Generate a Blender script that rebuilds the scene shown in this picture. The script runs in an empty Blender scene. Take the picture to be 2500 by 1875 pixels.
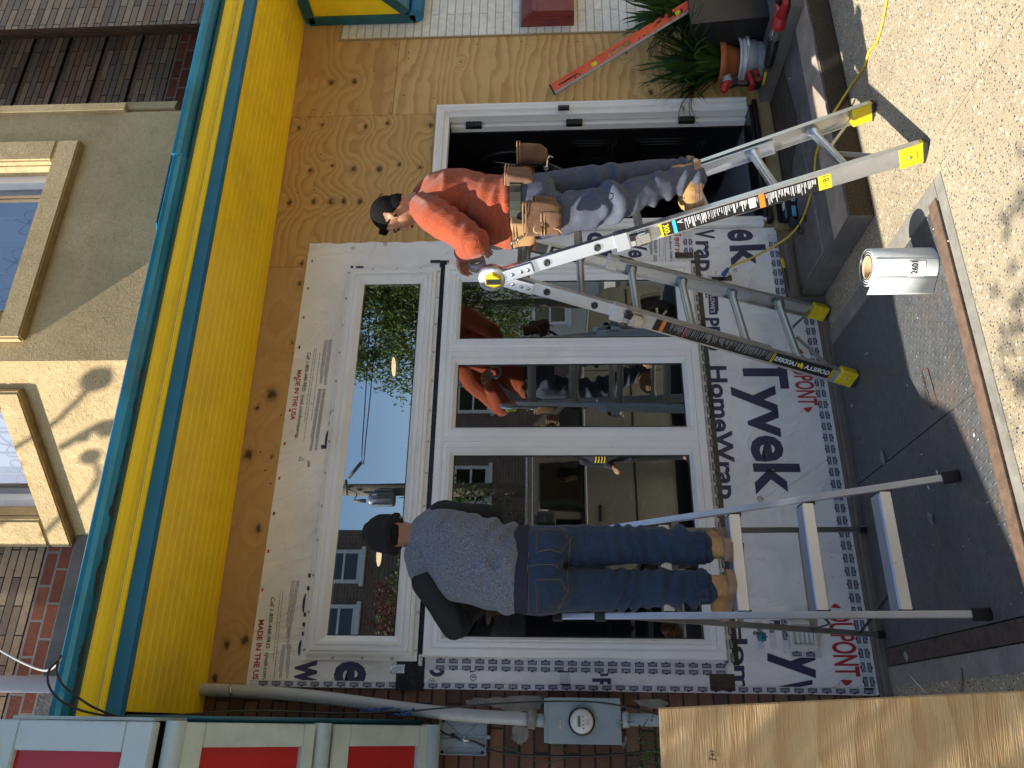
import bpy, bmesh, math, random
from mathutils import Vector, Matrix, noise, Quaternion
from mathutils.bvhtree import BVHTree
R = math.radians
random.seed(7)
sc = bpy.context.scene
COL = sc.collection

# ------------------------------------------------------------------ camera
FOC, YAW, PITCH, ROLL = 1878.0, .4178, .0523, -.0069
CAM = Vector((-3.8816, -4.0437, 1.3424))
_F = Vector((math.sin(YAW)*math.cos(PITCH), math.cos(YAW)*math.cos(PITCH), math.sin(PITCH)))
_r = Vector((math.cos(YAW), -math.sin(YAW), 0)); _u = _r.cross(_F)
_R = _r*math.cos(ROLL) + _u*math.sin(ROLL); _U = -_r*math.sin(ROLL) + _u*math.cos(ROLL)
cd = bpy.data.cameras.new('camera'); cam = bpy.data.objects.new('camera', cd); COL.objects.link(cam)
cd.sensor_width = 36.0; cd.lens = FOC*36/2500; cd.clip_start = .05; cd.clip_end = 500
X, Y, Z = -_U, _R, -_F            # the phone was held sideways: world up points to picture left
cam.matrix_world = Matrix(((X.x, Y.x, Z.x, CAM.x), (X.y, Y.y, Z.y, CAM.y), (X.z, Y.z, Z.z, CAM.z), (0, 0, 0, 1)))
sc.camera = cam

# ------------------------------------------------------------------ light
SUNV = Vector((.84, .087, -1.0)).normalized()
w = bpy.data.worlds.new('World'); sc.world = w; w.use_nodes = True
nt = w.node_tree; bg = nt.nodes['Background']
sky = nt.nodes.new('ShaderNodeTexSky'); sky.sky_type = 'NISHITA'; sky.sun_disc = False
sky.sun_elevation = math.asin(-SUNV.z); sky.sun_rotation = math.atan2(-SUNV.x, -SUNV.y)
sky.air_density = 1.0; sky.dust_density = .6; sky.ozone_density = 1.2
nt.links.new(sky.outputs[0], bg.inputs[0]); bg.inputs[1].default_value = .105
sl = bpy.data.lights.new('sun', 'SUN'); sl.energy = 4.1; sl.angle = R(.5); sl.color = (1, .93, .82)
so = bpy.data.objects.new('sun', sl); COL.objects.link(so); so.rotation_euler = SUNV.to_track_quat('-Z', 'Y').to_euler(); so.location = (-8, -2, 10)
sc.view_settings.view_transform = 'Standard'; sc.view_settings.look = 'None'
sc.view_settings.exposure = 1.27; sc.view_settings.gamma = 1

# ------------------------------------------------------------------ pixel of the photograph -> point on a real plane
def ray(sx, sy):
    return _F + (1875-sy-937.5)/FOC*_R - (sx-1250)/FOC*_U
def P(sx, sy, x=None, y=None, z=None):
    d = ray(sx, sy)
    k, v = (0, x) if x is not None else (1, y) if y is not None else (2, z)
    return CAM + d*((v-CAM[k])/d[k])
def PN(n, p0, sx, sy):
    d = ray(sx, sy); n = Vector(n)
    return CAM + d*(n.dot(Vector(p0)-CAM)/n.dot(d))

# ------------------------------------------------------------------ node helper
class NT:
    def __init__(s, name):
        s.m = bpy.data.materials.new(name); s.m.use_nodes = True; s.t = s.m.node_tree
        s.b = s.t.nodes['Principled BSDF']; s.out = s.t.nodes['Material Output']
        s.co = s.t.nodes.new('ShaderNodeTexCoord').outputs['Object']
    def n(s, kind, **k):
        o = s.t.nodes.new('ShaderNode'+kind)
        for a, v in k.items(): setattr(o, a, v)
        return o
    def l(s, a, b):
        if hasattr(a, 'links') or isinstance(a, bpy.types.NodeSocket): s.t.links.new(a, b)
        else: b.default_value = a
        return s
    def math(s, op, a, b=0., c=0.):
        o = s.n('Math', operation=op)
        s.l(a, o.inputs[0]); s.l(b, o.inputs[1]); s.l(c, o.inputs[2]); return o.outputs[0]
    def vm(s, op, a, b=(0, 0, 0)):
        o = s.n('VectorMath', operation=op); s.l(a, o.inputs[0]); s.l(b, o.inputs[1]); return o.outputs['Value' if op in ('DOT_PRODUCT', 'LENGTH', 'DISTANCE') else 'Vector']
    def map(s, v, scale=(1, 1, 1), loc=(0, 0, 0), rot=(0, 0, 0)):
        o = s.n('Mapping'); s.l(v, o.inputs['Vector']); o.inputs['Scale'].default_value = scale; o.inputs['Location'].default_value = loc; o.inputs['Rotation'].default_value = rot; return o.outputs[0]
    def noise(s, sc_, det=4, rough=.55, v=None, dist=0, col=False):
        o = s.n('TexNoise'); o.inputs['Scale'].default_value = sc_; o.inputs['Detail'].default_value = det; o.inputs['Roughness'].default_value = rough; o.inputs['Distortion'].default_value = dist
        s.l(v if v is not None else s.co, o.inputs['Vector']); return o.outputs['Color' if col else 'Fac']
    def vor(s, sc_, v=None, feat='F1', out='Distance', rnd=1.):
        o = s.n('TexVoronoi', feature=feat); o.inputs['Scale'].default_value = sc_; o.inputs['Randomness'].default_value = rnd; s.l(v if v is not None else s.co, o.inputs['Vector']); return o.outputs[out]
    def ramp(s, f, stops, interp='LINEAR'):
        o = s.n('ValToRGB'); e = o.color_ramp; e.interpolation = interp
        while len(e.elements) < len(stops): e.elements.new(.5)
        for el, (p, c) in zip(e.elements, stops): el.position = p; el.color = (*c, 1) if len(c) == 3 else c
        s.l(f, o.inputs[0]); return o.outputs[0]
    def mix(s, f, a, b, mode='MIX'):
        o = s.n('MixRGB', blend_type=mode)
        for v, i in ((f, 0), (a, 1), (b, 2)):
            if isinstance(v, tuple): v = (*v[:3], 1)
            s.l(v, o.inputs[i])
        return o.outputs[0]
    def xyz(s, v):
        o = s.n('SeparateXYZ'); s.l(v, o.inputs[0]); return o.outputs
    def cxyz(s, x, y, z):
        o = s.n('CombineXYZ'); s.l(x, o.inputs[0]); s.l(y, o.inputs[1]); s.l(z, o.inputs[2]); return o.outputs[0]
    def bump(s, h, strength=.3, dist=.01):
        o = s.n('Bump'); o.inputs['Strength'].default_value = strength; o.inputs['Distance'].default_value = dist; s.l(h, o.inputs['Height']); s.t.links.new(o.outputs[0], s.b.inputs['Normal']); return s
    def set(s, col=None, rough=.6, metal=0, spec=.5, **k):
        if col is not None: s.l((*col, 1) if isinstance(col, tuple) else col, s.b.inputs['Base Color'])
        s.l(rough, s.b.inputs['Roughness']); s.l(metal, s.b.inputs['Metallic']); s.b.inputs['Specular IOR Level'].default_value = spec
        for a, v in k.items(): s.l(v, s.b.inputs[a.replace('_', ' ')])
        return s.m

M = {}
def plain(name, col, rough=.5, metal=0, var=.12, scale=14, bump=0, bscale=60, spec=.5, dirt=None):
    """painted or moulded surface with a little real unevenness"""
    t = NT(name); n1 = t.noise(scale, 5)
    dk = tuple(c*(1-var) for c in col); lt = tuple(min(1, c*(1+var*.6)) for c in col)
    c = t.ramp(n1, [(.3, dk), (.7, lt)])
    if dirt: c = t.mix(t.ramp(t.noise(scale*.35, 8, .7), [(.52, (0, 0, 0)), (.78, (.8,)*3)]), c, dirt)
    r = t.math('MULTIPLY_ADD', t.noise(scale*2, 3), .2, rough-.1)
    if bump: t.bump(t.noise(bscale, 4), bump, .004)
    M[name] = t.set(c, r, metal, spec); return M[name]

# ------------------------------------------------------------------ mesh helpers
def box(bm, c, s, rot=None, bev=0, mi=0):
    """box with centre c and full size s; rot = 3x3/4x4 matrix"""
    t = bmesh.new(); bmesh.ops.create_cube(t, size=1)
    for v in t.verts: v.co = Vector((v.co.x*s[0], v.co.y*s[1], v.co.z*s[2]))
    if bev: bmesh.ops.bevel(t, geom=t.edges[:]+t.verts[:], offset=min(bev, min(abs(q) for q in s)*.45), segments=2, affect='EDGES', profile=.7)
    mm = (rot.to_4x4() if rot is not None else Matrix.Identity(4)); mm = Matrix.Translation(Vector(c)) @ mm
    merge(bm, t, mm, mi)
def b2(bm, lo, hi, bev=0, mi=0):
    lo, hi = Vector(lo), Vector(hi); box(bm, (lo+hi)/2, [abs(q) for q in (hi-lo)], None, bev, mi)
def merge(bm, t, mm=None, mi=0):
    if mm is not None: bmesh.ops.transform(t, matrix=mm, verts=t.verts)
    mp = {}
    for v in t.verts: mp[v] = bm.verts.new(v.co)
    for f in t.faces:
        try: g = bm.faces.new([mp[v] for v in f.verts]); g.material_index = mi if mi else f.material_index; g.smooth = f.smooth
        except ValueError: pass
    t.free()
def frame_of(d):
    d = d.normalized(); a = Vector((0, 0, 1)) if abs(d.z) < .9 else Vector((1, 0, 0))
    s = d.cross(a).normalized(); return s, s.cross(d).normalized(), d
def tube(bm, pts, r, seg=10, cap=True, mi=0, smooth=True):
    pts = [Vector(p) for p in pts]; rr = r if isinstance(r, (list, tuple)) else [r]*len(pts)
    rings = []; s, u, _ = frame_of(pts[1]-pts[0])
    for i, p in enumerate(pts):
        d = (pts[min(i+1, len(pts)-1)]-pts[max(i-1, 0)]).normalized()
        s = (s-d*s.dot(d)).normalized(); u = d.cross(s)
        rings.append([bm.verts.new(p+(s*math.cos(2*math.pi*k/seg)+u*math.sin(2*math.pi*k/seg))*rr[i]) for k in range(seg)])
    for a, b in zip(rings, rings[1:]):
        for k in range(seg):
            f = bm.faces.new((a[k], a[(k+1) % seg], b[(k+1) % seg], b[k])); f.smooth = smooth; f.material_index = mi
    if cap:
        for rg in (rings[0][::-1], rings[-1]):
            f = bm.faces.new(rg); f.material_index = mi
def curve(pts, n=8):
    """Catmull-Rom through pts"""
    pts = [Vector(p) for p in pts]; q = [pts[0]*2-pts[1]]+pts+[pts[-1]*2-pts[-2]]; out = []
    for i in range(1, len(q)-2):
        for k in range(n):
            t = k/n; a, b, c, d = q[i-1:i+3]
            out.append(.5*((2*b)+(c-a)*t+(2*a-5*b+4*c-d)*t*t+(3*b-a-3*c+d)*t**3))
    return out+[pts[-1]]
def prism(bm, prof, x0, x1, axis='x', shear=None, mi=0, closed=True):
    """profile [(a,b)] extruded; axis x: (y,z), axis y: (x,z), axis z: (x,y)"""
    def mk(a, b, e):
        if axis == 'x': v = Vector((e, a, b))
        elif axis == 'y': v = Vector((a, e, b))
        else: v = Vector((a, b, e))
        if shear: v.z += shear(v.x)
        return bm.verts.new(v)
    A = [mk(a, b, x0) for a, b in prof]; B = [mk(a, b, x1) for a, b in prof]; n = len(prof)
    for i in range(n if closed else n-1):
        f = bm.faces.new((A[i], A[(i+1) % n], B[(i+1) % n], B[i])); f.material_index = mi
    if closed:
        bm.faces.new(A[::-1]).material_index = mi; bm.faces.new(B).material_index = mi
def obj(name, bm, mats, parent=None, smooth=False, fix=True):
    if fix: bmesh.ops.recalc_face_normals(bm, faces=bm.faces[:])
    me = bpy.data.meshes.new(name); bm.to_mesh(me); bm.free()
    if smooth:
        for p in me.polygons: p.use_smooth = True
    o = bpy.data.objects.new(name, me); COL.objects.link(o)
    for m in (mats if isinstance(mats, (list, tuple)) else [mats]): me.materials.append(M[m] if isinstance(m, str) else m)
    if parent: o.parent = parent; o.matrix_parent_inverse = parent.matrix_world.inverted()
    return o
def tag(o, label=None, cat=None, group=None, kind=None):
    if label: o['label'] = label
    if cat: o['category'] = cat
    if group: o['group'] = group
    if kind: o['kind'] = kind
    return o
def thing(name, label, cat, loc=(0, 0, 0), group=None):
    o = bpy.data.objects.new(name, None); COL.objects.link(o); o.location = loc; o.empty_display_size = .1
    o.matrix_world = Matrix.Translation(Vector(loc)); return tag(o, label, cat, group)
def nb(): return bmesh.new()
def lathe(bm, prof, c, axis=Vector((0, 0, 1)), seg=24, mi=0, smooth=True):
    s, u, d = frame_of(Vector(axis)); c = Vector(c); rings = []
    for r, h in prof: rings.append([bm.verts.new(c+d*h+(s*math.cos(2*math.pi*k/seg)+u*math.sin(2*math.pi*k/seg))*max(r, 1e-4)) for k in range(seg)])
    for a, b in zip(rings, rings[1:]):
        for k in range(seg):
            f = bm.faces.new((a[k], a[(k+1) % seg], b[(k+1) % seg], b[k])); f.smooth = smooth; f.material_index = mi
def poly(bm, pts, mi=0):
    f = bm.faces.new([bm.verts.new(Vector(p)) for p in pts]); f.material_index = mi; return f

_txt = {}
def text_mesh(s, bold=0.):
    if (s, bold) not in _txt:
        cu = bpy.data.curves.new('t', 'FONT'); cu.body = s; cu.resolution_u = 3; cu.offset = bold; cu.space_character = 1.0
        o = bpy.data.objects.new('t', cu); me = bpy.data.meshes.new_from_object(o)
        xs = [v.co.x for v in me.vertices]; cu2 = bpy.data.curves.new('t', 'FONT'); cu2.body = 'H'; o2 = bpy.data.objects.new('t', cu2); m2 = bpy.data.meshes.new_from_object(o2)
        cap = max(v.co.y for v in m2.vertices)
        _txt[(s, bold)] = ([v.co.copy() for v in me.vertices], [tuple(p.vertices) for p in me.polygons], min(xs), max(xs), cap)
        for q in (o, o2): bpy.data.objects.remove(q)
        for q in (cu, cu2): bpy.data.curves.remove(q)
        for q in (me, m2): bpy.data.meshes.remove(q)
    return _txt[(s, bold)]
def text(bm, s, p0, p1, up, mi=0, bold=0.):
    """flat lettering: baseline from p0 to p1, up = vector of one capital height"""
    vs, fs, x0, x1, cap = text_mesh(s, bold); p0, p1, up = Vector(p0), Vector(p1), Vector(up)
    e = (p1-p0)/(x1-x0); u = up/cap
    mp = [bm.verts.new(p0+e*(v.x-x0)+u*v.y) for v in vs]
    for f in fs:
        try: bm.faces.new([mp[i] for i in f]).material_index = mi
        except ValueError: pass

# ------------------------------------------------------------------ organic volumes
def ell(bm, c, ax, seg=16):
    """ellipsoid: centre, three semi-axis vectors"""
    t = bmesh.new(); bmesh.ops.create_uvsphere(t, u_segments=seg, v_segments=seg//2+2, radius=1)
    a, b, d = [Vector(q) for q in ax]
    for v in t.verts: q = v.co.copy(); v.co = Vector(c)+a*q.x+b*q.y+d*q.z
    merge(bm, t)
def limb(bm, pts, rad, seg=14):
    for (p, r), (q, s) in zip(zip(pts, rad), list(zip(pts, rad))[1:]):
        tube(bm, [p, q], [r, s], seg)
    for p, r in zip(pts, rad): ell(bm, p, ((r, 0, 0), (0, r, 0), (0, 0, r)), 12)
def loft(bm, secs, seg=22):
    """secs: (centre, side vector, front vector)"""
    rings = [[bm.verts.new(Vector(c)+Vector(a)*math.cos(2*math.pi*k/seg)+Vector(b)*math.sin(2*math.pi*k/seg)) for k in range(seg)] for c, a, b in secs]
    for a, b in zip(rings, rings[1:]):
        for k in range(seg): bm.faces.new((a[k], a[(k+1) % seg], b[(k+1) % seg], b[k]))
    bm.faces.new(rings[0][::-1]); bm.faces.new(rings[-1])
def organic(name, bm, mat, parent, voxel=.006, smooth=4, disp=None):
    o = obj(name, bm, mat, parent)
    m = o.modifiers.new('r', 'REMESH'); m.mode = 'VOXEL'; m.voxel_size = voxel; m.use_smooth_shade = True
    if smooth: s = o.modifiers.new('s', 'SMOOTH'); s.iterations = smooth; s.factor = .5
    dg = bpy.context.evaluated_depsgraph_get(); me = bpy.data.meshes.new_from_object(o.evaluated_get(dg)); o.modifiers.clear(); old = o.data; o.data = me; bpy.data.meshes.remove(old)
    me.materials.clear(); me.materials.append(M[mat])
    if disp:
        nrm = [v.normal.copy() for v in me.vertices]
        for v, n in zip(me.vertices, nrm): v.co += n*disp(v.co, n)
    for p in me.polygons: p.use_smooth = True
    me.update(); return o
def bvh(o):
    return BVHTree.FromPolygons([v.co for v in o.data.vertices], [tuple(p.vertices) for p in o.data.polygons])
def drape(tree, pts, d, off=.002):
    out = []
    for p in pts:
        h = tree.ray_cast(Vector(p)-Vector(d)*.5, Vector(d))
        if h[0] is not None: out.append(h[0]-Vector(d)*off)
    return out

def foliage(name, parent, mat, blobs, n, size, seed=1, droop=0, holes=.25):
    """crown of many small leaf-shaped faces clustered into sprays"""
    rnd = random.Random(seed); bm = nb()
    for (c, r) in blobs:
        c = Vector(c)
        for _ in range(n):
            while True:
                p = Vector((rnd.uniform(-1, 1), rnd.uniform(-1, 1), rnd.uniform(-1, 1)))
                if .15 < p.length < 1: break
            q = c+Vector((p.x*r[0], p.y*r[1], p.z*r[2]))
            if noise.noise(q*1.6/max(r[0], .3)) < -holes+.1*rnd.random(): continue
            k = rnd.randint(3, 6)
            dr = Vector((rnd.uniform(-1, 1), rnd.uniform(-1, 1), rnd.uniform(-1, .6)-droop)).normalized()
            for i in range(k):
                b = q+dr*size*i*.8+Vector([rnd.uniform(-.4, .4)*size for _ in range(3)])
                d = (dr+Vector([rnd.uniform(-.9, .9) for _ in range(3)])).normalized(); s = d.cross(Vector([rnd.uniform(-1, 1) for _ in range(3)])).normalized()*size*.2
                L = d*size*rnd.uniform(.8, 1.3)
                bm.faces.new([bm.verts.new(v) for v in (b, b+L*.5+s, b+L, b+L*.5-s)])
    return obj(name, bm, mat, parent, fix=False)

# ================================================================== materials
def ply(name, seed, knots=(), light=(.60, .40, .20), dark=(.38, .21, .075), fx=1., cont=1., rough=.62, axis='xz', bump=.15, bd=.0015):
    t = NT(name); o = t.xyz(t.co); gx = o[0]; gz = o[2] if axis[1] == 'z' else o[1]
    if axis == 'zx': gx, gz = o[2], o[0]
    v = t.cxyz(t.math('MULTIPLY_ADD', gx, 1.1, seed*3.7), seed*1.3, t.math('MULTIPLY', gz, 3.6))
    h = t.math('MULTIPLY_ADD', t.noise(1.0, 3, .5, v), 5.5, t.math('MULTIPLY', gz, 9*fx))
    v2 = t.cxyz(t.math('MULTIPLY_ADD', gx, 5, seed), 0., t.math('MULTIPLY', gz, 16))
    h = t.math('MULTIPLY_ADD', t.noise(1.0, 4, .6, v2), .7, h)
    core = 0.
    if knots: gxw = t.math('MULTIPLY_ADD', t.math('SUBTRACT', t.noise(26, 3, .6), .5), .045, gx); gzw = t.math('MULTIPLY_ADD', t.math('SUBTRACT', t.noise(31, 3, .6), .5), .045, gz)
    for (kx, kz, ks) in knots:
        dx = t.math('MULTIPLY', t.math('SUBTRACT', gxw, kx), 1/(ks*3.6)); dz = t.math('MULTIPLY', t.math('SUBTRACT', gzw, kz), 1/(ks*2.6))
        q = t.math('MULTIPLY_ADD', dx, dx, t.math('MULTIPLY', dz, dz)); g = t.math('POWER', 2.718, t.math('MULTIPLY', q, -1.))
        h = t.math('MULTIPLY_ADD', g, 2.2, h)
        g2 = t.math('POWER', 2.718, t.math('MULTIPLY', q, -26.)); core = t.math('ADD', core, g2)
    f = t.math('FRACT', h)
    band = t.ramp(f, [(0, (.05,)*3), (.35, (.25,)*3), (.72, (.85,)*3), (.9, (1,)*3), (.97, (.1,)*3)])
    v3 = t.cxyz(t.math('MULTIPLY', gx, 14), seed*2., t.math('MULTIPLY', gz, 240)); fib = t.noise(1.0, 2, .5, v3)
    big = t.noise(2.2, 4, .6)
    k = t.math('MULTIPLY', band, t.math('MULTIPLY_ADD', big, 1.1*cont, .05))
    c = t.mix(k, light, dark)
    c = t.mix(t.math('MULTIPLY', fib, .35), c, (.34, .2, .09), 'MIX')
    c = t.mix(t.ramp(t.noise(5, 6, .7), [(.5, (0,)*3), (.8, (.35,)*3)]), c, (.30, .16, .06))
    if knots: c = t.mix(t.math('MINIMUM', t.math('MULTIPLY', core, 1.15), .92), c, (.045, .02, .008))
    t.bump(t.math('ADD', t.math('MULTIPLY', fib, .6), f), bump, bd)
    M[name] = t.set(c, rough, 0, .3); return M[name]

plain('wrap', (.66, .67, .70), .42, var=.05, scale=2.5)
t = NT('wrap'); c = t.ramp(t.noise(3.2, 6, .6), [(.3, (.69, .68, .66)), (.55, (.79, .78, .77)), (.8, (.84, .83, .82))])
c = t.mix(t.ramp(t.noise(1.1, 6, .7), [(.55, (0,)*3), (.75, (.25,)*3)]), c, (.52, .50, .42))
cr = t.vor(5.5, v=t.vm('ADD', t.co, t.vm('SCALE', t.noise(6, 3, col=True))), feat='DISTANCE_TO_EDGE')
oo = t.xyz(t.co); sv = t.cxyz(t.math('MULTIPLY_ADD', oo[0], 1.6, t.math('MULTIPLY', oo[2], .9)), 0., t.math('MULTIPLY_ADD', oo[2], .7, t.math('MULTIPLY', oo[0], -.5)))
rg_ = t.math('ABSOLUTE', t.math('SUBTRACT', t.noise(2.4, 3, .5, sv, .6), .5)); rg2 = t.math('ABSOLUTE', t.math('SUBTRACT', t.noise(5.5, 2, .5, None, .3), .5))
t.bump(t.math('ADD', t.math('ADD', t.math('MULTIPLY', t.math('POWER', rg_, .7), -.8), t.math('MULTIPLY', rg2, -.25)), t.math('MULTIPLY', t.noise(30, 4), .035)), .8, .05)
M['wrap'] = t.set(c, .5, 0, .4)
plain('ink_navy', (.028, .030, .085), .5, var=.25, scale=40)
plain('ink_red', (.42, .03, .035), .5, var=.2, scale=40)
plain('ink_black', (.02, .02, .025), .5)
plain('ink_grey', (.22, .22, .24), .6)
plain('ink_white', (.75, .75, .76), .5)
plain('tape_clear', (.60, .61, .64), .25, var=.1, scale=30, bump=.5, bscale=45)
plain('flash_black', (.012, .014, .018), .28, var=.4, scale=9, bump=.4, bscale=25)
plain('foil', (.75, .75, .76), .16, 1, bump=1, bscale=60)
plain('vinyl', (.80, .80, .79), .32, var=.04, scale=5, dirt=(.62, .60, .55))
plain('vinyl_dirty', (.70, .68, .63), .4, var=.08, scale=12, dirt=(.35, .33, .29))
plain('gasket', (.02, .02, .02), .5)
plain('trim_brown', (.16, .135, .115), .5, var=.15)
plain('yellow_soffit', (.96, .67, .012), .42, var=.09, scale=5, dirt=(.60, .40, .03))
plain('yellow_paint', (.97, .73, .02), .4, var=.04, scale=4, dirt=(.66, .50, .05))
plain('yellow_faded', (.62, .50, .14), .5, var=.2, scale=16)
plain('teal_dark', (.014, .10, .125), .42, var=.25, scale=7)
plain('teal', (.022, .17, .30), .38, var=.12, scale=7)
plain('gutter_blue', (.03, .26, .42), .22, .35, var=.2, scale=5, dirt=(.05, .08, .08))
plain('grime', (.055, .05, .04), .9, var=.6, scale=30, bump=1, bscale=50)
plain('aqua_frame', (.47, .57, .57), .42, var=.06, scale=7, dirt=(.25, .28, .26))
plain('red_panel', (.42, .022, .025), .22, var=.06, scale=3)
plain('pvc', (.40, .42, .43), .4, var=.1, scale=9, dirt=(.22, .23, .19))
plain('white_pipe', (.62, .62, .72), .35, var=.05)
plain('meter_grey', (.27, .33, .36), .42, var=.06, scale=10, dirt=(.2, .23, .24))
plain('cable_box', (.26, .32, .38), .45, var=.06)
plain('plastic_black', (.014, .014, .015), .35, var=.3, bump=.1)
plain('cable_black', (.01, .01, .011), .4)
plain('cable_green', (.02, .07, .03), .45)
plain('meter_face', (.62, .63, .58), .35, var=.03)
plain('lcd', (.20, .24, .15), .2)
plain('rust', (.15, .095, .062), .85, var=.3, scale=25, bump=.5)
plain('rust_dark', (.085, .06, .045), .85, var=.4, scale=25, bump=.5)
plain('concrete_patch', (.24, .23, .21), .9, var=.3, scale=20, bump=1, bscale=30)
plain('grey_wood', (.15, .14, .125), .8, var=.35, scale=6, bump=.6)
plain('treated_wood', (.36, .26, .13), .7, var=.2, scale=6)
plain('door_black', (.011, .011, .012), .34, var=.2)
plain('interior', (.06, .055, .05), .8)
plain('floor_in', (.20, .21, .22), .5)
plain('alu', (.60, .61, .61), .36, .85, var=.10, scale=14, bump=.15, bscale=60, dirt=(.36, .35, .33))
plain('alu_dull', (.40, .41, .40), .42, .85, var=.12, scale=6)
plain('alu_bright', (.66, .70, .78), .32, .85, var=.04, scale=9)
plain('alu_bronze', (.30, .29, .26), .45, .7, var=.08)
plain('steel', (.55, .55, .55), .25, 1)
plain('foot_yellow', (.66, .50, .01), .45, var=.12, scale=30, dirt=(.30, .24, .06))
plain('label_black', (.012, .012, .013), .35)
plain('label_yellow', (.85, .66, .02), .4)
plain('label_orange', (.80, .22, .03), .4)
plain('label_blue', (.05, .45, .75), .4)
plain('skin', (.42, .22, .13), .5, var=.1, scale=40, spec=.4)
plain('skin_dark', (.30, .15, .09), .5, var=.1, scale=40, spec=.4)
plain('lips', (.32, .08, .06), .45)
plain('eye_dark', (.02, .015, .012), .3)
plain('hair', (.010, .010, .010), .85, var=.5, scale=200, bump=1, bscale=400, spec=.12)
plain('hat', (.006, .007, .009), .9, var=.4, scale=60, bump=.8, bscale=150)
plain('boot_tan', (.42, .24, .085), .7, var=.2, scale=25, bump=.3)
plain('boot_sole', (.30, .19, .12), .75, var=.2, scale=25, bump=.4)
plain('belt_suede', (.155, .080, .045), .9, var=.3, scale=16, bump=.7, bscale=120, dirt=(.10, .06, .04))
plain('belt_leather', (.40, .235, .10), .65, var=.25, scale=14, dirt=(.2, .11, .05))
plain('belt_web', (.05, .055, .04), .7)
plain('tool_yellow', (.80, .50, .02), .4)
plain('navy_cloth', (.015, .012, .03), .8)
plain('black_cloth', (.006, .010, .012), .85, var=.3, bump=.3, bscale=80)
plain('thread', (.13, .10, .075), .7)
plain('level_orange', (.80, .12, .05), .4, dirt=(.5, .1, .05))
plain('red_tool', (.35, .015, .02), .35, var=.2)
plain('bucket', (.55, .57, .60), .45, var=.08, dirt=(.22, .23, .24), scale=18)
plain('terracotta', (.40, .13, .045), .6, var=.15)
plain('planter', (.018, .018, .02), .5, var=.3)
plain('mailbox', (.20, .035, .03), .4, var=.15)
plain('stone', (.20, .205, .20), .85, var=.2, bump=.6)
plain('cord_yellow', (.62, .44, .03), .4, var=.15)
plain('plug_blue', (.04, .09, .28), .4)
plain('roll_white', (.62, .65, .64), .6, var=.08, scale=9, bump=.3, bscale=20, spec=.25, dirt=(.42, .42, .38))
plain('cardboard', (.50, .38, .22), .8, var=.1)
plain('tape_purple', (.30, .28, .33), .35)
plain('box_black', (.015, .015, .016), .4)
plain('box_cyan', (.12, .42, .56), .4)
plain('vent_beige', (.56, .55, .50), .45, var=.05)
plain('valve_teal', (.02, .20, .26), .3)
plain('van_paint', (.36, .35, .32), .25, .25, var=.03)
plain('car_dark', (.02, .022, .025), .2, .3)
plain('rubber', (.02, .02, .02), .8)
plain('bark', (.14, .11, .085), .9, var=.35, bump=1, scale=12)
plain('pole_wood', (.20, .155, .12), .85, var=.35, scale=9, bump=.6)
plain('transformer', (.38, .39, .40), .3, .5)
plain('siding', (.62, .60, .54), .6)
plain('asphalt', (.05, .05, .052), .9, var=.25, scale=30, bump=.6, bscale=120)
plain('kerb_concrete', (.34, .32, .28), .9, var=.15, scale=12, bump=.4)
plain('curtain', (.36, .39, .45), .85, var=.06)
plain('shingle', (.022, .022, .024), .9, var=.35, scale=25, bump=.8, bscale=40)
plain('fabric_green', (.02, .16, .09), .8)
plain('jacket_dark', (.02, .02, .03), .8)
plain('stripe_yellow', (.75, .5, .02), .6)

for nm, base, e in (('leaf_willow', (.12, .17, .035), 1), ('leaf_dark', (.06, .10, .024), 1), ('leaf_blade', (.030, .080, .012), 1), ('leaf_red', (.14, .03, .025), 1), ('leaf_small', (.06, .16, .03), 1)):
    t = NT(nm); g = t.n('ObjectInfo')
    c = t.ramp(t.noise(3.5, 4, .7), [(.3, tuple(q*.55 for q in base)), (.55, base), (.8, tuple(q*1.7 for q in base))])
    M[nm] = t.set(c, .5, 0, .3)
    tr = t.n('BsdfTranslucent'); t.l(c, tr.inputs[0]); mx = t.n('MixShader'); mx.inputs[0].default_value = .3
    t.t.links.new(t.b.outputs[0], mx.inputs[1]); t.t.links.new(tr.outputs[0], mx.inputs[2]); t.t.links.new(mx.outputs[0], t.out.inputs[0])

def knit(name, a, b, scale, rough=.95, bs=.25, rib=None, detail=2):
    t = NT(name); n1 = t.noise(scale, detail, .7)
    c = t.ramp(n1, [(.34, a), (.66, b)])
    c = t.mix(t.ramp(t.noise(4, 5, .65), [(.4, (0,)*3), (.75, (.35,)*3)]), c, tuple(q*.55 for q in a))
    h = n1
    if rib:
        o = t.xyz(t.co); h = t.math('SINE', t.math('MULTIPLY', t.math('ADD', o[0], o[1]), rib))
    t.bump(h, bs, .002); t.b.inputs['Sheen Weight'].default_value = .15
    M[name] = t.set(c, rough, 0, .15)
knit('shirt_orange', (.28, .055, .023), (.36, .078, .033), 90, bs=.35, rib=900)
knit('shirt_grey', (.070, .076, .095), (.225, .238, .275), 190, bs=.5)
knit('jeans', (.015, .026, .052), (.040, .062, .104), 260, bs=.25)
t = NT('work_trousers'); c = t.ramp(t.noise(60, 3), [(.3, (.068, .078, .108)), (.7, (.085, .096, .13))])
# random pale patches, tinted in for sunlight on the cloth
o = t.xyz(t.co)
wn = t.noise(9, 5, .6, dist=1.5); c = t.mix(t.ramp(wn, [(.55, (0,)*3), (.8, (.45,)*3)]), c, (.15, .165, .20))
c = t.mix(t.ramp(t.vor(55), [(.035, (.9,)*3), (.07, (0,)*3)]), c, (.55, .55, .55))
t.bump(t.noise(300, 2), .2, .001); M['work_trousers'] = t.set(c, .85, 0, .2)

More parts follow.
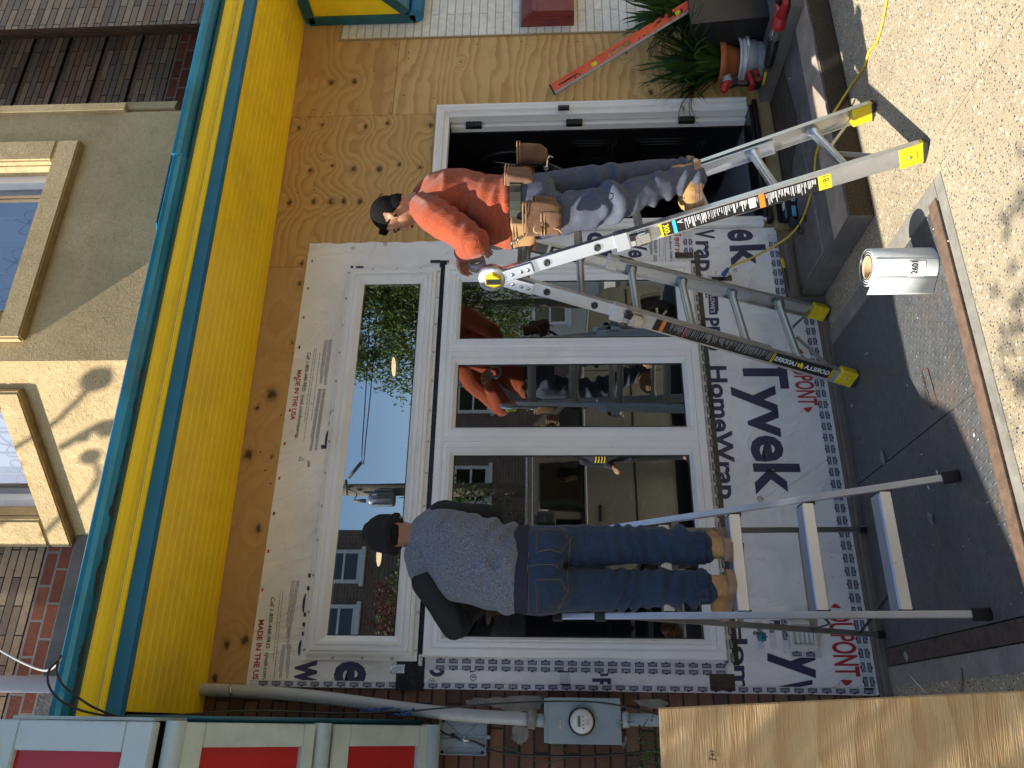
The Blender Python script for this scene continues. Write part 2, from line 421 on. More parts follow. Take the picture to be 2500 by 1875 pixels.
# brick: long thin iron-spot bricks in soldier straight courses, projecting every sixth course through the normal
def brick(name, cols, mortar, bw, bh, ms=.006, rough=.85, painted=False, off=.5, v=None, bump=.8):
    t = NT(name); o = t.xyz(t.co); v = t.cxyz(t.math('ADD', o[0], o[1]), o[2], 0.)
    v = t.vm('ADD', v, t.vm('MULTIPLY', t.vm('SUBTRACT', t.noise(7, 2, col=True), (.5, .5, .5)), (.006, .004, 0)))
    def br(c1, c2, mo, bias=0.):
        q = t.n('TexBrick'); q.offset = off; t.l(v, q.inputs['Vector'])
        for k, x in (('Scale', 1.), ('Mortar Size', ms), ('Mortar Smooth', .25), ('Bias', bias), ('Brick Width', bw), ('Row Height', bh)): q.inputs[k].default_value = x
        for k, x in (('Color1', c1), ('Color2', c2), ('Mortar', mo)): q.inputs[k].default_value = (*x, 1)
        return q
    q = br((0, 0, 0), (1, 1, 1), (.5, .5, .5)); r = t.math('ADD', q.outputs[0], 0.)
    n = len(cols); st = [(i/n, cols[i]) for i in range(n)]
    c = t.ramp(t.math('FRACT', t.math('MULTIPLY_ADD', r, .999, 0.)), st, 'CONSTANT')
    c = t.mix(t.ramp(t.noise(22, 6, .75), [(.4, (0,)*3), (.8, (.5,)*3)]), c, tuple(x*.4 for x in cols[0]))
    c = t.mix(t.ramp(t.noise(120, 3), [(.55, (0,)*3), (.8, (.5,)*3)]), c, tuple(x*1.1 for x in cols[-1]))
    c = t.mix(q.outputs['Fac'], c, mortar)
    h = t.math('ADD', t.math('MULTIPLY', q.outputs['Fac'], -1.), t.math('MULTIPLY', t.noise(60, 4, .7), .35))
    t.bump(h, bump, .008); M[name] = t.set(c, rough, 0, .25)
brick('brick_roman', [(.29, .205, .135), (.37, .25, .155), (.22, .155, .11), (.42, .30, .185), (.27, .21, .15), (.32, .19, .12)], (.035, .026, .02), .33, .052, .004)
brick('brick_red', [(.13, .068, .048), (.165, .082, .056), (.10, .06, .048), (.19, .105, .07)], (.035, .03, .027), .21, .072, .006)
brick('brick_white', [(.78, .76, .68), (.82, .80, .73), (.76, .75, .68)], (.42, .40, .34), .62, .060, .0035, .55, bump=1)
brick('brick_far', [(.17, .105, .075), (.20, .125, .09), (.15, .095, .07)], (.22, .19, .16), .28, .095, .012)
brick('brick_orange', [(.24, .075, .04), (.20, .065, .04), (.28, .10, .055)], (.25, .22, .19), .2, .08, .008)

t = NT('stucco'); n1 = t.noise(45, 6, .75, dist=1.4); c = t.ramp(t.noise(3, 6, .7), [(.3, (.52, .385, .20)), (.6, (.68, .515, .28)), (.8, (.74, .57, .33))])
c = t.mix(t.ramp(n1, [(.35, (.45,)*3), (.52, (0,)*3)]), c, (.34, .24, .12)); t.bump(t.math('ADD', n1, t.math('MULTIPLY', t.noise(14, 3), .8)), 1., .012); M['stucco'] = t.set(c, .95, 0, .1)
t = NT('stucco_edge'); c = t.ramp(t.noise(16, 5), [(.3, (.27, .17, .06)), (.7, (.40, .28, .12))]); t.bump(t.noise(60, 5), .8, .008); M['stucco_edge'] = t.set(c, .9, 0, .1)

# exposed aggregate pavement
t = NT('aggregate'); vc = t.vor(75, out='Color'); vx = t.xyz(vc); vd = t.vor(75)
base = t.ramp(t.noise(2.2, 6, .7), [(.25, (.26, .205, .12)), (.55, (.375, .32, .215)), (.8, (.43, .375, .265))])
grit = t.ramp(t.noise(230, 4, .8), [(.36, (.13, .10, .065)), (.48, (.37, .31, .205)), (.72, (.54, .475, .35))]); c = t.mix(.55, base, grit)
mask = t.math('MULTIPLY', t.math('LESS_THAN', vd, t.math('MULTIPLY_ADD', vx[2], .38, .12)), t.math('LESS_THAN', vx[0], .30)); c = t.mix(mask, c, t.ramp(vx[1], [(0, (.05, .05, .06)), (.5, (.10, .095, .10)), (.8, (.16, .10, .075)), (1, (.22, .2, .18))], 'CONSTANT'))
v2d = t.vor(140); v2 = t.xyz(t.vor(140, out='Color')); m2 = t.math('MULTIPLY', t.math('LESS_THAN', v2d, .4), t.math('LESS_THAN', v2[0], .18)); c = t.mix(m2, c, (.14, .12, .10))
m3 = t.math('MULTIPLY', t.math('LESS_THAN', vd, .5), t.math('GREATER_THAN', vx[0], .90)); c = t.mix(m3, c, (.55, .485, .36))
t.bump(t.math('ADD', t.noise(200, 3, .8), t.math('MULTIPLY', vd, .5)), .6, .004); M['aggregate'] = t.set(c, .85, 0, .3)

t = NT('stoop_concrete'); c = t.ramp(t.noise(3.5, 7, .7), [(.25, (.075, .068, .06)), (.5, (.135, .125, .115)), (.75, (.22, .205, .185))])
c = t.mix(t.ramp(t.noise(28, 5, .8), [(.62, (0,)*3), (.8, (.5,)*3)]), c, (.33, .31, .29)); t.bump(t.noise(140, 5, .8), .5, .004); M['stoop_concrete'] = t.set(c, .85, 0, .3)
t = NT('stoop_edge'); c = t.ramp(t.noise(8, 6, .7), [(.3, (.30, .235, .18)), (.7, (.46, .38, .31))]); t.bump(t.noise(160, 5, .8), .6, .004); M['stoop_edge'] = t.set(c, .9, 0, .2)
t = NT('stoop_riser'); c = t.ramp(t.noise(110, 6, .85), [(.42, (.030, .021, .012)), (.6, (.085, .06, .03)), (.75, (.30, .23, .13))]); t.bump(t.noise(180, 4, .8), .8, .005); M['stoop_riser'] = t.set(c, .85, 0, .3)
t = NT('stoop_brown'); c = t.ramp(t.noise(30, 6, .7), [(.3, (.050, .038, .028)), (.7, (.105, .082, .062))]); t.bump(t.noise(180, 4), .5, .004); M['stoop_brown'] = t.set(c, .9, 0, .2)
plain('joint_sand', (.27, .215, .13), .9, var=.3, scale=30)
t = NT('hatch_kerb'); c = t.ramp(t.noise(9, 6, .75), [(.3, (.17, .16, .135)), (.6, (.27, .255, .215)), (.8, (.40, .375, .32))]); t.bump(t.noise(120, 5, .8), .5, .004); M['hatch_kerb'] = t.set(c, .88, 0, .3)

# chequer plate
t = NT('tread_plate'); o = t.xyz(t.map(t.co, (30, 30, 30), rot=(0, 0, R(30))))
def frac(q): return t.math('SUBTRACT', t.math('FRACT', q), .5)
lx, ly = frac(o[0]), frac(o[1]); par = t.math('FLOORED_MODULO', t.math('ADD', t.math('FLOOR', o[0]), t.math('FLOOR', o[1])), 2.)
a = t.math('MULTIPLY', t.math('ADD', lx, ly), .707); b = t.math('MULTIPLY', t.math('SUBTRACT', lx, ly), .707)
ip = t.math('SUBTRACT', 1., par); A_ = t.math('ADD', t.math('MULTIPLY', a, par), t.math('MULTIPLY', b, ip)); B_ = t.math('ADD', t.math('MULTIPLY', b, par), t.math('MULTIPLY', a, ip))
q = t.math('ADD', t.math('POWER', t.math('MULTIPLY', A_, 1/.47), 2.), t.math('POWER', t.math('MULTIPLY', B_, 1/.15), 2.))
tm = t.ramp(q, [(.45, (1,)*3), (1, (0,)*3)])
rn = t.noise(2.6, 7, .72); c = t.ramp(t.noise(25, 5, .7), [(.3, (.085, .09, .092)), (.7, (.15, .155, .155))])
oo = t.xyz(t.co); wy_ = t.ramp(t.math('MULTIPLY_ADD', oo[1], -.9, .0), [(.55, (.12,)*3), (1.0, (1,)*3)]); c = t.mix(t.math('MULTIPLY', wy_, t.ramp(rn, [(.50, (0,)*3), (.64, (.5,)*3)])), c, (.24, .16, .10)); c = t.mix(t.math('MULTIPLY', tm, .35), c, (.16, .15, .14))
t.bump(t.math('ADD', t.math('MULTIPLY', tm, 1.), t.math('MULTIPLY', t.noise(200, 3), .08)), .9, .004); M['tread_plate'] = t.set(c, .48, .35, .5)

# window glass: reflects the street, lets the dark room show through
t = NT('glass'); lw = t.n('LayerWeight'); lw.inputs[0].default_value = .35
fac = t.math('MULTIPLY_ADD', lw.outputs['Fresnel'], .70, .34)
gl = t.n('BsdfGlossy'); gl.inputs['Roughness'].default_value = 0.; gl.inputs['Color'].default_value = (.86, .93, .95, 1)
bp = t.n('Bump'); bp.inputs['Strength'].default_value = .05; bp.inputs['Distance'].default_value = .006; t.l(t.noise(1.6, 1), bp.inputs['Height']); t.t.links.new(bp.outputs[0], gl.inputs['Normal'])
tr = t.n('BsdfTransparent'); tr.inputs[0].default_value = (.55, .58, .56, 1); mx = t.n('MixShader'); t.l(fac, mx.inputs[0]); t.t.links.new(tr.outputs[0], mx.inputs[1]); t.t.links.new(gl.outputs[0], mx.inputs[2]); t.t.links.new(mx.outputs[0], t.out.inputs[0]); M['glass'] = t.m
t = NT('glass_upper'); lw = t.n('LayerWeight'); lw.inputs[0].default_value = .3
gl = t.n('BsdfGlossy'); gl.inputs['Roughness'].default_value = .01; tr = t.n('BsdfTransparent'); tr.inputs[0].default_value = (.62, .68, .72, 1); mx = t.n('MixShader'); t.l(t.math('MULTIPLY_ADD', lw.outputs['Fresnel'], .38, .01), mx.inputs[0]); t.t.links.new(tr.outputs[0], mx.inputs[1]); t.t.links.new(gl.outputs[0], mx.inputs[2]); t.t.links.new(mx.outputs[0], t.out.inputs[0]); M['glass_upper'] = t.m
t = NT('car_glass'); M['car_glass'] = t.set((.01, .012, .013), .05, 0, .8)
t = NT('lamp_glow'); t.b.inputs['Emission Color'].default_value = (1, .72, .42, 1); t.b.inputs['Emission Strength'].default_value = 1.1; M['lamp_glow'] = t.set((.9, .8, .6), .5)

# ================================================================== setting: ground
GZ = -.26
bm = nb(); poly(bm, [(-60, -90, -.42), (60, -90, -.42), (60, 30, -.42), (-60, 30, -.42)]); tag(obj('road', bm, 'asphalt'), kind='structure')
bm = nb()
HX0, HX1, HY0 = -3.60, -1.87, -1.36
for lo, hi in (((-30, -4.6), (HX0, 0.3)), ((HX0, -4.6), (HX1, HY0)), ((HX1, -4.6), (30, 0.3))):
    b2(bm, (lo[0], lo[1], GZ-.14), (hi[0], hi[1], GZ))
o = obj('sidewalk', bm, 'aggregate'); tag(o, kind='structure')
bm = nb()
for xj in (-1.64,): b2(bm, (xj-.003, -4.6, GZ+.0005), (xj+.003, HY0-.14, GZ+.0018))
b2(bm, (-8, -2.62, GZ+.0005), (8, -2.608, GZ+.0018)); tag(obj('pavement_joint', bm, 'joint_sand'), kind='structure')
bm = nb(); b2(bm, (-30, -4.78, -.56), (30, -4.605, GZ+.003), .02); tag(obj('kerb', bm, 'kerb_concrete'), kind='structure')
# far pavement across the street
bm = nb(); b2(bm, (-50, -30, -.56), (50, -13.2, -.30)); tag(obj('pavement', bm, 'kerb_concrete'), kind='structure')
# smooth concrete around the hatch
bm = nb(); b2(bm, (HX0-.08, HY0-.06, GZ-.1), (HX1+.10, HY0-.002, GZ+.004), .004)
b2(bm, (HX1+.002, HY0, GZ-.1), (HX1+.10, -.002, GZ+.005), .004); b2(bm, (HX0-.09, -1.3, GZ-.1), (HX0-.002, -.002, GZ+.004), .004)
tag(obj('concrete_border', bm, 'hatch_kerb'), kind='structure')

# ---- stoop
st = thing('stoop', 'low concrete stoop with a mossy brown riser in front of the open black door', 'stoop', (-.4, -.4, GZ))
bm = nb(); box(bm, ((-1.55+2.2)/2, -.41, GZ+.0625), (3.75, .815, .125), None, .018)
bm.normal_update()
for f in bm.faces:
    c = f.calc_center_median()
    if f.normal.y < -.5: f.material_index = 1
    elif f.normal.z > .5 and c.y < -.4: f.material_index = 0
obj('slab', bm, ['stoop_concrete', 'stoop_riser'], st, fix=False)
bm = nb(); b2(bm, (-1.542, -.800, GZ+.1255), (2.2, -.60, GZ+.1285), .002); obj('sunlit_edge_tint', bm, 'stoop_edge', st)  # tan strip: the sunlit band along the stoop front, put into the colour
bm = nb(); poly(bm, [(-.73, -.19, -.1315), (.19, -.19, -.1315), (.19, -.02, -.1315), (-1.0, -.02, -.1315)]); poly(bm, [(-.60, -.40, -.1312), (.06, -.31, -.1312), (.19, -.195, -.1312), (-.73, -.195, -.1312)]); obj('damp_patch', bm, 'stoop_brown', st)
bm = nb(); tube(bm, [(-1.50, -.436, -.1335), (-1.3, -.43, -.1335), (-1.18, -.425, -.1335), (-.7, -.41, -.1335)], .004, 6); tube(bm, [(-1.5, -.436, -.1335), (-1.50, -.02, -.1335)], .003, 6); obj('crack', bm, 'concrete_patch', st)

# ---- steel cellar hatch
ht = thing('cellar_hatch', 'diamond plate steel cellar hatch set flush in the pavement below the window', 'hatch', (-2.7, -.65, GZ))
bm = nb(); b2(bm, (-3.515, -1.285, GZ-.01), (-2.703, -.01, GZ+.002), .001); obj('hatch_leaf', bm, 'tread_plate', ht)
bm = nb(); b2(bm, (-2.697, -1.285, GZ-.01), (-1.875, -.01, GZ+.002), .001); obj('hatch_leaf', bm, 'tread_plate', ht)
bm = nb(); b2(bm, (-3.60, -1.355, GZ-.01), (-1.855, -1.292, GZ+.012), .003); obj('hatch_frame', bm, 'rust', ht)
bm = nb(); b2(bm, (-3.595, -1.290, GZ-.01), (-3.52, -.01, GZ+.005), .003); obj('hatch_frame', bm, 'rust_dark', ht)
npq = [P(*p, z=GZ+.004) for p in ((2251, 905), (2265, 900), (2290, 990), (2274, 998))]
bm = nb(); a = npq; poly(bm, a)
o = obj('nameplate', bm, 'tread_plate', ht); bm = nb()
e = (P(2274, 990, z=GZ)-P(2262, 915, z=GZ)); up = P(2285, 950, z=GZ)-P(2272, 950, z=GZ)
text(bm, 'STEELWAY', P(2273, 985, z=GZ+.0055), P(2257, 918, z=GZ+.0055), (P(2256, 950, z=GZ)-P(2265, 950, z=GZ))); obj('lettering', bm, 'ink_black', o)
bm = nb(); rim = [p+Vector((0, 0, .001)) for p in npq]; tube(bm, rim+[rim[0]], .0025, 5); obj('plate_rim', bm, 'rust', o)

# ================================================================== the house being re-clad
def cz(x): return .0168*(x+3.0)          # the canopy line is not quite level
def cells(bm, x0, x1, z0, z1, holes, y, y1=None, mi=0):
    xs = sorted({x0, x1, *[min(max(h[i], x0), x1) for h in holes for i in (0, 1)]}); zs = sorted({z0, z1, *[min(max(h[i], z0), z1) for h in holes for i in (2, 3)]})
    for a, b in zip(xs, xs[1:]):
        for c, d in zip(zs, zs[1:]):
            mx_, mz_ = (a+b)/2, (c+d)/2
            if any(h[0] < mx_ < h[1] and h[2] < mz_ < h[3] for h in holes): continue
            if y1 is None: poly(bm, [(a, y, c), (b, y, c), (b, y, d), (a, y, d)], mi)
            else: b2(bm, (a, y, c), (b, y1, d), 0, mi)
UW = (-3.599, -1.301, 2.026, 2.608); LW = (-3.577, -1.301, .501, 1.994); DR = (-1.037, 0., 0., 2.12)
holes = [(-3.56, -1.34, 2.07, 2.565), (-3.54, -1.34, .545, 1.95), (-.985, -.052, -.06, 2.068)]
house = thing('row_house', 'plywood and white-wrapped house front with new white windows and an open black door', 'house', (-1.5, 0, GZ))
bm = nb(); cells(bm, -3.718, .655, GZ, 3.12, holes, .013, .15); obj('wall', bm, 'treated_wood', house)
# room behind
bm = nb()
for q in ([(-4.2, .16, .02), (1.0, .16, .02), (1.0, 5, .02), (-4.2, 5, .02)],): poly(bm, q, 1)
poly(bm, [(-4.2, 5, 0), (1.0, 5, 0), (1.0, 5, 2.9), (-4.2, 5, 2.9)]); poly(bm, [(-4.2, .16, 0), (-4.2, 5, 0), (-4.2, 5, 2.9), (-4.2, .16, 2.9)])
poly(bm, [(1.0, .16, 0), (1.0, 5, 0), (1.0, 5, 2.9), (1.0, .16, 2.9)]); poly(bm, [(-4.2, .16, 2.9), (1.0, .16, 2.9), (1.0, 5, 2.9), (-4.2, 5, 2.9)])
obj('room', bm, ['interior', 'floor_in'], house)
for i, (lx_, ly_) in enumerate(((-1.289, 1.446), (-2.775, 1.487))):
    lt = thing('ceiling_light', ('round glowing ceiling light inside, to the right behind the upper window', 'round glowing ceiling light inside, beside the head in the black hat')[i], 'ceiling light', (lx_, ly_, 2.6), 'ceiling lights inside')
    bm = nb(); lathe(bm, [(0, 0), (.075, 0), (.075, .012), (0, .012)], (lx_, ly_, 2.6)); obj('diffuser', bm, 'lamp_glow', lt)
    bm = nb(); lathe(bm, [(.08, .003), (.095, .005), (.095, .03), (0, .03)], (lx_, ly_, 2.6)); tube(bm, [(lx_, ly_, 2.63), (lx_, ly_, 2.9)], .006, 6); obj('fitting', bm, 'vinyl', lt)

def T(i, j, a, b, s=.37674): return (i+a*s, j+b*s)
def kn(lst, y=0):
    out = []
    for (tx, ty, i, j, s) in lst:
        p = P(*T(i, j, tx, ty), y=y); out.append((p.x, p.z, s))
    return out
k2 = kn([(280, 830, 625, 0, .028), (428, 808, 625, 0, .022), (712, 820, 625, 0, .030), (852, 797, 625, 0, .026), (1133, 812, 625, 0, .028), (352, 1105, 625, 0, .032), (495, 1073, 625, 0, .022), (632, 1095, 625, 0, .030), (797, 1097, 625, 0, .034), (930, 1065, 625, 0, .026), (1065, 1087, 625, 0, .028),
         (217, 1315, 625, 0, .034), (375, 1305, 625, 0, .030), (480, 1308, 625, 0, .036), (568, 1303, 625, 0, .030), (675, 1305, 625, 0, .034), (805, 1265, 625, 0, .018), (300, 50, 625, 625, .026)])
k1 = kn([(283, 180, 625, 625, .030), (237, 560, 625, 625, .018), (100, 900, 625, 625, .055), (97, 1303, 625, 625, .02), (8, 985, 625, 625, .024), (1610, 1290, 0, 625, .045), (1470, 860, 0, 1250, .036), (1585, 835, 0, 1250, .036), (1390, 1080, 0, 1250, .030), (15, 110, 625, 1250, .032)])
k3 = kn([(490, 535, 625, 0, .040), (640, 530, 625, 0, .036), (945, 545, 625, 0, .045)]); k4 = kn([(900, 600, 1250, 0, .036), (740, 340, 1250, 0, .02), (1330, 400, 625, 0, .012)])
ply('ply_board', 3, k1, (.54, .345, .15), (.40, .225, .08), .45, .8)
ply('ply_knotty', 8, k2, (.58, .37, .135), (.37, .20, .055), 2.0, 1.3)
ply('ply_right', 15, k3, (.57, .36, .135), (.37, .195, .055), .9, 1.1)
ply('ply_lower', 22, k4, (.64, .43, .17), (.43, .25, .08), 1.7, 1.6)
def sheet(pts, mat, y0=0., y1=.012):
    bm = nb(); prism(bm, pts, y0, y1, 'y'); return obj('plywood_sheet', bm, mat, house)
def top(x): return 3.104+cz(x)-.0
sheet([(-3.719, 2.80), (-1.273, 2.80), (-1.273, top(-1.27)), (-3.719, top(-3.72))], 'ply_board')
sheet([(-1.270, 1.9), (-1.05, 1.9), (-1.05, 2.10), (-.052, 2.10), (-.052, top(-.05)), (-1.270, top(-1.27))], 'ply_knotty')
sheet([(-.049, 2.432), (.655, 2.432), (.655, 2.885), (.82, 2.885), (.82, top(.82)), (-.049, top(-.05))], 'ply_right')
sheet([(-.049, -.06), (.655, -.06), (.655, 2.429), (-.049, 2.429)], 'ply_lower')
bm = nb(); b2(bm, (-1.06, -.022, -.125), (.655, .010, -.035), .003); b2(bm, (.658, -.01, -.1), (.668, .10, 2.885)); b2(bm, (.668, -.004, 2.87), (.83, .03, 2.884)); obj('sill_board', bm, 'treated_wood', house)
rr = random.Random(5); bm = nb()
for sx, sy in [T(625, 0, a, b) for a, b in ((735, 290), (905, 290), (1432, 288), (990, 340), (990, 378), (765, 460), (955, 617), (1155, 636), (375, 712), (478, 730), (658, 714), (872, 732), (345, 760), (420, 998), (270, 1250), (377, 1228))]+[T(1250, 0, a, b) for a, b in ((62, 268), (365, 268), (425, 268), (400, 640), (880, 408), (1135, 618))]+[T(625, 625, a, b) for a, b in ((237, 630), (162, 1030), (95, 1475), (28, 1270), (60, 1390))]:
    p = P(sx, sy, y=0); lathe(bm, [(0, .0012), (.0045, .0012), (.0055, 0)], p, Vector((0, -1, 0)), 8)
obj('nail_head', bm, 'cable_black', house)['kind'] = 'stuff'

# ---- building wrap
tl, tr_, bl = (-3.722, 2.878), (-1.108, 2.876), (-3.735, -.20)
wr = nb(); wy = -.004
cells(wr, -3.724, -1.106, .46, 2.877, holes, wy); cells(wr, -3.724, -1.245, -.045, .46, [], wy); cells(wr, -1.245, -1.04, -.045, .46, [], wy); cells(wr, -1.106, -1.04, .46, 2.0, [], wy)
cells(wr, -3.724, -1.55, -.205, -.045, [], wy)
poly(wr, [(-3.724, wy, -.205), (-3.724, wy, 2.877), (-3.728, .03, 2.877), (-3.728, .03, -.205)])
wrap = obj('building_wrap', wr, 'wrap', house, fix=False)
# wavy cut edge flap at the top right of the wrap
bm = nb(); pts = []
for i in range(30):
    z = 1.99+i*.0306; pts.append((-1.107+.004*math.sin(i*1.3)+.003*math.sin(i*.5), z))
for a, b in zip(pts, pts[1:]): poly(bm, [(-1.112, wy-.0006, a[1]), (a[0]+.006, wy-.0006, a[1]), (b[0]+.006, wy-.0006, b[1]), (-1.112, wy-.0006, b[1])])
obj('wrap_edge', bm, 'wrap', wrap)
py = -.0055
def W(sx, sy, y=py): return P(sx, sy, y=y)
def wt(bm, s, a, b, capfrom, capto, mi=0, bold=.03):
    """lettering on the wrap: baseline from a to b, one capital height = capfrom to capto (source pixels)"""
    text(bm, s, W(*a), W(*b), W(*capto)-W(*capfrom), mi, bold)
A1 = lambda x, y: (1660+x*.3014, 800+y*.3014)
A2 = lambda x, y: (1700+x*.2532, 1300+y*.2532)
A3 = lambda x, y: (580+x*.3013, 800+y*.3013)
A4 = lambda x, y: (1560+x*.2411, 520+y*.2411)
A5 = lambda x, y: (1440+x*.1808, 400+y*.1808)
D = lambda x, y: T(625, 1250, x, y)
E_ = lambda x, y: T(1250, 1250, x, y)
bm = nb()
wt(bm, 'Tyvek', A1(510, 232), A1(632, 1352), A1(512, 340), A1(842, 340))
wt(bm, 'HomeWrap', A1(238, 310), A1(322, 1388), A1(240, 340), A1(372, 340))
wt(bm, 'PRO', A4(660, 1062), A4(690, 1395), A4(662, 1100), A4(806, 1100)); wt(bm, '"', A4(640, 815), A4(645, 860), A4(645, 830), A4(690, 830))
wt(bm, 'k', A4(930, 330), A4(950, 545), A4(935, 360), A4(1270, 345)); wt(bm, 'e', A4(900, 165), A4(925, 285), A4(905, 200), A4(1245, 200))
wt(bm, 'rap', A4(578, 285), A4(596, 588), A4(580, 300), A4(755, 300)); wt(bm, 'V', A4(572, 165), A4(578, 262), A4(572, 215), A4(755, 215))
wt(bm, 'v', A5(30, 1160), A5(60, 1380), A5(-40, 1200), A5(330, 1200)); wt(bm, 'o', A5(-30, 925), A5(-15, 1120), A5(-10, 1000), A5(290, 1000))
wt(bm, 'We', A5(465, 930), A5(540, 1265), A5(470, 1080), A5(715, 1080)); 
# second repeat of the roll, bottom left
wt(bm, 'y', A2(848, 1150), A2(848, 1405), A2(848, 1290), A2(1280, 1290)); wt(bm, 'v', A2(805, 1420), A2(805, 1570), A2(805, 1500), A2(1255, 1500))
wt(bm, 'Hom', A2(348, 870), A2(380, 1528), A2(350, 900), A2(480, 900)); wt(bm, 'PRO', A2(335, 268), A2(370, 655), A2(340, 300), A2(455, 300))
wt(bm, 'T', A2(720, 780), A2(735, 960), A2(732, 860), A2(1150, 860))
# left strip
wt(bm, 'w', D(262, 960), D(258, 1118), D(262, 1000), D(455, 1000)); wt(bm, 'e', D(520, 968), D(520, 1130), D(520, 1000), D(790, 1000))
wt(bm, 'p', D(1128, 990), D(1130, 1068), D(1130, 1020), D(1265, 1020)); wt(bm, 'k', D(1397, 990), D(1400, 1040), D(1400, 1010), D(1720, 1010))
wt(bm, 'P', E_(525, 1078), E_(527, 1150), E_(525, 1100), E_(636, 1100)); wt(bm, '"', E_(525, 1010), E_(525, 1050), E_(525, 1030), E_(580, 1030))
for (a, b) in ((D(337, 398), D(355, 425)), (D(330, 480), D(346, 508)), (D(308, 652), D(324, 678)), (D(302, 715), D(318, 742)), (D(296, 776), D(310, 802)), (A3(676, 950), A3(724, 982)), (A3(749, 678), A3(757, 714)), (A3(739, 765), A3(748, 794)), (T(625, 625, 648, 65), T(625, 625, 697, 78)), (T(625, 625, 613, 62), T(625, 625, 630, 78))):
    p, q, r_, s_ = W(a[0], a[1]), W(b[0], a[1]), W(b[0], b[1]), W(a[0], b[1]); poly(bm, [p, q, r_, s_])
def arc_blob(cx, cy, rx, ry):
    c = W(cx, cy); poly(bm, [c+Vector((math.cos(t_)*rx, 0, math.sin(t_)*ry)) for t_ in [i*math.pi/10-.0 for i in range(11)]][::1])
# lower half bowls of the o and e peeping out below the window
for (cx, cy, L) in ((A3(728, 905)+(.055,)), (D(318, 590)+(.05,)), (D(290, 880)+(.04,))): 
    c = W(cx, cy); poly(bm, [c+Vector((math.cos(math.pi*i/10)*L, 0, math.sin(math.pi*i/10)*.014)) for i in range(11)])
obj('printed_lettering', bm, 'ink_navy', wrap)['label'] = 'large navy upside-down lettering on the wrap'
bm = nb()
wt(bm, 'DUPONT', A1(902, 262), A1(966, 628), A1(905, 300), A1(1050, 300), bold=.02); wt(bm, 'DUPONT', A2(1268, 765), A2(1352, 1388), A2(1275, 900), A2(1495, 900), bold=.02)
for a, b, c_ in ((A1(996, 650), A1(1075, 640), A1(1040, 686)), (A1(935, 205), A1(1005, 208), A1(970, 175)), (A2(1385, 1420), A2(1512, 1425), A2(1450, 1478)), (A2(1295, 725), A2(1400, 730), A2(1340, 685))):
    p, q, m_ = W(*a), W(*b), W(*c_); poly(bm, [p, p.lerp(m_, .6)+(m_-p.lerp(q, .5))*.2, m_, q.lerp(m_, .6)+(m_-p.lerp(q, .5))*.2, q])
wt(bm, 'TM', A1(975, 665), A1(977, 690), A1(975, 670), A1(990, 670), bold=0); wt(bm, 'TM', A2(1362, 1440), A2(1366, 1475), A2(1362, 1450), A2(1382, 1450), bold=0)
wt(bm, 'MADE IN THE USA', A3(486, 343), A3(428, 748), A3(490, 380), A3(524, 380)); wt(bm, 'MADE IN THE US', D(20, 698), D(-22, 1085), D(22, 740), D(55, 740))
wt(bm, 'IN THE U', A4(370, 415), A4(358, 195), A4(372, 400), A4(414, 400))
bm2 = nb()
for (x, y) in [A3(501, 158), A3(463, 408), A3(424, 669), A3(382, 940), A3(339, 1219), A3(294, 1507)]+[D(80, 254), D(41, 504), D(116, 10)]+[T(625, 625, a, b) for a, b in ((364, 32), (337, 210), (309, 397), (281, 591), (1246, 35))]+[A2(1523, 668), A2(1587, 1075), A2(1643, 1500)]+[A4(418, 225)]:
    c = W(x, y); poly(bm, [c+Vector(q) for q in ((-.009, 0, -.005), (.009, 0, -.005), (.009, 0, .005), (-.009, 0, .005))])
p = W(*A5(1285, 990)); obj('printed_lettering', bm, 'ink_red', wrap)['label'] = 'red upside-down lettering on the wrap'
bm = nb()
wt(bm, 'Call 1-800-448-9835  tyvek.com/homewrap', A3(567, 200), A3(467, 893), A3(569, 260), A3(597, 262), bold=.01)
wt(bm, 'Call 1-800-448-9835  tyvek.com/', D(98, 552), D(42, 1095), D(98, 600), D(122, 602), bold=.01); wt(bm, 'USA', A3(568, 1080), A3(566, 1130), A3(568, 1090), A3(588, 1090))
wt(bm, '8-9835 tyvek.com', A4(315, 500), A4(305, 200), A4(316, 450), A4(341, 450), bold=.01)
tri = [W(*A3(498, 1078)), W(*A3(505, 1045)), W(*A3(540, 1068))]; tube(bm, tri+[tri[0]], .0015, 5)
def reg(bm, c, r):
    c = W(*c); n_ = 20; o_ = [c+Vector((math.cos(i*2*math.pi/n_)*r, 0, math.sin(i*2*math.pi/n_)*r)) for i in range(n_)]; i_ = [c+(p_-c)*.82 for p_ in o_]
    for i in range(n_): poly(bm, [o_[i], o_[(i+1) % n_], i_[(i+1) % n_], i_[i]])
    text(bm, 'R', c+Vector((r*.38, 0, r*.5)), c+Vector((-r*.4, 0, r*.5)), Vector((0, 0, -r)))
for c, r in ((A1(650, 1388), .016), (A4(973, 580), .0135), (A4(626, 626), .011), (D(1408, 1072), .016), (D(1138, 1100), .016), (T(625, 0, 628, 1608), .012), (T(625, 0, 838, 1582), .012)): reg(bm, c, r)
obj('printed_lettering', bm, 'ink_black', wrap)['label'] = 'small black upside-down lettering on the wrap'
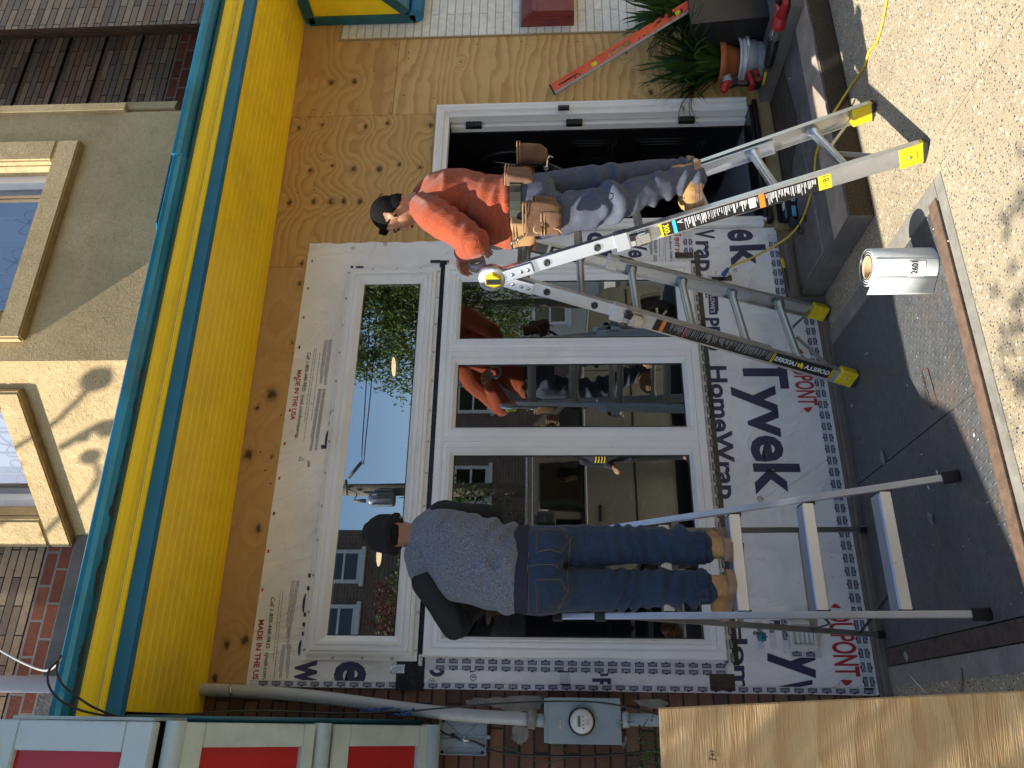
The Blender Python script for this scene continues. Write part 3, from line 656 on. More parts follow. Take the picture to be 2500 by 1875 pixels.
# blocks of tiny illegible print: rows of short dashes
bm = nb(); rr = random.Random(2)
def smallprint(c0, c1, c2, rows, dens=.85):
    """c0 start of first row, c1 end of first row, c2 start of last row"""
    a, b, c = W(*c0), W(*c1), W(*c2); e = b-a
    for i in range(rows):
        s = a+(c-a)*i/max(1, rows-1); t_ = 0; end = 1 if i < rows-1 else .8
        while t_ < end:
            L = rr.uniform(.012, .05); p = s+e*t_; q = s+e*min(end, t_+L); h = Vector((0, 0, .0016))
            poly(bm, [p-h, q-h, q+h, p+h]); t_ += L+.008
smallprint(A3(765, 98), A3(716, 465), A3(742, 98), 4); smallprint(A3(730, 98), A3(680, 452), A3(708, 98), 4); smallprint(A3(712, 495), A3(640, 995), A3(692, 495), 4); smallprint(A3(678, 495), A3(598, 1000), A3(658, 495), 4)
smallprint(A3(640, 168), A3(536, 925), A3(624, 168), 2); smallprint(A3(668, 205), A3(580, 892), A3(666, 205), 1)
smallprint(D(280, 445), D(205, 880), D(265, 445), 3); smallprint(D(250, 445), D(205, 820), D(232, 445), 3); smallprint(D(225, 858), D(205, 1080), D(208, 858), 3); smallprint(D(190, 858), D(160, 1080), D(173, 858), 3); smallprint(D(175, 515), D(115, 1085), D(158, 515), 2)
smallprint(A4(175, 205), A4(180, 410), A4(150, 205), 4); smallprint(A4(128, 205), A4(135, 420), A4(105, 205), 4); smallprint(A4(275, 205), A4(270, 505), A4(255, 205), 2)
smallprint(A4(180, 425), A4(180, 505), A4(150, 425), 4); smallprint(A4(208, 205), A4(212, 500), A4(206, 205), 1)
obj('small_print', bm, 'ink_grey', wrap)
# staple marks and creases
bm = nb()
for i in range(70):
    x, z = rr.uniform(-3.7, -1.12), rr.choice([rr.uniform(-.15, .45), rr.uniform(2.65, 2.85), rr.uniform(0, 2.8)])
    if any(h[0]-.06 < x < h[1]+.06 and h[2]-.06 < z < h[3]+.06 for h in holes[:2]) or (x > -1.3 and z > .4): continue
    a = rr.uniform(0, 3); d = Vector((math.cos(a), 0, math.sin(a)))*.006; n_ = Vector((-d.z, 0, d.x))*.12; c = Vector((x, py, z)); poly(bm, [c-d-n_, c+d-n_, c+d+n_, c-d+n_])
obj('staples', bm, 'steel', wrap)['kind'] = 'stuff'

# ---- printed seam tape
tp = nb(); lg = nb(); ltx = nb(); rr = random.Random(9)
def logos(p, q, side, sc_=1., skip=()):
    """row of small gabled logos from p to q (x,z); side = unit 'top' direction of the shape"""
    p, q = Vector((p[0], 0, p[1])), Vector((q[0], 0, q[1])); L = (q-p).length; e = (q-p)/L; s = Vector((side[0], 0, side[1])).normalized()
    y = Vector((0, -.0072, 0)); n = int(L/(.0655*sc_))
    for i in range(n):
        c = p+e*(.0655*sc_*(i+.5))+y+Vector((rr.uniform(-.001, .001), 0, rr.uniform(-.001, .001))); a = .022*sc_; h = .0095*sc_
        pts = [(-a, -h), (a, -h), (a, h), (a*.45, h), (0, h*1.65), (-a*.45, h), (-a, h)]
        poly(lg, [c+e*u_+s*v_ for u_, v_ in pts])
        d = e if e.cross(s).y < 0 else -e
        text(ltx, "LOWE'S", c+Vector((0, -.0006, 0))-d*a*.8-s*h*.55, c+Vector((0, -.0006, 0))+d*a*.8-s*h*.55, s*h*1.15)
def strip(p, q, w_, off=0):
    p, q = Vector((p[0], -.0062, p[1])), Vector((q[0], -.0062, q[1])); e = (q-p).normalized(); n_ = Vector((-e.z, 0, e.x))*w_/2; poly(tp, [p-n_, q-n_, q+n_, p+n_])
def tape(p, q, w_=.055, sides=((0, 1), (0, -1)), both=True):
    strip(p, q, w_); e = (Vector((q[0]-p[0], 0, q[1]-p[1]))).normalized(); n_ = Vector((-e.z, 0, e.x)); 
    for k, o_ in ((1, .0145), (-1, -.0145)) if both else ((1, 0),):
        pp = (p[0]+n_.x*o_, p[1]+n_.z*o_); qq = (q[0]+n_.x*o_, q[1]+n_.z*o_); logos(pp, qq, (n_.x*k, n_.z*k))
tape((-3.709, -.19), (-3.709, 2.86), .03, both=False); tape((-3.619, .50), (-3.610, 2.0), .055); tape((-3.70, 2.0), (-3.58, 2.0), .03, both=False)
tape((-3.70, 1.29), (-3.635, 1.29), .05); logos((-1.289, .5), (-1.292, 1.95), (1, 0))
tape((-3.60, .485), (-1.30, .487), .05)
tape((-3.70, -.165), (-1.58, -.157), .055); tape((-1.53, -.018), (-1.09, -.016), .055); tape((-1.575, -.06), (-1.575, -.16), .05)
tape((-1.235, .50), (-1.06, .50), .05)
for q in (((-3.365, .19), (-3.365, .04)), ((-3.545, .19), (-3.545, .04)), ((-3.36, .205), (-3.54, .205)), ((-3.39, .325), (-3.52, .325)), ((-3.39, .265), (-3.52, .265))): tape(*q, w_=.03, both=False)
# big logo boxes printed on the wrap beside the big lettering
big = nb(); bigt = nb()
for pts_, ta, tb, u0, u1 in (((A4(700, 818), A4(770, 815), A4(775, 838), A4(800, 845), A4(806, 985), A4(795, 1005), A4(795, 1025), A4(712, 1030)), A4(722, 838), A4(728, 1010), A4(725, 900), A4(765, 900)),
                             ((A2(375, 60), A2(445, 60), A2(448, 100), A2(460, 105), A2(458, 190), A2(445, 195), A2(445, 218), A2(378, 220)), A2(380, 66), A2(382, 210), A2(382, 120), A2(428, 120)),
                             ((E_(570, 1005), E_(620, 1003), E_(622, 1018), E_(634, 1022), E_(634, 1050), E_(622, 1052), E_(622, 1062), E_(572, 1064)), E_(578, 1010), E_(578, 1050), E_(578, 1030), E_(610, 1030))):
    poly(big, [W(*p_) for p_ in pts_]); ss = "LOWE'S" if len(bigt.verts) < 400 else "'S"
    text(bigt, ss, W(*ta)+Vector((0, -.0008, 0)), W(*tb)+Vector((0, -.0008, 0)), W(*u1)-W(*u0), 0, .01)
obj('seam_tape', tp, 'tape_clear', wrap); a = obj('tape_logos', lg, 'ink_navy', wrap); a['kind'] = 'stuff'; a = obj('tape_lettering', ltx, 'ink_white', wrap); a['kind'] = 'stuff'
obj('printed_logo', big, 'ink_navy', wrap); obj('logo_lettering', bigt, 'ink_white', wrap)
# ---- black flashing membrane round the openings
bm = nb()
def fl(x0, x1, z0, z1, y=-.008):
    bm = nb()
    n_ = max(2, int((x1-x0)/.08)); r2 = random.Random(int(x0*100))
    for i in range(n_):
        a, b = x0+(x1-x0)*i/n_, x0+(x1-x0)*(i+1)/n_; poly(bm, [(a, y, z0), (b, y, z0), (b, y, z1), (a, y, z1)])
    bmesh.ops.remove_doubles(bm, verts=bm.verts[:], dist=.0001); obj('flashing', bm, 'flash_black', wrap, fix=False)
fl(-3.715, -1.245, 1.990, 2.034); fl(-3.735, -3.60, 1.985, 2.125, -.0085); fl(-1.262, -1.242, 2.034, 2.095, -.0082)
fl(-3.60, -1.21, .440, .470, -.0076); fl(-3.715, -3.64, .47, .59, -.0078); fl(-1.255, -1.215, .475, .585, -.0085)
bm.free()
bm = nb(); b2(bm, (-3.655, -.011, 2.085), (-3.615, -.0095, 2.155)); b2(bm, (-3.62, -.0115, 1.998), (-3.565, -.0100, 2.018)); obj('foil_tape', bm, 'foil', wrap)
# brown starter track along the foot of the wall
bm = nb()
pr = [(-.004, -.26), (-.035, -.26), (-.035, -.232), (-.020, -.225), (-.020, -.212), (-.004, -.208)]
prism(bm, pr, -3.735, -1.60); prism(bm, [(a, b+.15) for a, b in pr], -1.55, -1.15); b2(bm, (-1.60, -.035, -.26), (-1.552, -.004, -.062), .004)
obj('starter_track', bm, 'trim_brown', house)

# ---- windows
def ring(bm, x0, x1, z0, z1, prof, mi=0):
    """mitred frame swept round a rectangle; prof = [(inset, y)]"""
    rg = []
    for ins, y in prof: rg.append([bm.verts.new(v) for v in ((x0+ins, y, z0+ins), (x1-ins, y, z0+ins), (x1-ins, y, z1-ins), (x0+ins, y, z1-ins))])
    for a, b in zip(rg, rg[1:]):
        for k in range(4): bm.faces.new((a[k], a[(k+1) % 4], b[(k+1) % 4], b[k])).material_index = mi
def pane(x0, x1, z0, z1, y, parent):
    bm = nb(); poly(bm, [(x0, y, z0), (x1, y, z0), (x1, y, z1), (x0, y, z1)]); obj('pane', bm, 'glass', parent)
    bm = nb(); ring(bm, x0-.001, x1+.001, z0-.001, z1+.001, [(0, y-.002), (.006, y-.003), (.006, y-.0005)]); obj('gasket', bm, 'gasket', parent)
wu = obj('transom_window', (lambda bm: (ring(bm, *UW, [(0, -.009), (0, -.016), (.022, -.018), (.022, -.038), (.030, -.043), (.040, -.043), (.044, -.052), (.058, -.054), (.061, -.046), (.070, -.046), (.074, -.054), (.088, -.054), (.118, -.022), (.118, .01)]), bm)[1])(nb()), 'vinyl', house, fix=False)
wu['label'] = 'wide shallow upper window with a white frame and nailing flange'
pane(-3.481, -1.412+.0, 2.144, 2.499, -.020, wu)
bm = nb()
for i in range(13):
    x = -3.55+i*.185
    for z in (2.036, 2.598): lathe(bm, [(0, .004), (.006, .003), (.0075, 0)], (x, -.0182, z), Vector((0, -1, 0)), 8)
for z in (2.15, 2.3, 2.45):
    for x in (-3.588, -1.311): lathe(bm, [(0, .004), (.006, .003), (.0075, 0)], (x, -.0182, z), Vector((0, -1, 0)), 8)
obj('flange_nails', bm, 'steel', wu)
wl = obj('picture_window', (lambda bm: (ring(bm, *LW, [(0, -.007), (0, -.044), (.006, -.050), (.034, -.052), (.037, -.047), (.043, -.047), (.043, .01)]), bm)[1])(nb()), 'vinyl', house, fix=False)
wl['label'] = 'large lower window of three lights in white frames'
lites = [(-3.534, -2.452), (-2.428, -1.897), (-1.872, -1.344)]
bm = nb(); b2(bm, (-2.452, -.046, .544), (-2.428, .01, 1.951)); b2(bm, (-1.897, -.046, .544), (-1.872, .01, 1.951)); obj('mullion', bm, 'vinyl', wl)
for (a, b), (ga, gb) in zip(lites, ((-3.48, -2.525), (-2.36, -1.971), (-1.801, -1.412))):
    bm = nb(); lft, rgt = ga-a, b-gb; q = [(0, -.044), (.12, -.050), (.42, -.052), (.46, -.046), (.60, -.046), (.64, -.050), (.70, -.050), (1, -.018), (1, .01)]
    rg = []
    for t_, y in q: rg.append([bm.verts.new(v) for v in ((a+lft*t_, y, .544+.058*t_), (b-rgt*t_, y, .544+.058*t_), (b-rgt*t_, y, 1.951-.064*t_), (a+lft*t_, y, 1.951-.064*t_))])
    for u_, v_ in zip(rg, rg[1:]):
        for k in range(4): bm.faces.new((u_[k], u_[(k+1) % 4], v_[(k+1) % 4], v_[k]))
    s_ = obj('sash', bm, 'vinyl', wl, fix=False); bm = nb(); poly(bm, [(ga, -.016, .602), (gb, -.016, .602), (gb, -.016, 1.887), (ga, -.016, 1.887)]); obj('pane', bm, 'glass', wl)
    bm = nb(); ring(bm, ga-.001, gb+.001, .601, 1.888, [(0, -.019), (.007, -.0195), (.007, -.0165)]); obj('gasket', bm, 'gasket', wl)

# ---- doorway
fr = nb(); pf = [(0, 0), (0, -.03), (.004, -.034), (.018, -.034), (.022, -.026), (.040, -.022), (.044, -.030), (.052, -.030), (.056, -.016), (.056, .0)]
for a, b in zip(pf, pf[1:]):
    def row(p): return [(DR[0]+p[0], p[1], .03), (DR[0]+p[0], p[1], DR[3]-p[0]), (DR[1]-p[0], p[1], DR[3]-p[0]), (DR[1]-p[0], p[1], .03)]
    A_, B_ = row(a), row(b)
    for k in range(3): poly(fr, [A_[k], A_[k+1], B_[k+1], B_[k]])
b2(fr, (-.056-.03, -.004, .0), (-.056, .055, 2.064)); b2(fr, (-.981, -.004, .0), (-.951, .055, 2.064)); b2(fr, (-.951, -.004, 2.034), (-.086, .055, 2.064))
b2(fr, (-.112, .070, .02), (-.058, .12, 2.03))
casing = obj('door_frame', fr, 'vinyl', house)
bm = nb(); b2(bm, (-1.0, -.045, -.032), (-.035, .15, -.002), .004); b2(bm, (-.96, -.03, .0), (-.07, .15, .022), .004); obj('threshold', bm, 'plastic_black', house)
dv = Vector((.14, .99, 0)).normalized(); dn = Vector((-dv.y, dv.x, 0)); hp = Vector((-.118, .125, 0))
def dpt(u, z, o=0): return hp+dv*u+dn*o+Vector((0, 0, z))
rotd = Matrix((dv, -dn, (0, 0, 1))).transposed()
bm = nb(); box(bm, dpt(.43, 1.045, -.022), (.86, .044, 2.03), rotd, .003); door = obj('door', bm, 'door_black', house); door['label'] = 'black panelled door swung open into the house'
bm = nb()
for u0, u1, z0, z1 in ((.12, .38, .25, .75), (.48, .74, .25, .75), (.12, .38, .88, 1.2), (.48, .74, .88, 1.2)):
    for k, (i_, o_) in enumerate(((0, .001), (.02, .009), (.035, .002), (.05, .010))):
        pts = [dpt(u0+i_, z0+i_, o_), dpt(u1-i_, z0+i_, o_), dpt(u1-i_, z1-i_, o_), dpt(u0+i_, z1-i_, o_)]; tube(bm, pts+[pts[0]], .006 if k % 2 else .004, 6)
obj('door_panel', bm, 'door_black', door)
bm = nb(); n_ = 28; cs = [(.43+.20*math.cos(i*2*math.pi/n_), 1.62+.27*math.sin(i*2*math.pi/n_)) for i in range(n_)]
tube(bm, [dpt(u, z, .006) for u, z in cs+cs[:1]], .016, 6); obj('oval_frame', bm, 'door_black', door)
bm = nb(); poly(bm, [dpt(u, z, .003) for u, z in cs]); obj('oval_glass', bm, 'car_glass', door)
bm = nb()
for k in (-.1, 0, .1): tube(bm, [dpt(.43+k, 1.40, .006), dpt(.43+k*.3, 1.62, .006), dpt(.43+k, 1.84, .006)], .003, 5)
obj('leading', bm, 'steel', door)
for z in (1.87, 1.18, .42):
    bm = nb(); b2(bm, (-.128, .045, z-.055), (-.060, .075, z+.055), .003); tube(bm, [(-.118, .05, z-.055), (-.118, .05, z+.055)], .008, 8)
    for k in range(3): lathe(bm, [(0, .003), (.005, .002), (.006, 0)], (-.085, .045, z-.03+k*.03), Vector((0, -1, 0)), 8)
    obj('hinge', bm, 'plastic_black', casing)
bm = nb(); c = P(1376, 265, y=-.036); b2(bm, (c.x-.018, -.050, c.z-.038), (c.x+.018, -.0345, c.z+.038), .003); b2(bm, (c.x-.009, -.054, c.z-.022), (c.x+.009, -.0505, c.z+.02), .003); obj('strike_box', bm, 'plastic_black', casing)

# ---- outlet, hose tap, dryer vent
o = thing('wall_outlet', 'white electrical socket in a slot cut in the wrap, blue plug in it', 'outlet', P(1763, 672, y=-.01))
bm = nb(); c = P(1758, 678, y=-.006); b2(bm, (c.x-.022, -.007, c.z-.07), (c.x+.018, -.0055, c.z+.05)); obj('slot', bm, 'flash_black', o)
bm = nb(); c = P(1756, 668, y=-.02); b2(bm, (c.x-.017, -.030, c.z-.052), (c.x+.017, -.008, c.z+.05), .004); so_ = obj('socket', bm, 'vinyl', o)
bm = nb()
for k in (-.022, .022):
    for d in (-.006, .006): b2(bm, (c.x+d-.0015, -.0312, c.z+k-.005), (c.x+d+.0015, -.030, c.z+k+.005))
obj('contact_slots', bm, 'gasket', so_)
bm = nb()
for z in (-.058, .056): b2(bm, (c.x-.012, -.02, c.z+z-.006), (c.x+.012, -.016, c.z+z+.006), .002)
obj('mounting_ear', bm, 'steel', o)
v = thing('dryer_vent', 'beige louvred vent cover low on the wrapped wall', 'vent', P(1960, 1550, y=-.02))
bm = nb(); x0, x1, z0, z1 = -3.521, -3.386, .050, .188; ring(bm, x0, x1, z0, z1, [(0, -.006), (0, -.03), (.014, -.034), (.018, -.030), (.022, -.030), (.022, -.014)]); poly(bm, [(x0+.02, -.0145, z0+.02), (x1-.02, -.0145, z0+.02), (x1-.02, -.0145, z1-.02), (x0+.02, -.0145, z1-.02)])
fr_ = obj('vent_frame', bm, 'vent_beige', v, fix=False)
bm = nb()
for k in range(4):
    z = z0+.024+k*.0225; prism(bm, [(-.016, z), (-.030, z+.002), (-.016, z+.022)], x0+.024, x1-.024)
obj('louvre', bm, 'vent_beige', v)
h = thing('hose_tap', 'outdoor tap with a small teal wheel, half wrapped in crumpled tape', 'tap', P(1857, 1555, y=-.04)); c = P(1857, 1555, y=-.05)
bm = nb(); tube(bm, [(c.x, -.005, c.z), (c.x, -.05, c.z)], .010, 10); tube(bm, curve([(c.x, -.03, c.z), (c.x+.012, -.06, c.z+.006), (c.x+.016, -.075, c.z+.035)]), .009, 10); obj('tap_body', bm, 'steel', h)
bm = nb(); lathe(bm, [(.004, -.006), (.018, -.005), (.0235, 0), (.018, .005), (.004, .006)], (c.x, -.062, c.z-.004), Vector((0, -1, -.2)), 14)
for k in range(8):
    a = k*math.pi/4; ell(bm, (c.x+.022*math.cos(a), -.062, c.z-.004+.022*math.sin(a)), ((.005, 0, 0), (0, .005, 0), (0, 0, .005)), 8)
obj('tap_wheel', bm, 'valve_teal', h, smooth=True)

# ================================================================== pent canopy over the shopfront
CX0, CX1 = -3.885, 2.6
cp = thing('pent_canopy', 'long yellow and blue painted pent canopy with a beadboard soffit above the new windows', 'canopy', (-1.5, -.5, 3.1))
bm = nb(); yy = -.004; n_ = 0; prof = []
while yy > -.755:
    prof += [(yy, 3.088), (yy-.053, 3.088), (yy-.0545, 3.0865), (yy-.0580, 3.0865), (yy-.0645, 3.088)]; yy -= .0645
prof = [(max(a, -.757), b) for a, b in prof]+[(-.757, 3.11), (-.002, 3.11)]
prism(bm, prof, CX0+.03, .835, 'x', cz); obj('soffit', bm, 'yellow_soffit', cp)
bm = nb(); prism(bm, [(-.757, 3.083), (-.766, 3.083), (-.766, 3.12), (-.757, 3.12)], CX0, CX1, 'x', cz); obj('drip_edge', bm, 'teal_dark', cp)
bm = nb(); prism(bm, [(-.758, 3.098), (-.768, 3.098), (-.770, 3.162), (-.758, 3.162)], CX0, CX1, 'x', cz)
obj('fascia', bm, 'teal', cp)
bm = nb(); prism(bm, [(-.758, 3.163), (-.776, 3.163), (-.784, 3.1665), (-.786, 3.1721), (-.792, 3.1735), (-.796, 3.1791), (-.800, 3.1847), (-.812, 3.1868), (-.835, 3.1917), (-.858, 3.2043), (-.866, 3.2141), (-.87, 3.2211), (-.758, 3.2211)], CX0, CX1, 'x', cz); obj('crown_moulding', bm, 'yellow_paint', cp)
bm = nb(); prism(bm, [(-.7965, 3.1774), (-.8005, 3.1774), (-.8035, 3.1843), (-.7965, 3.1843)], CX0+.01, CX1, 'x', cz); obj('faded_band', bm, 'yellow_faded', cp)
bm = nb(); prism(bm, [(-.77, 3.2218), (-.872, 3.2218), (-.885, 3.2169), (-.905, 3.2169), (-.905, 3.2253), (-.77, 3.2253)], CX0, CX1, 'x', cz); obj('bed_moulding', bm, 'teal_dark', cp)
bm = nb(); gp = [(-.86, 3.2256), (-.92, 3.2256), (-.955, 3.2323), (-.968, 3.2484), (-.972, 3.2659), (-.966, 3.2715), (-.955, 3.2694), (-.957, 3.2589), (-.945, 3.2414), (-.86, 3.2365)]
prism(bm, gp, CX0, -1.18, 'x', cz); gp2 = [(a-.008, b+.006) for a, b in gp]; prism(bm, gp2, -1.20, CX1, 'x', cz); obj('gutter', bm, 'gutter_blue', cp, fix=True)
bm = nb()
for i in range(46):
    x = random.uniform(-3.87, -2.4); ell(bm, (x, -.90+random.uniform(-.012, .012), 3.2235+cz(x)), ((random.uniform(.01, .05), 0, 0), (0, random.uniform(.006, .02), 0), (0, 0, .003)), 8)
o = obj('gutter_grime', bm, 'grime', cp); o['kind'] = 'stuff'
bm = nb(); prism(bm, [(-.92, 3.2904), (-.92, 3.2799), (-.44, 3.56), (.5, 3.95), (.5, 3.97), (-.44, 3.60)], CX0, CX1, 'x', cz); obj('canopy_roof', bm, 'shingle', cp)
bm = nb(); prism(bm, [(-.955, 3.2743), (-.90, 3.2904), (-.90, 3.2932), (-.957, 3.2778)], -1.2, CX1, 'x', cz); prism(bm, [(-.93, 3.300), (-.80, 3.36), (-.80, 3.364), (-.932, 3.305)], -1.6, CX1, 'x', cz); obj('flashing_strip', bm, 'gutter_blue', cp)

# ================================================================== upper storey
up = thing('upper_storey', 'weathered long-brick upper wall of the house behind and beside the stucco bay', 'brick wall', (-1, .5, 3.5))
UY = .5
bm = nb()
def courses(bm, x0, x1, z0, z1, y, yb):
    poly(bm, [(x0, y, z0), (x1, y, z0), (x1, y, z1), (x0, y, z1)]); poly(bm, [(x0, yb, z1), (x1, yb, z1), (x1, y, z1), (x0, y, z1)])
b2(bm, (-30, UY, 3.0), (30, UY+.3, 9.5))
z = 4.42
while z < 9: b2(bm, (-30, UY-.022, z), (30, UY-.001, z+.052*5)); z += .052*6
obj('brickwork', bm, 'brick_roman', up)
bm = nb(); b2(bm, (-8, UY-.035, 3.9), (8, UY-.003, 4.30), 0)
for i in range(90):
    x = -8+i*.18
bm.free(); bm = nb(); b2(bm, (-8, UY-.030, 4.22), (8, UY-.004, 4.41)); obj('brick_course', bm, 'brick_orange', up)
bm = nb(); b2(bm, (-8, UY-.07, 3.86), (8, UY-.032, 4.215), .006); obj('weathered_board', bm, 'grey_wood', up)
pi_ = thing('brick_pier', 'projecting brick pier of the house next door, at the right above the canopy', 'brick pier', (1.6, -.1, 3.6))
bm = nb(); p = P(200, 66, y=-.12); q = P(200, 92, y=UY)
poly(bm, [(p.x, -.12, 3.55), (q.x, UY, 3.9), (q.x, UY, 9.5), (p.x, -.12, 9.5)]); poly(bm, [(p.x, -.12, 3.5), (8, -.12, 3.5), (8, -.12, 9.5), (p.x, -.12, 9.5)]); obj('pier_brickwork', bm, 'brick_roman', pi_)
bm = nb(); tube(bm, [(P(100, 1671, y=UY-.12).x, UY-.12, 3.7), (P(100, 1671, y=UY-.12).x, UY-.12, 9)], .045, 14); tag(obj('downpipe', bm, 'white_pipe'), 'white vertical drainpipe on the brick wall above the left end of the canopy', 'drainpipe')

# ---- stucco bay
bay = thing('stucco_bay', 'sand coloured stucco oriel bay with two windows above the canopy', 'bay window', (-1.5, -.2, 3.6))
BY = -.45; bxr, bxl = -.40, -2.132; ang = R(50); bdir = Vector((-math.cos(ang), math.sin(ang), 0)); bn = Vector((-math.sin(ang), -math.cos(ang), 0)); B0 = Vector((bxl, BY, 0)); LEN = (UY-BY)/math.sin(ang)
ZB, ZT = 3.60, 9.5
def face_pt(kind, u, z, o=0):
    if kind == 0: return Vector((bxr-u, BY-o, z))
    return B0+bdir*u+bn*o+Vector((0, 0, z))
def face_uv(kind, sx, sy, o=0):
    if kind == 0: p = P(sx, sy, y=BY-o); return bxr-p.x, p.z
    p = PN(bn, B0+bn*o, sx, sy); return (p-bn*o-B0).dot(bdir), p.z
def fpanel(bm, kind, u0, u1, z0, z1, o=0): poly(bm, [face_pt(kind, u0, z0, o), face_pt(kind, u1, z0, o), face_pt(kind, u1, z1, o), face_pt(kind, u0, z1, o)])
def fhole(bm, kind, W_, u0, u1, z0, z1, depth):
    for a, b, c, d in ((0, u0, ZB, ZT), (u1, W_, ZB, ZT), (u0, u1, ZB, z0), (u0, u1, z1, ZT)): fpanel(bm, kind, a, b, c, d)
    q = [(u0, z0), (u1, z0), (u1, z1), (u0, z1)]
    for (a, b), (c, d) in zip(q, q[1:]+q[:1]): poly(bm, [face_pt(kind, a, b), face_pt(kind, c, d), face_pt(kind, c, d, -depth), face_pt(kind, a, b, -depth)])
# window 1 on the centre face, from the photograph: inner opening right jamb and sill, outer trim right and bottom
iw = face_uv(0, 125, 392, .05); ob = face_uv(0, 197, 340, .05); ow = face_uv(0, 60, 330, .05)
print('bay w1', iw, ob, ow, 'left', face_uv(0, 40, 640, .05), face_uv(0, 38, 813, .05))
u_in0, z_in = iw; u_out0, z_out = ob; u_in1 = 1.44; u_out1 = 1.60
ti = face_uv(1, 16, 1008, .05); to = face_uv(1, 58, 957, .05); ti2 = face_uv(1, 85, 1270, .05); to2 = face_uv(1, 166, 1337, .05)
print('bay w2', ti, to, ti2, to2, LEN)
bm = nb(); fhole(bm, 0, bxr-bxl, u_in0, u_in1, z_in, 6.1, .16); v0, v1 = ti[0], ti2[0]; w0, w1 = to[0], to2[0]; zz2, zo2 = (ti[1]+ti2[1])/2, (to[1]+to2[1])/2
fhole(bm, 1, LEN, v0, v1, zz2, 6.1, .16)
poly(bm, [(bxr, BY, ZB), (bxr+.25, UY, ZB), (bxr+.25, UY, ZT), (bxr, BY, ZT)]); poly(bm, [(bxr, BY, ZB), (bxl, BY, ZB), tuple(face_pt(1, LEN, ZB)), (bxr+.25, UY, ZB)])
bmesh.ops.subdivide_edges(bm, edges=bm.edges[:], cuts=1)
obj('stucco_wall', bm, 'stucco', bay, fix=False)
bm = nb(); prism(bm, [(bxr-.005, BY-.03), (bxr+.05, BY-.03), (bxr+.055, BY+.03), (bxr-.005, BY+.0)], 4.0, ZT, 'z'); prism(bm, [(bxr+.03, BY+.0), (bxr+.10, BY+.02), (bxr+.10, BY+.10), (bxr+.03, BY+.06)], ZB+.1, ZT, 'z'); obj('corner_moulding', bm, 'stucco', bay)
def surround(kind, a0, a1, zt0, b0, b1, zb0, o=.055):
    """raised stucco surround: outer a0..a1 from zt0 up, inner opening b0..b1 from zb0 up"""
    bm = nb()
    def bar(u0, u1, z0, z1):
        q = [face_pt(kind, u, z, d) for d in (0, o) for u, z in ((u0, z0), (u1, z0), (u1, z1), (u0, z1))]; t = bmesh.new(); vs = [t.verts.new(v) for v in q]
        for f in ((0, 1, 2, 3), (4, 5, 6, 7), (0, 1, 5, 4), (1, 2, 6, 5), (2, 3, 7, 6), (3, 0, 4, 7)): t.faces.new([vs[i] for i in f])
        bmesh.ops.bevel(t, geom=t.edges[:], offset=.012, segments=2, affect='EDGES'); merge(bm, t)
    bar(a0, b0, zb0, 6.3); bar(b1, a1, zb0, 6.3); bar(a0, a1, zt0, zb0)
    for f in bm.faces:
        f.normal_update()
    obj('window_surround', bm, 'stucco', bay)
    bm = nb(); fpt = lambda u, z, d: face_pt(kind, u, z, d)
    poly(bm, [fpt(a0+.01, zt0-.0015, .004), fpt(a1-.01, zt0-.0015, .004), fpt(a1-.01, zt0-.0015, o-.004), fpt(a0+.01, zt0-.0015, o-.004)]); obj('stained_edge', bm, 'stucco_edge', bay)
surround(0, u_out0, u_out1+.02, z_out, u_in0, u_in1, z_in); surround(1, w0, w1, zo2, v0, v1, zz2)
for kind, a, b, zb in ((0, u_in0, u_in1, z_in), (1, v0, v1, zz2)):
    bm = nb()
    for u0, u1, z0, z1 in ((a, a+.05, zb, 6.1), (b-.05, b, zb, 6.1), (a, b, zb, zb+.05)):
        q = [face_pt(kind, u, z, d) for d in (-.155, -.09) for u, z in ((u0, z0), (u1, z0), (u1, z1), (u0, z1))]; vs = [bm.verts.new(v) for v in q]
        for f in ((0, 1, 2, 3), (4, 5, 6, 7), (0, 1, 5, 4), (1, 2, 6, 5), (2, 3, 7, 6), (3, 0, 4, 7)): bm.faces.new([vs[i] for i in f])
    wf = obj('window_frame', bm, 'vinyl', bay)
    bm = nb(); fpanel(bm, kind, a, b, zb, 6.1, -.15); obj('pane', bm, 'glass_upper', wf)
    bm = nb(); fpanel(bm, kind, a, b, zb, 6.1, -.24); cu = obj('curtain', bm, 'curtain', wf)
    bm = nb()
    for i in range(1, 5):
        u = a+(b-a)*i/5; tube(bm, [face_pt(kind, u, zb, -.235), face_pt(kind, u, 6.1, -.235)], .006, 6)
    obj('curtain_pleats', bm, 'siding', cu)
    bm = nb(); rr = random.Random(3)
    for i in range(3):
        for j in range(4):
            u = a+(b-a)*(i+.8)/3.6; z = zb+.25+j*.42; tube(bm, curve([face_pt(kind, u, z-.14, -.236), face_pt(kind, u+.02, z, -.236), face_pt(kind, u-.01, z+.1, -.236)], 4), .0025, 5)
            for s in (-1, 1):
                q = [face_pt(kind, u+.01+s*.09*math.sin(t_*math.pi/8)*1., z+.05*math.sin(t_*math.pi/4)*1+.02*t_/8, -.236) for t_ in range(9)]; tube(bm, q, .0022, 5)
    obj('curtain_print', bm, 'ink_black', cu)

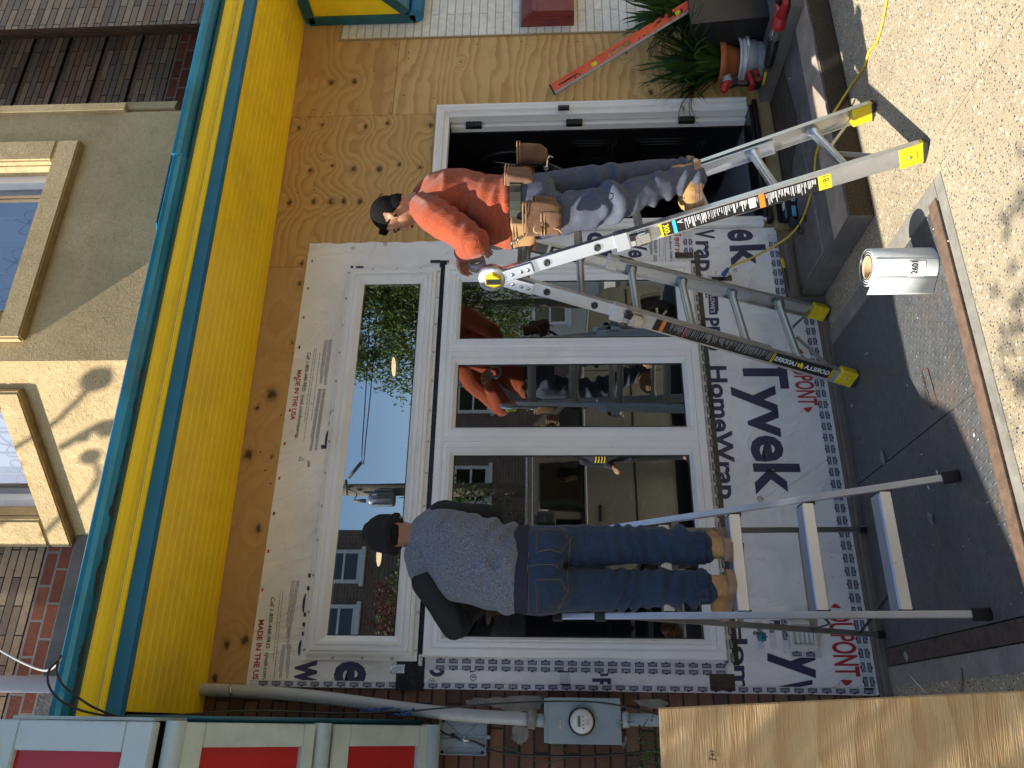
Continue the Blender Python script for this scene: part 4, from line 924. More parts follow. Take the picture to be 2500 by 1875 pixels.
# ================================================================== left neighbour
nl = thing('neighbour_house', 'brick house next door at the left, its shopfront cove of red panels in pale frames', 'house', (-4.6, -.2, GZ))
bm = nb(); poly(bm, [(-12, .012, GZ), (-3.729, .012, GZ), (-3.729, .012, 3.3), (-12, .012, 3.3)]); poly(bm, [(-3.729, .012, GZ), (-3.716, .16, GZ), (-3.716, .16, 3.3), (-3.729, .012, 3.3)])
obj('brick_wall', bm, 'brick_red', nl, fix=False)
bm = nb(); rr = random.Random(4)
def patch(pts, y=.004):
    c = sum((Vector(p) for p in pts), Vector())/len(pts); vs = []
    q = curve(pts+[pts[0]], 5)[:-1]; poly(bm, [v+Vector((rr.uniform(-.006, .006), 0, rr.uniform(-.006, .006))) for v in q])
F4 = lambda x, y: (1040+x*.2712, 1650+y*.2712)
for L in (((350, 215), (500, 200), (700, 195), (1020, 185), (1020, 300), (760, 320), (520, 260), (400, 260)), ((775, 460), (850, 445), (915, 480), (900, 590), (860, 610), (780, 570)), ((1760, 640), (1810, 540), (1800, 650), (1770, 660)), ((1850, 230), (2100, 215), (2180, 255), (2050, 300))):
    bm = nb(); patch([P(*F4(*q), y=.008) for q in L]); obj('mortar_patch', bm, 'concrete_patch', nl)
# cove
CE = -3.89; prof = [(-.10, 1.93), (-1.02, 2.735)]
cd_ = (Vector((0, prof[1][0]-prof[0][0], prof[1][1]-prof[0][1]))).normalized(); cn = Vector((0, -cd_.z, cd_.y))*1.
if cn.y > 0: cn = -cn
c0 = Vector((0, prof[0][0], prof[0][1])); CL = (Vector(prof[1])-Vector(prof[0])).length
def cv(x, u, o=0): return Vector((x, 0, 0))+c0+cd_*u+cn*o
XL = -9.
def bar3(bm, f, x0, x1, u0, u1, o0, o1, bev=.004):
    q = [f(x, u, o) for o in (o0, o1) for x, u in ((x0, u0), (x1, u0), (x1, u1), (x0, u1))]; t = bmesh.new(); vs = [t.verts.new(v) for v in q]
    for g in ((0, 1, 2, 3), (4, 5, 6, 7), (0, 1, 5, 4), (1, 2, 6, 5), (2, 3, 7, 6), (3, 0, 4, 7)): t.faces.new([vs[i] for i in g])
    bmesh.ops.recalc_face_normals(t, faces=t.faces[:])
    if bev: bmesh.ops.bevel(t, geom=t.edges[:], offset=bev, segments=2, affect='EDGES')
    merge(bm, t)
bm = nb(); us = (0.0, .60, CL)
um = .595
for (u0, u1) in ((.03, um-.045), (um+.045, CL-.02)):
    bar3(bm, cv, XL, CE, u0, u0+.055, -.01, .03); bar3(bm, cv, XL, CE, u1-.085, u1, -.01, .03); bar3(bm, cv, CE-.085, CE, u0+.0552, u1-.0852, -.01, .03)
    for k in range(3): bar3(bm, cv, CE-1.3*(k+1)-.08, CE-1.3*(k+1), u0+.0552, u1-.0852, -.01, .03)
cf = obj('cove_frame', bm, 'aqua_frame', nl)
bm = nb()
for u in (.0, um, CL): tube(bm, [cv(XL, u, .012), cv(CE+.004, u, .012)], .036 if u else .042, 16)
obj('half_round_moulding', bm, 'aqua_frame', nl, smooth=False)
for (u0, u1) in ((.03, um-.045), (um+.045, CL-.02)):
    bm = nb(); bar3(bm, cv, XL, CE-.08, u0+.04, u1-.06, -.005, .004, 0); obj('red_panel', bm, 'red_panel', nl)
vf = lambda x, u, o=0: Vector((x, -1.06-o, 2.78+u))
bm = nb(); bar3(bm, vf, XL, CE+.0, 0, .10, -.02, .03); bar3(bm, vf, XL, CE, .50, .60, -.02, .03); bar3(bm, vf, CE-.10, CE, .1002, .4998, -.02, .03)
for k in range(3): bar3(bm, vf, CE-1.5*(k+1)-.08, CE-1.5*(k+1), .1002, .4998, -.02, .03)
obj('fascia_frame', bm, 'aqua_frame', nl)
bm = nb(); bar3(bm, vf, XL, CE-.09, .09, .51, -.01, .006, 0); obj('red_panel', bm, 'red_panel', nl)
bm = nb(); b2(bm, (CE+.002, -1.06, 2.80), (CE+.014, -.78, 3.33), .002); b2(bm, (XL, -1.11, 3.385), (CE, -.75, 3.40), .004); obj('end_board', bm, 'aqua_frame', nl)
bm = nb(); poly(bm, [(CE+.001, -.09, 1.95), (CE+.001, -1.0, 2.75), (CE+.001, -1.04, 3.3), (CE+.001, -.758, 3.3), (CE+.001, -.758, 3.09), (CE+.001, -.02, 3.08)]); tube(bm, [(CE+.012, -.06, 1.98), (CE+.012, -.72, 2.62), (CE+.012, -.76, 3.06)], .012, 8); obj('cove_end', bm, 'teal_dark', nl)
bm = nb(); poly(bm, [(CE+.004, -.35, 2.35), (CE+.004, -.70, 2.66), (CE+.004, -.70, 2.9), (CE+.004, -.35, 2.75)]); obj('end_panel', bm, 'yellow_paint', nl)
bm = nb(); poly(bm, [(XL, -1.10, 3.40), (CE, -1.10, 3.40), (CE, UY, 3.98), (XL, UY, 3.98)]); obj('cove_roof', bm, 'shingle', nl)
bm = nb(); p = P(0, 1860, y=-1.12); b2(bm, (CE-1.2, -1.15, 3.36), (p.x-.0, -1.12, 3.52), .004); obj('capping', bm, 'white_pipe', nl)

# conduits and electric meter
def pxy(pts, y): return [P(a, b, y=y) for a, b in pts]
cdu = thing('service_conduit', 'grey plastic service conduit running down the brick wall into the meter box', 'conduit', P(700, 1700, y=-.1))
bm = nb(); tube(bm, curve([P(478, 1683, y=-.06), P(600, 1688, y=-.06), P(760, 1700, y=-.07), P(1000, 1731, y=-.085), P(1150, 1747, y=-.09), P(1290, 1756, y=-.09)], 8), .030, 18); obj('pipe', bm, 'pvc', cdu, smooth=True)
bm = nb(); tube(bm, [P(1289, 1756, y=-.09), P(1308, 1758, y=-.09)], .042, 18); obj('coupling', bm, 'concrete_patch', cdu)
bm = nb(); tube(bm, [P(1306, 1758, y=-.09), P(1330, 1760, y=-.09)], .030, 14); obj('hub', bm, 'meter_grey', cdu)
bm = nb()
a, b = P(560, 1683, y=-.1), P(562, 1703, y=-.1); tube(bm, [P(562, 1672, y=-.06)+Vector((0, 0, 0)), P(562, 1680, y=-.1), P(564, 1700, y=-.1)], .006, 6); obj('strap', bm, 'steel', cdu)
bm = nb()
def along(path, s, size, txt):
    """marking printed along the pipe, upside down"""
    p0, p1 = path; text(bm, txt, p0, p1, Vector((0, 0, 0))+size)
side_ = Vector((.010, 0, 0))
for a_, b_, s_ in (((905, 1729), (632, 1702), 'ABOVEGROUND AND UNDERGROUND USE'), ((1040, 1743), (912, 1730), 'RIGID PVC CONDUIT FOR'), ((556, 1694), (498, 1690), 'CONFORMS TO')):
    p0, p1 = P(*a_, y=-.103), P(*b_, y=-.096); text(bm, s_, p0, p1, Vector((.010, 0, 0)))
obj('pipe_print', bm, 'meter_grey', cdu)
mb = thing('electric_meter', 'grey steel electric meter box with a round glass meter on the brick wall', 'electric meter', P(1420, 1760, y=-.05))
c0_, c1_ = P(1328, 1704, y=-.11), P(1516, 1817, y=-.11); bx0, bx1, bz0, bz1 = min(c0_.x, c1_.x), max(c0_.x, c1_.x), min(c0_.z, c1_.z), max(c0_.z, c1_.z)
bm = nb(); b2(bm, (bx0, -.11, bz0), (bx1, .0, bz1), .006); enc = obj('enclosure', bm, 'meter_grey', mb)
bm = nb(); b2(bm, (bx0-.003, -.118, bz0-.004), (bx1+.003, -.095, bz1-.02), .003); obj('cover', bm, 'meter_grey', enc)
mc = P(1420, 1761, y=-.12)
bm = nb(); lathe(bm, [(.058, 0), (.062, .004), (.062, .016), (.055, .02)], mc, Vector((0, -1, 0)), 32); me_ = obj('meter', bm, 'plastic_black', mb)
bm = nb(); lathe(bm, [(0, .030), (.040, .0295), (.052, .022), (.055, .012)], mc, Vector((0, -1, 0)), 32); obj('dial', bm, 'meter_face', me_)
def mp(dx, dz, o=.0315): return mc+Vector((dx, -o, dz))
bm = nb(); poly(bm, [mp(-.024, .020), (mp(.024, .020)), mp(.024, .006), mp(-.024, .006)]); obj('display', bm, 'lcd', me_)
bm = nb(); text(bm, '16098', mp(-.017, .009, .0322), mp(.012, .009, .0322), Vector((0, 0, .008))); 
for dx, dz in ((.020, -.006), (.002, -.006), (-.030, -.006), (-.016, -.006)): lathe(bm, [(0, .0), (.0028, 0)], mp(dx, dz, .0322), Vector((0, -1, 0)), 10)
obj('meter_marks', bm, 'ink_black', me_)
bm = nb(); poly(bm, [mp(-.022, -.013, .0312), mp(.024, -.013, .0312), mp(.020, -.038, .0285), mp(-.018, -.038, .0285)]); poly(bm, [mp(-.020, .038, .0290), mp(.012, .038, .0290), mp(.012, .029, .0305), mp(-.020, .029, .0305)]); obj('meter_label', bm, 'ink_white', me_)
bm = nb()
for i in range(5): z = -.017-i*.0042; text(bm, ('METER 240V 3W', 'TYPE FM 2S', 'CL200 60Hz', '1 021 455', 'KH 7.2')[i], mp(-.016, z, .0325), mp(.012, z, .0325), Vector((0, 0, .0026)))
obj('meter_print', bm, 'ink_black', me_)
bm = nb(); a = P(1366, 1770, y=-.119); b2(bm, (a.x-.028, -.1195, a.z-.008), (a.x+.026, -.1185, a.z+.006)); obj('sticker', bm, 'foil', mb)
bm = nb(); a = P(1510, 1768, y=-.125); box(bm, a, (.030, .012, .010), None, .004); tube(bm, curve([a+Vector((0, -.005, 0)), a+Vector((.008, -.02, -.012)), a+Vector((.002, -.01, -.02))], 5), .002, 6); lk = obj('hasp', bm, 'steel', mb)
bm = nb(); a = P(1540, 1763, y=-.13); box(bm, a, (.004, .003, .036), None, .001); obj('blue_tag', bm, 'plug_blue', mb)
bm = nb(); text(bm, '24 4', P(1480, 1775, y=-.1186), P(1480, 1745, y=-.1186), Vector((0, 0, .018))); obj('stamp', bm, 'cable_box', mb)
cl_ = thing('lower_conduit', 'pale conduit leaving the foot of the meter box, behind the leaning plywood', 'conduit', P(1560, 1757, y=-.1))
bm = nb(); tube(bm, [P(1518, 1757, y=-.09), P(1535, 1757, y=-.09)], .036, 18); obj('coupling', bm, 'pvc', cl_)
bm = nb(); q = P(1535, 1757, y=-.09); tube(bm, [q, (q.x, q.y, GZ)], .0285, 18); obj('pipe', bm, 'pvc', cl_, smooth=True)
# cable junction box, open
cb = thing('cable_junction_box', 'open blue-grey cable junction box on the brick wall with a coax splice inside', 'junction box', P(1130, 1800, y=-.03))
p0, p1 = P(1073, 1754, y=-.03), P(1186, 1845, y=-.03); x0, x1, z0, z1 = p1.x, p0.x, p1.z, p0.z
bm = nb(); b2(bm, (x0, -.018, z0), (x1, .006, z1), .002); ring(bm, x0, x1, z0, z1, [(0, -.018), (0, -.034), (.004, -.034), (.006, -.019)]); bx = obj('tray', bm, 'cable_box', cb)
cx, cz_ = (x0+x1)/2, (z0+z1)/2; hw, hh = (x1-x0)/2, (z1-z0)/2
bm = nb()
for s in (-1, 1):
    tube(bm, [(cx-hw*.8*s, -.0185, cz_-hh*.7), (cx+hw*.8*s, -.0185, cz_+hh*.7)], .0022, 5); tube(bm, [(cx+s*hw*.62, -.0185, cz_-hh*.55), (cx+s*hw*.62, -.0185, cz_+hh*.55)], .002, 5); tube(bm, [(cx+s*.008, -.0185, z0+.01), (cx+s*.008, -.0185, z1-.01)], .0022, 5)
b2(bm, (cx-.008, -.030, z0-.018), (cx+.008, -.014, z0-.0), .002); obj('ribs', bm, 'cable_box', bx)
bm = nb()
for sx_ in (-1, 1):
    for sz_ in (-1, 1): lathe(bm, [(0, .003), (.006, .002), (.007, 0)], (cx+sx_*hw*.84, -.019, cz_+sz_*hh*.84), Vector((0, -1, 0)), 10)
lathe(bm, [(0, .002), (.012, .001), (.013, 0)], (cx+.004, -.0195, cz_+hh*.42), Vector((0, -1, 0)), 14); obj('screw_boss', bm, 'plastic_black', bx)
bm = nb(); tube(bm, curve([(cx+.004, -.02, cz_+hh*.42), (cx-.002, -.035, cz_+.03), (cx-.012, -.04, cz_-.0)], 5), .0055, 8); tube(bm, curve([(cx-.014, -.04, cz_-.03), (cx-.02, -.04, cz_-.06), (cx-.04, -.036, z0+.004)], 5), .0055, 8); obj('coax', bm, 'cable_black', cb)
bm = nb(); tube(bm, [(cx-.010, -.04, cz_+.012), (cx-.016, -.04, cz_-.036)], .0075, 10); box(bm, (cx-.015, -.036, cz_-.010), (.034, .006, .009), None, .002); obj('coax_splice', bm, 'steel', cb)
def cable(name, label, pts, r, mat, cat='cable', n=8):
    bm = nb(); tube(bm, curve(pts, n), r, 8); return tag(obj(name, bm, mat, smooth=True), label, cat)
cable('black_cable', 'black cable sagging across the front of the meter box to the plywood', pxy([(985, 1738), (1100, 1727), (1250, 1716), (1400, 1712), (1500, 1720), (1620, 1747)], -.16), .0042, 'cable_black')
cable('black_cable', 'black cable running from the junction box along the brick below the meter', pxy([(1187, 1828), (1230, 1838), (1300, 1844), (1450, 1845), (1560, 1836), (1640, 1828)], -.02), .0045, 'cable_black')
cable('green_wire', 'thin green wire looping down from the junction box', pxy([(1190, 1826), (1240, 1826), (1290, 1850), (1330, 1862), (1370, 1856), (1386, 1840), (1370, 1822), (1345, 1822)], -.02), .0022, 'cable_green', 'wire')
cable('black_cable', 'black cable from the cove corner down to the junction box', pxy([(1000, 1737), (1030, 1750), (1060, 1770), (1085, 1790), (1105, 1797)], -.05), .004, 'cable_black')
cable('service_wire', 'looped grey service wire hanging over the left end of the gutter', [P(0, 1588, y=-.2), P(60, 1620, y=-.6), P(110, 1637, y=-.9), P(140, 1622, y=-1.0), P(150, 1605, y=-1.0)], .0045, 'pvc')
cable('service_wire', 'outer black loop of wire crossing the yellow canopy end', [P(150, 1605, y=-1.0), P(118, 1640, y=-1.03), P(122, 1680, y=-1.03), P(150, 1712, y=-1.02), P(200, 1735, y=-.98), P(262, 1748, y=-.90), P(300, 1752, y=-.82)], .0045, 'cable_black')
cable('service_wire', 'inner black loop of wire crossing the yellow canopy end', [P(148, 1600, y=-1.0), P(138, 1635, y=-1.02), P(152, 1670, y=-1.01), P(190, 1702, y=-.98), P(235, 1730, y=-.92), P(300, 1751, y=-.80), P(400, 1748, y=-.72), P(620, 1735, y=-.4), P(830, 1742, y=-.25), P(985, 1737, y=-.14)], .0045, 'cable_black')
bm = nb(); rr = random.Random(6)
for i in range(16):
    a = P(880+i*7, 1742-rr.random()*6, y=-.13-rr.random()*.03); tube(bm, curve([a, a+Vector((rr.uniform(-.01, .02), -.01, -.02)), a+Vector((rr.uniform(-.02, .02), 0, -.05))], 4), rr.uniform(.002, .006), 6)
tag(obj('tangled_tape', bm, 'plug_blue'), 'frayed blue tape tangled round the wires by the conduit', 'tape')

# ================================================================== right neighbour
nr = thing('neighbour_house', 'white painted brick house next door at the right with a yellow and teal cove', 'house', (1.6, .0, GZ))
bm = nb(); poly(bm, [(.656, .016, GZ), (9, .016, GZ), (9, .016, 3.3), (.656, .016, 3.3)]); obj('white_brick_wall', bm, 'brick_white', nr, fix=False)
RX = .842
tri = [(-.025, 3.115), (-.765, 3.115), (-.72, 2.99), (-.10, 2.40), (-.025, 2.36)]
bm = nb(); poly(bm, [(RX, a, b) for a, b in tri]); obj('end_panel', bm, 'yellow_soffit', nr)
bm = nb()
def teal_bar(a, b, w_=.03, t_=.018):
    a, b = Vector((RX-t_/2, *a)), Vector((RX-t_/2, *b)); d = (b-a).normalized(); box(bm, (a+b)/2, (t_, (b-a).length+w_*.6, w_*2), Matrix(((1, 0, 0), (0, d.y, -d.z), (0, d.z, d.y))), .003)
teal_bar((-.02, 3.10), (-.76, 3.10), .035); teal_bar((-.03, 3.10), (-.03, 2.33), .035); teal_bar((-.74, 3.03), (-.09, 2.385), .035)
b2(bm, (RX, -.10, 2.36), (9, .0, 2.42), .003); obj('teal_trim', bm, 'teal_dark', nr)
bm = nb(); tube(bm, [(RX-.018, -.055, 2.31), (9, -.055, 2.31)], .052, 20); obj('half_round_moulding', bm, 'teal', nr)
bm = nb(); cn2 = Vector((0, -.67, -.74)).normalized(); a0 = Vector((0, -.76, 3.06)); a1 = Vector((0, -.08, 2.38))
for i in range(6):
    x = RX+.0+i*.62; q = [a0+Vector((x, 0, 0)), a1+Vector((x, 0, 0)), a1+Vector((x+.1, 0, 0)), a0+Vector((x+.1, 0, 0))]; vs = [bm.verts.new(v+cn2*.012) for v in q]+[bm.verts.new(v) for v in q]
    for g in ((0, 1, 2, 3), (0, 1, 5, 4), (1, 2, 6, 5), (2, 3, 7, 6), (3, 0, 4, 7)): bm.faces.new([vs[k] for k in g])
poly(bm, [a1+Vector((RX, 0, 0))+cn2*.01, a1+Vector((6, 0, 0))+cn2*.01, a1+Vector((6, -.09, .09))+cn2*.01, a1+Vector((RX, -.09, .09))+cn2*.01]); obj('cove_frame', bm, 'teal', nr)
bm = nb(); poly(bm, [a0+Vector((RX, 0, 0)), a1+Vector((RX, 0, 0)), a1+Vector((6, 0, 0)), a0+Vector((6, 0, 0))]); obj('yellow_panel', bm, 'yellow_paint', nr)
mbx = thing('mailbox', 'dark red metal letterbox on the white brick wall', 'letterbox', (.9, -.05, 1.35))
bm = nb(); p, q = P(1283, 28, y=-.12), P(1402, 26, y=-.12); x0 = p.x
prism(bm, [(.014, q.z), (-.11, q.z), (-.12, q.z+.02), (-.12, p.z-.06), (-.09, p.z-.01), (-.04, p.z+.03), (.014, p.z+.04)], x0, x0+.42); obj('letterbox_body', bm, 'mailbox', mbx)
bm = nb(); b2(bm, (x0-.004, -.128, p.z-.075), (x0+.43, -.119, p.z-.045), .002); tube(bm, [(x0-.001, -.06, q.z+.03), (x0-.001, -.06, p.z-.03)], .006, 8); obj('flap', bm, 'mailbox', mbx)

# ================================================================== ladders
def bar(bm, a, b, wside, ws, wt_, bev=.002, mi=0):
    """box beam from a to b; wside = direction of its width ws, thickness wt_ across"""
    a, b = Vector(a), Vector(b); d = (b-a).normalized(); s = Vector(wside); s = (s-d*s.dot(d)).normalized(); n_ = d.cross(s)
    box(bm, (a+b)/2, (ws, wt_, (b-a).length), Matrix((s, n_, d)).transposed(), bev, mi)
def channel(bm, a, b, wside, ws, depth, th=.003, open_=1):
    """C channel beam, open towards open_*n"""
    a, b = Vector(a), Vector(b); d = (b-a).normalized(); s = Vector(wside); s = (s-d*s.dot(d)).normalized(); n_ = d.cross(s)*open_
    R_ = Matrix((s, n_, d)).transposed(); m = (a+b)/2; L = (b-a).length
    box(bm, m-n_*(depth/2-th/2), (ws, th, L), R_, .001)
    for k in (-1, 1): box(bm, m+s*k*(ws/2-th/2), (th, depth, L-.002), R_, .001)
rh = Vector((math.cos(R(29)), math.sin(R(29)), 0)); ph = Vector((-rh.y, rh.x, 0))
N1 = P(2262, 366, z=GZ); N3 = P(2092, 926, z=GZ+.0); HN = Vector((-1.888, -.832, 1.612)); HW = .44
F1_ = P(2135, 268, z=GZ); F3_ = Vector((-1.675, -.045, GZ)); HF = HN+rh*HW
lad = thing('folding_ladder', 'aluminium articulated ladder with yellow feet standing as an A under the man in orange', 'ladder', (-1.7, -.8, GZ))
def lerp(a, b, t_): return a+(b-a)*t_
def railt(foot, hinge, z): return lerp(foot, hinge, (z-foot.z)/(hinge.z-foot.z))
rails = {}
bm = nb(); bm2 = nb(); RW = .074
for nm, ft, hg, sgn in (('nf', N1, HN, 1), ('ff', F1_, HF, -1), ('nr', N3, HN, 1), ('fr', F3_, HF, -1)):
    # the flared outer part reaches from the foot to the lock, then the straight inner part up to the hinge
    lk_ = railt(ft, hg, 1.0); inn = rh*(.020*sgn)
    base = ft+Vector((0, 0, .03)); n_ = -rh*sgn
    d = (lk_-base).normalized(); s = ph
    # web faces outwards, flanges inwards
    m = bmesh.new(); s_ = (s-d*s.dot(d)).normalized(); nn = d.cross(s_); o_ = 1 if nn.dot(rh*sgn) > 0 else -1
    m.free(); channel(bm, base, lk_, ph, RW+.006, .034, .003, o_)
    lo_ = railt(ft, hg, .22)+inn*.2; channel(bm2, lo_+inn, hg+inn*.7-(hg-ft).normalized()*.03, ph, RW-.006, .028, .003, o_)
    rails[nm] = (ft, hg, lk_, sgn)
obj('side_rail', bm, 'alu', lad); obj('side_rail', bm2, 'alu_bright', lad)
def rung(a, b, name='rung', mat='alu', r=.0195):
    bm = nb(); e = (b-a).normalized(); L = (b-a).length; tube(bm, [a, a+e*L*.06, a+e*L*.12, a+e*L*.5, b-e*L*.12, b-e*L*.06, b], [r*1.75, r*1.45, r, r, r, r*1.45, r*1.75], 14)
    box(bm, (a+b)/2+Vector((0, 0, r*.6)), (L*.76, .022, r*.9), Matrix((e, Vector((0, 0, 1)).cross(e), (0, 0, 1))).transposed(), .003); obj(name, bm, mat, lad)
for z in (.034, .325, .627, .924, 1.21, 1.49): rung(railt(N1, HN, z)+rh*.012, railt(F1_, HF, z)-rh*.012)
for z in (.05, .33, .62, .905, 1.19, 1.47): rung(railt(N3, HN, z)+rh*.012, railt(F3_, HF, z)-rh*.012, mat='alu_dull')
bm = nb()
for a, b in ((N1, F1_), (N3, F3_)):
    bm = nb()
    h1, h2 = (HN, HF); pa, pb = railt(a, h1, -.14), railt(b, h2, -.14); ra, rb = railt(a, h1, .034), railt(b, h2, .034)
    for q0, q1 in ((pa+rh*.02, lerp(ra, rb, .42)), (pb-rh*.02, lerp(ra, rb, .58))): bar(bm, q0, q1-Vector((0, 0, .015)), ph, .022, .006)
    sg = ph if a is N3 else -ph
    bar(bm, lerp(ra, rb, .1)+sg*.03-Vector((0, 0, .02)), lerp(pa, pb, .03)+sg*.03, rh, .012, .012); obj('brace', bm, 'alu_dull', lad)

for nm, (ft, hg, lk_, sgn) in rails.items():
    d = (hg-ft).normalized(); bm = nb(); bar(bm, ft+Vector((0, 0, .012)), ft+d*.115, ph, RW+.016, .044, .008)
    o_ = -rh*sgn; c = ft+d*.075; bar(bm, c+o_*.021-d*.03, c+o_*.021+d*.028, ph, .040, .010, .003); fo = obj('foot_cap', bm, 'foot_yellow', lad)
    bm = nb(); bar(bm, ft+Vector((0, 0, -.0)), ft+d*.022, ph, RW+.02, .05, .008); obj('rubber_foot', bm, 'rubber', fo)
    bm = nb(); lathe(bm, [(0, .005), (.006, .004), (.007, 0)], c+o_*.026+d*.0, o_, 12); obj('rivet', bm, 'steel', fo)
    # lock collar
    bm = nb(); c = lk_; bar(bm, c-d*.02, c+d*.045, ph, RW+.014, .046, .003); obj('lock_collar', bm, 'alu_bright', lad)
    bm = nb(); bar(bm, c+o_*.034-d*.105, c+o_*.034-d*.045, ph, .066, .036, .008); bar(bm, c+o_*.050-d*.12, c+o_*.050-d*.07, ph, .05, .012, .004); lo = obj('lock_tab', bm, 'steel', lad)
    bm = nb(); bar(bm, c+o_*.040-d*.06-ph*.02, c+o_*.040-d*.02-ph*.02, ph, .03, .024, .005); obj('lock_button', bm, 'plastic_black', lo)
# hinges
for hc, sgn in ((HN, 1), (HF, -1)):
    o_ = -rh*sgn; bm = nb(); lathe(bm, [(0, .018), (.056, .018), (.067, .012), (.070, 0), (.070, -.018), (.062, -.022), (0, -.022)], hc+o_*.006+Vector((0, 0, .02)), o_, 32)
    for ft in ((N1, N3) if sgn == 1 else (F1_, F3_)):
        d = (hc-ft).normalized(); bar(bm, hc-d*.19+o_*.014, hc-d*.02+o_*.014, ph, .060, .010, .004)
    hg_ = obj('hinge', bm, 'alu_bright' if sgn == 1 else 'alu_dull', lad)
    bm = nb(); lathe(bm, [(0, .036), (.034, .036), (.044, .027), (.046, .018)], hc+o_*.006+Vector((0, 0, .02))-Vector((0, 0, .008)), o_, 6, smooth=False); kb = obj('hinge_knob', bm, 'foot_yellow', hg_)
    bm = nb(); box(bm, hc+o_*.040+Vector((0, 0, .012)), (.030, .070, .008), Matrix((ph, Vector((0, 0, 1)), rh)).transposed(), .003); obj('knob_band', bm, 'plastic_black', hg_)
    bm = nb()
    for ft in ((N1, N3) if sgn == 1 else (F1_, F3_)):
        d = (hc-ft).normalized()
        for k in (.085, .13, .165): lathe(bm, [(0, .005), (.008, .004), (.010, 0)], hc-d*k+o_*.019, o_, 12)
    obj('rivet', bm, 'steel', hg_)
# adjustment holes
bm = nb()
for nm in ('nf', 'nr'):
    ft, hg, lk_, sgn = rails[nm]; d = (hg-ft).normalized(); s_ = ph
    for k in (.26, .51): lathe(bm, [(0, .0045), (.010, .0045), (.012, .0055), (.016, .004), (.017, .001)], hg-d*k-rh*.004, -rh, 16)
obj('rail_hole', bm, 'gasket', lad)
# stickers on the outer faces of the near rails
def lab(foot, hinge, k, w_, o_=.0):
    """k metres up from the foot, w_ across the rail (+ towards the wall side)"""
    d = (hinge-foot).normalized(); s_ = (ph-d*ph.dot(d)).normalized(); return foot+d*k+s_*w_-rh*(.0185+o_)
def decal(foot, hinge, k0, k1, w0, w1, mat, o_=0, name='sticker', parent=lad):
    bm = nb(); poly(bm, [lab(foot, hinge, k0, w0, o_), lab(foot, hinge, k1, w0, o_), lab(foot, hinge, k1, w1, o_), lab(foot, hinge, k0, w1, o_)]); return obj(name, bm, mat, parent)
def kz(foot, hinge, sx, sy):
    p = PN(rh, foot-rh*.018, sx, sy); return (p-foot).dot((hinge-foot).normalized())
ka, kb_ = kz(N1, HN, 1995, 425), kz(N1, HN, 1615, 525); hwid = RW/2-.004
st1 = decal(N1, HN, ka, kb_-.03, -hwid, hwid, 'label_black'); st2 = decal(N1, HN, ka-.055, ka-.001, -hwid, hwid, 'label_yellow')
decal(N1, HN, kb_-.03, kb_+.028, -hwid, hwid, 'label_yellow'); decal(N1, HN, kb_-.034, kb_+.012, -hwid+.001, hwid-.001, 'label_black', .0006, 'sticker'); decal(N1, HN, kb_-.052, kb_-.036, -hwid, hwid, 'label_blue', .0006, 'sticker', st1)
decal(N1, HN, ka+.23, ka+.255, -hwid, hwid, 'label_orange', .0006, 'sticker', st1)
bm = nb(); d = (HN-N1).normalized(); s_ = (ph-d*ph.dot(d)).normalized()
text(bm, '18', lab(N1, HN, ka-.045, -hwid+.004, .0012), lab(N1, HN, ka-.045, 0, .0012), d*.026); text(bm, 'FT', lab(N1, HN, ka-.040, .004, .0012), lab(N1, HN, ka-.040, .022, .0012), d*.015)
obj('sticker_print', bm, 'ink_black', st2)
bm = nb(); text(bm, '300', lab(N1, HN, kb_-.018, -hwid+.008, .0015), lab(N1, HN, kb_-.018, .020, .0015), d*.024, 0, .02); text(bm, 'LB', lab(N1, HN, kb_-.003, .021, .0015), lab(N1, HN, kb_-.003, .032, .0015), d*.008); obj('sticker_print', bm, 'label_yellow', st1)
bm = nb(); rr = random.Random(8); k = ka+.01
text(bm, 'A', lab(N1, HN, kb_-.085, -hwid+.006, .0012), lab(N1, HN, kb_-.085, -.008, .0012), d*.026)
while k < kb_-.09:
    L = rr.uniform(.25, .95); w0 = -hwid+.006
    if not (ka+.225 < k < ka+.26):
        bm_w = rr.choice((.0016, .0024, .003)); poly(bm, [lab(N1, HN, k, w0, .0012), lab(N1, HN, k+bm_w, w0, .0012), lab(N1, HN, k+bm_w, w0+L*hwid*1.8, .0012), lab(N1, HN, k, w0+L*hwid*1.8, .0012)])
    k += rr.choice((.005, .006, .009))
poly(bm, [lab(N1, HN, ka+.27, -.028, .0014), lab(N1, HN, ka+.30, -.028, .0014), lab(N1, HN, ka+.30, .02, .0014), lab(N1, HN, ka+.27, .02, .0014)])
obj('sticker_print', bm, 'ink_white', st1)['kind'] = 'stuff'
ka, kb_ = kz(N3, HN, 2028, 922), kz(N3, HN, 1595, 793); km = kz(N3, HN, 1885, 870); d = (HN-N3).normalized()
st3 = decal(N3, HN, ka, kb_, -hwid, hwid, 'label_black')
bm = nb()
for k in (ka+.004, ka+.012, km-.004, km-.012): poly(bm, [lab(N3, HN, k, -hwid, .0008), lab(N3, HN, k+.004, -hwid, .0008), lab(N3, HN, k+.004, hwid, .0008), lab(N3, HN, k, hwid, .0008)])
g0 = ka+(km-ka)*.52
for a_, b_, r_ in ((0, 0, .012), (.012, .006, .010), (-.006, .012, .008), (.004, -.012, .007), (.018, -.004, .007)):
    c = lab(N3, HN, g0+a_, b_, .0009+abs(a_)*.01); s_ = (ph-d*ph.dot(d)).normalized(); poly(bm, [c+(d*math.cos(q*math.pi/3)+s_*math.sin(q*math.pi/3)*.8)*r_ for q in range(6)])
obj('sticker_print', bm, 'label_yellow', st3)
bm = nb(); up_ = -(ph-d*ph.dot(d)).normalized()*.024
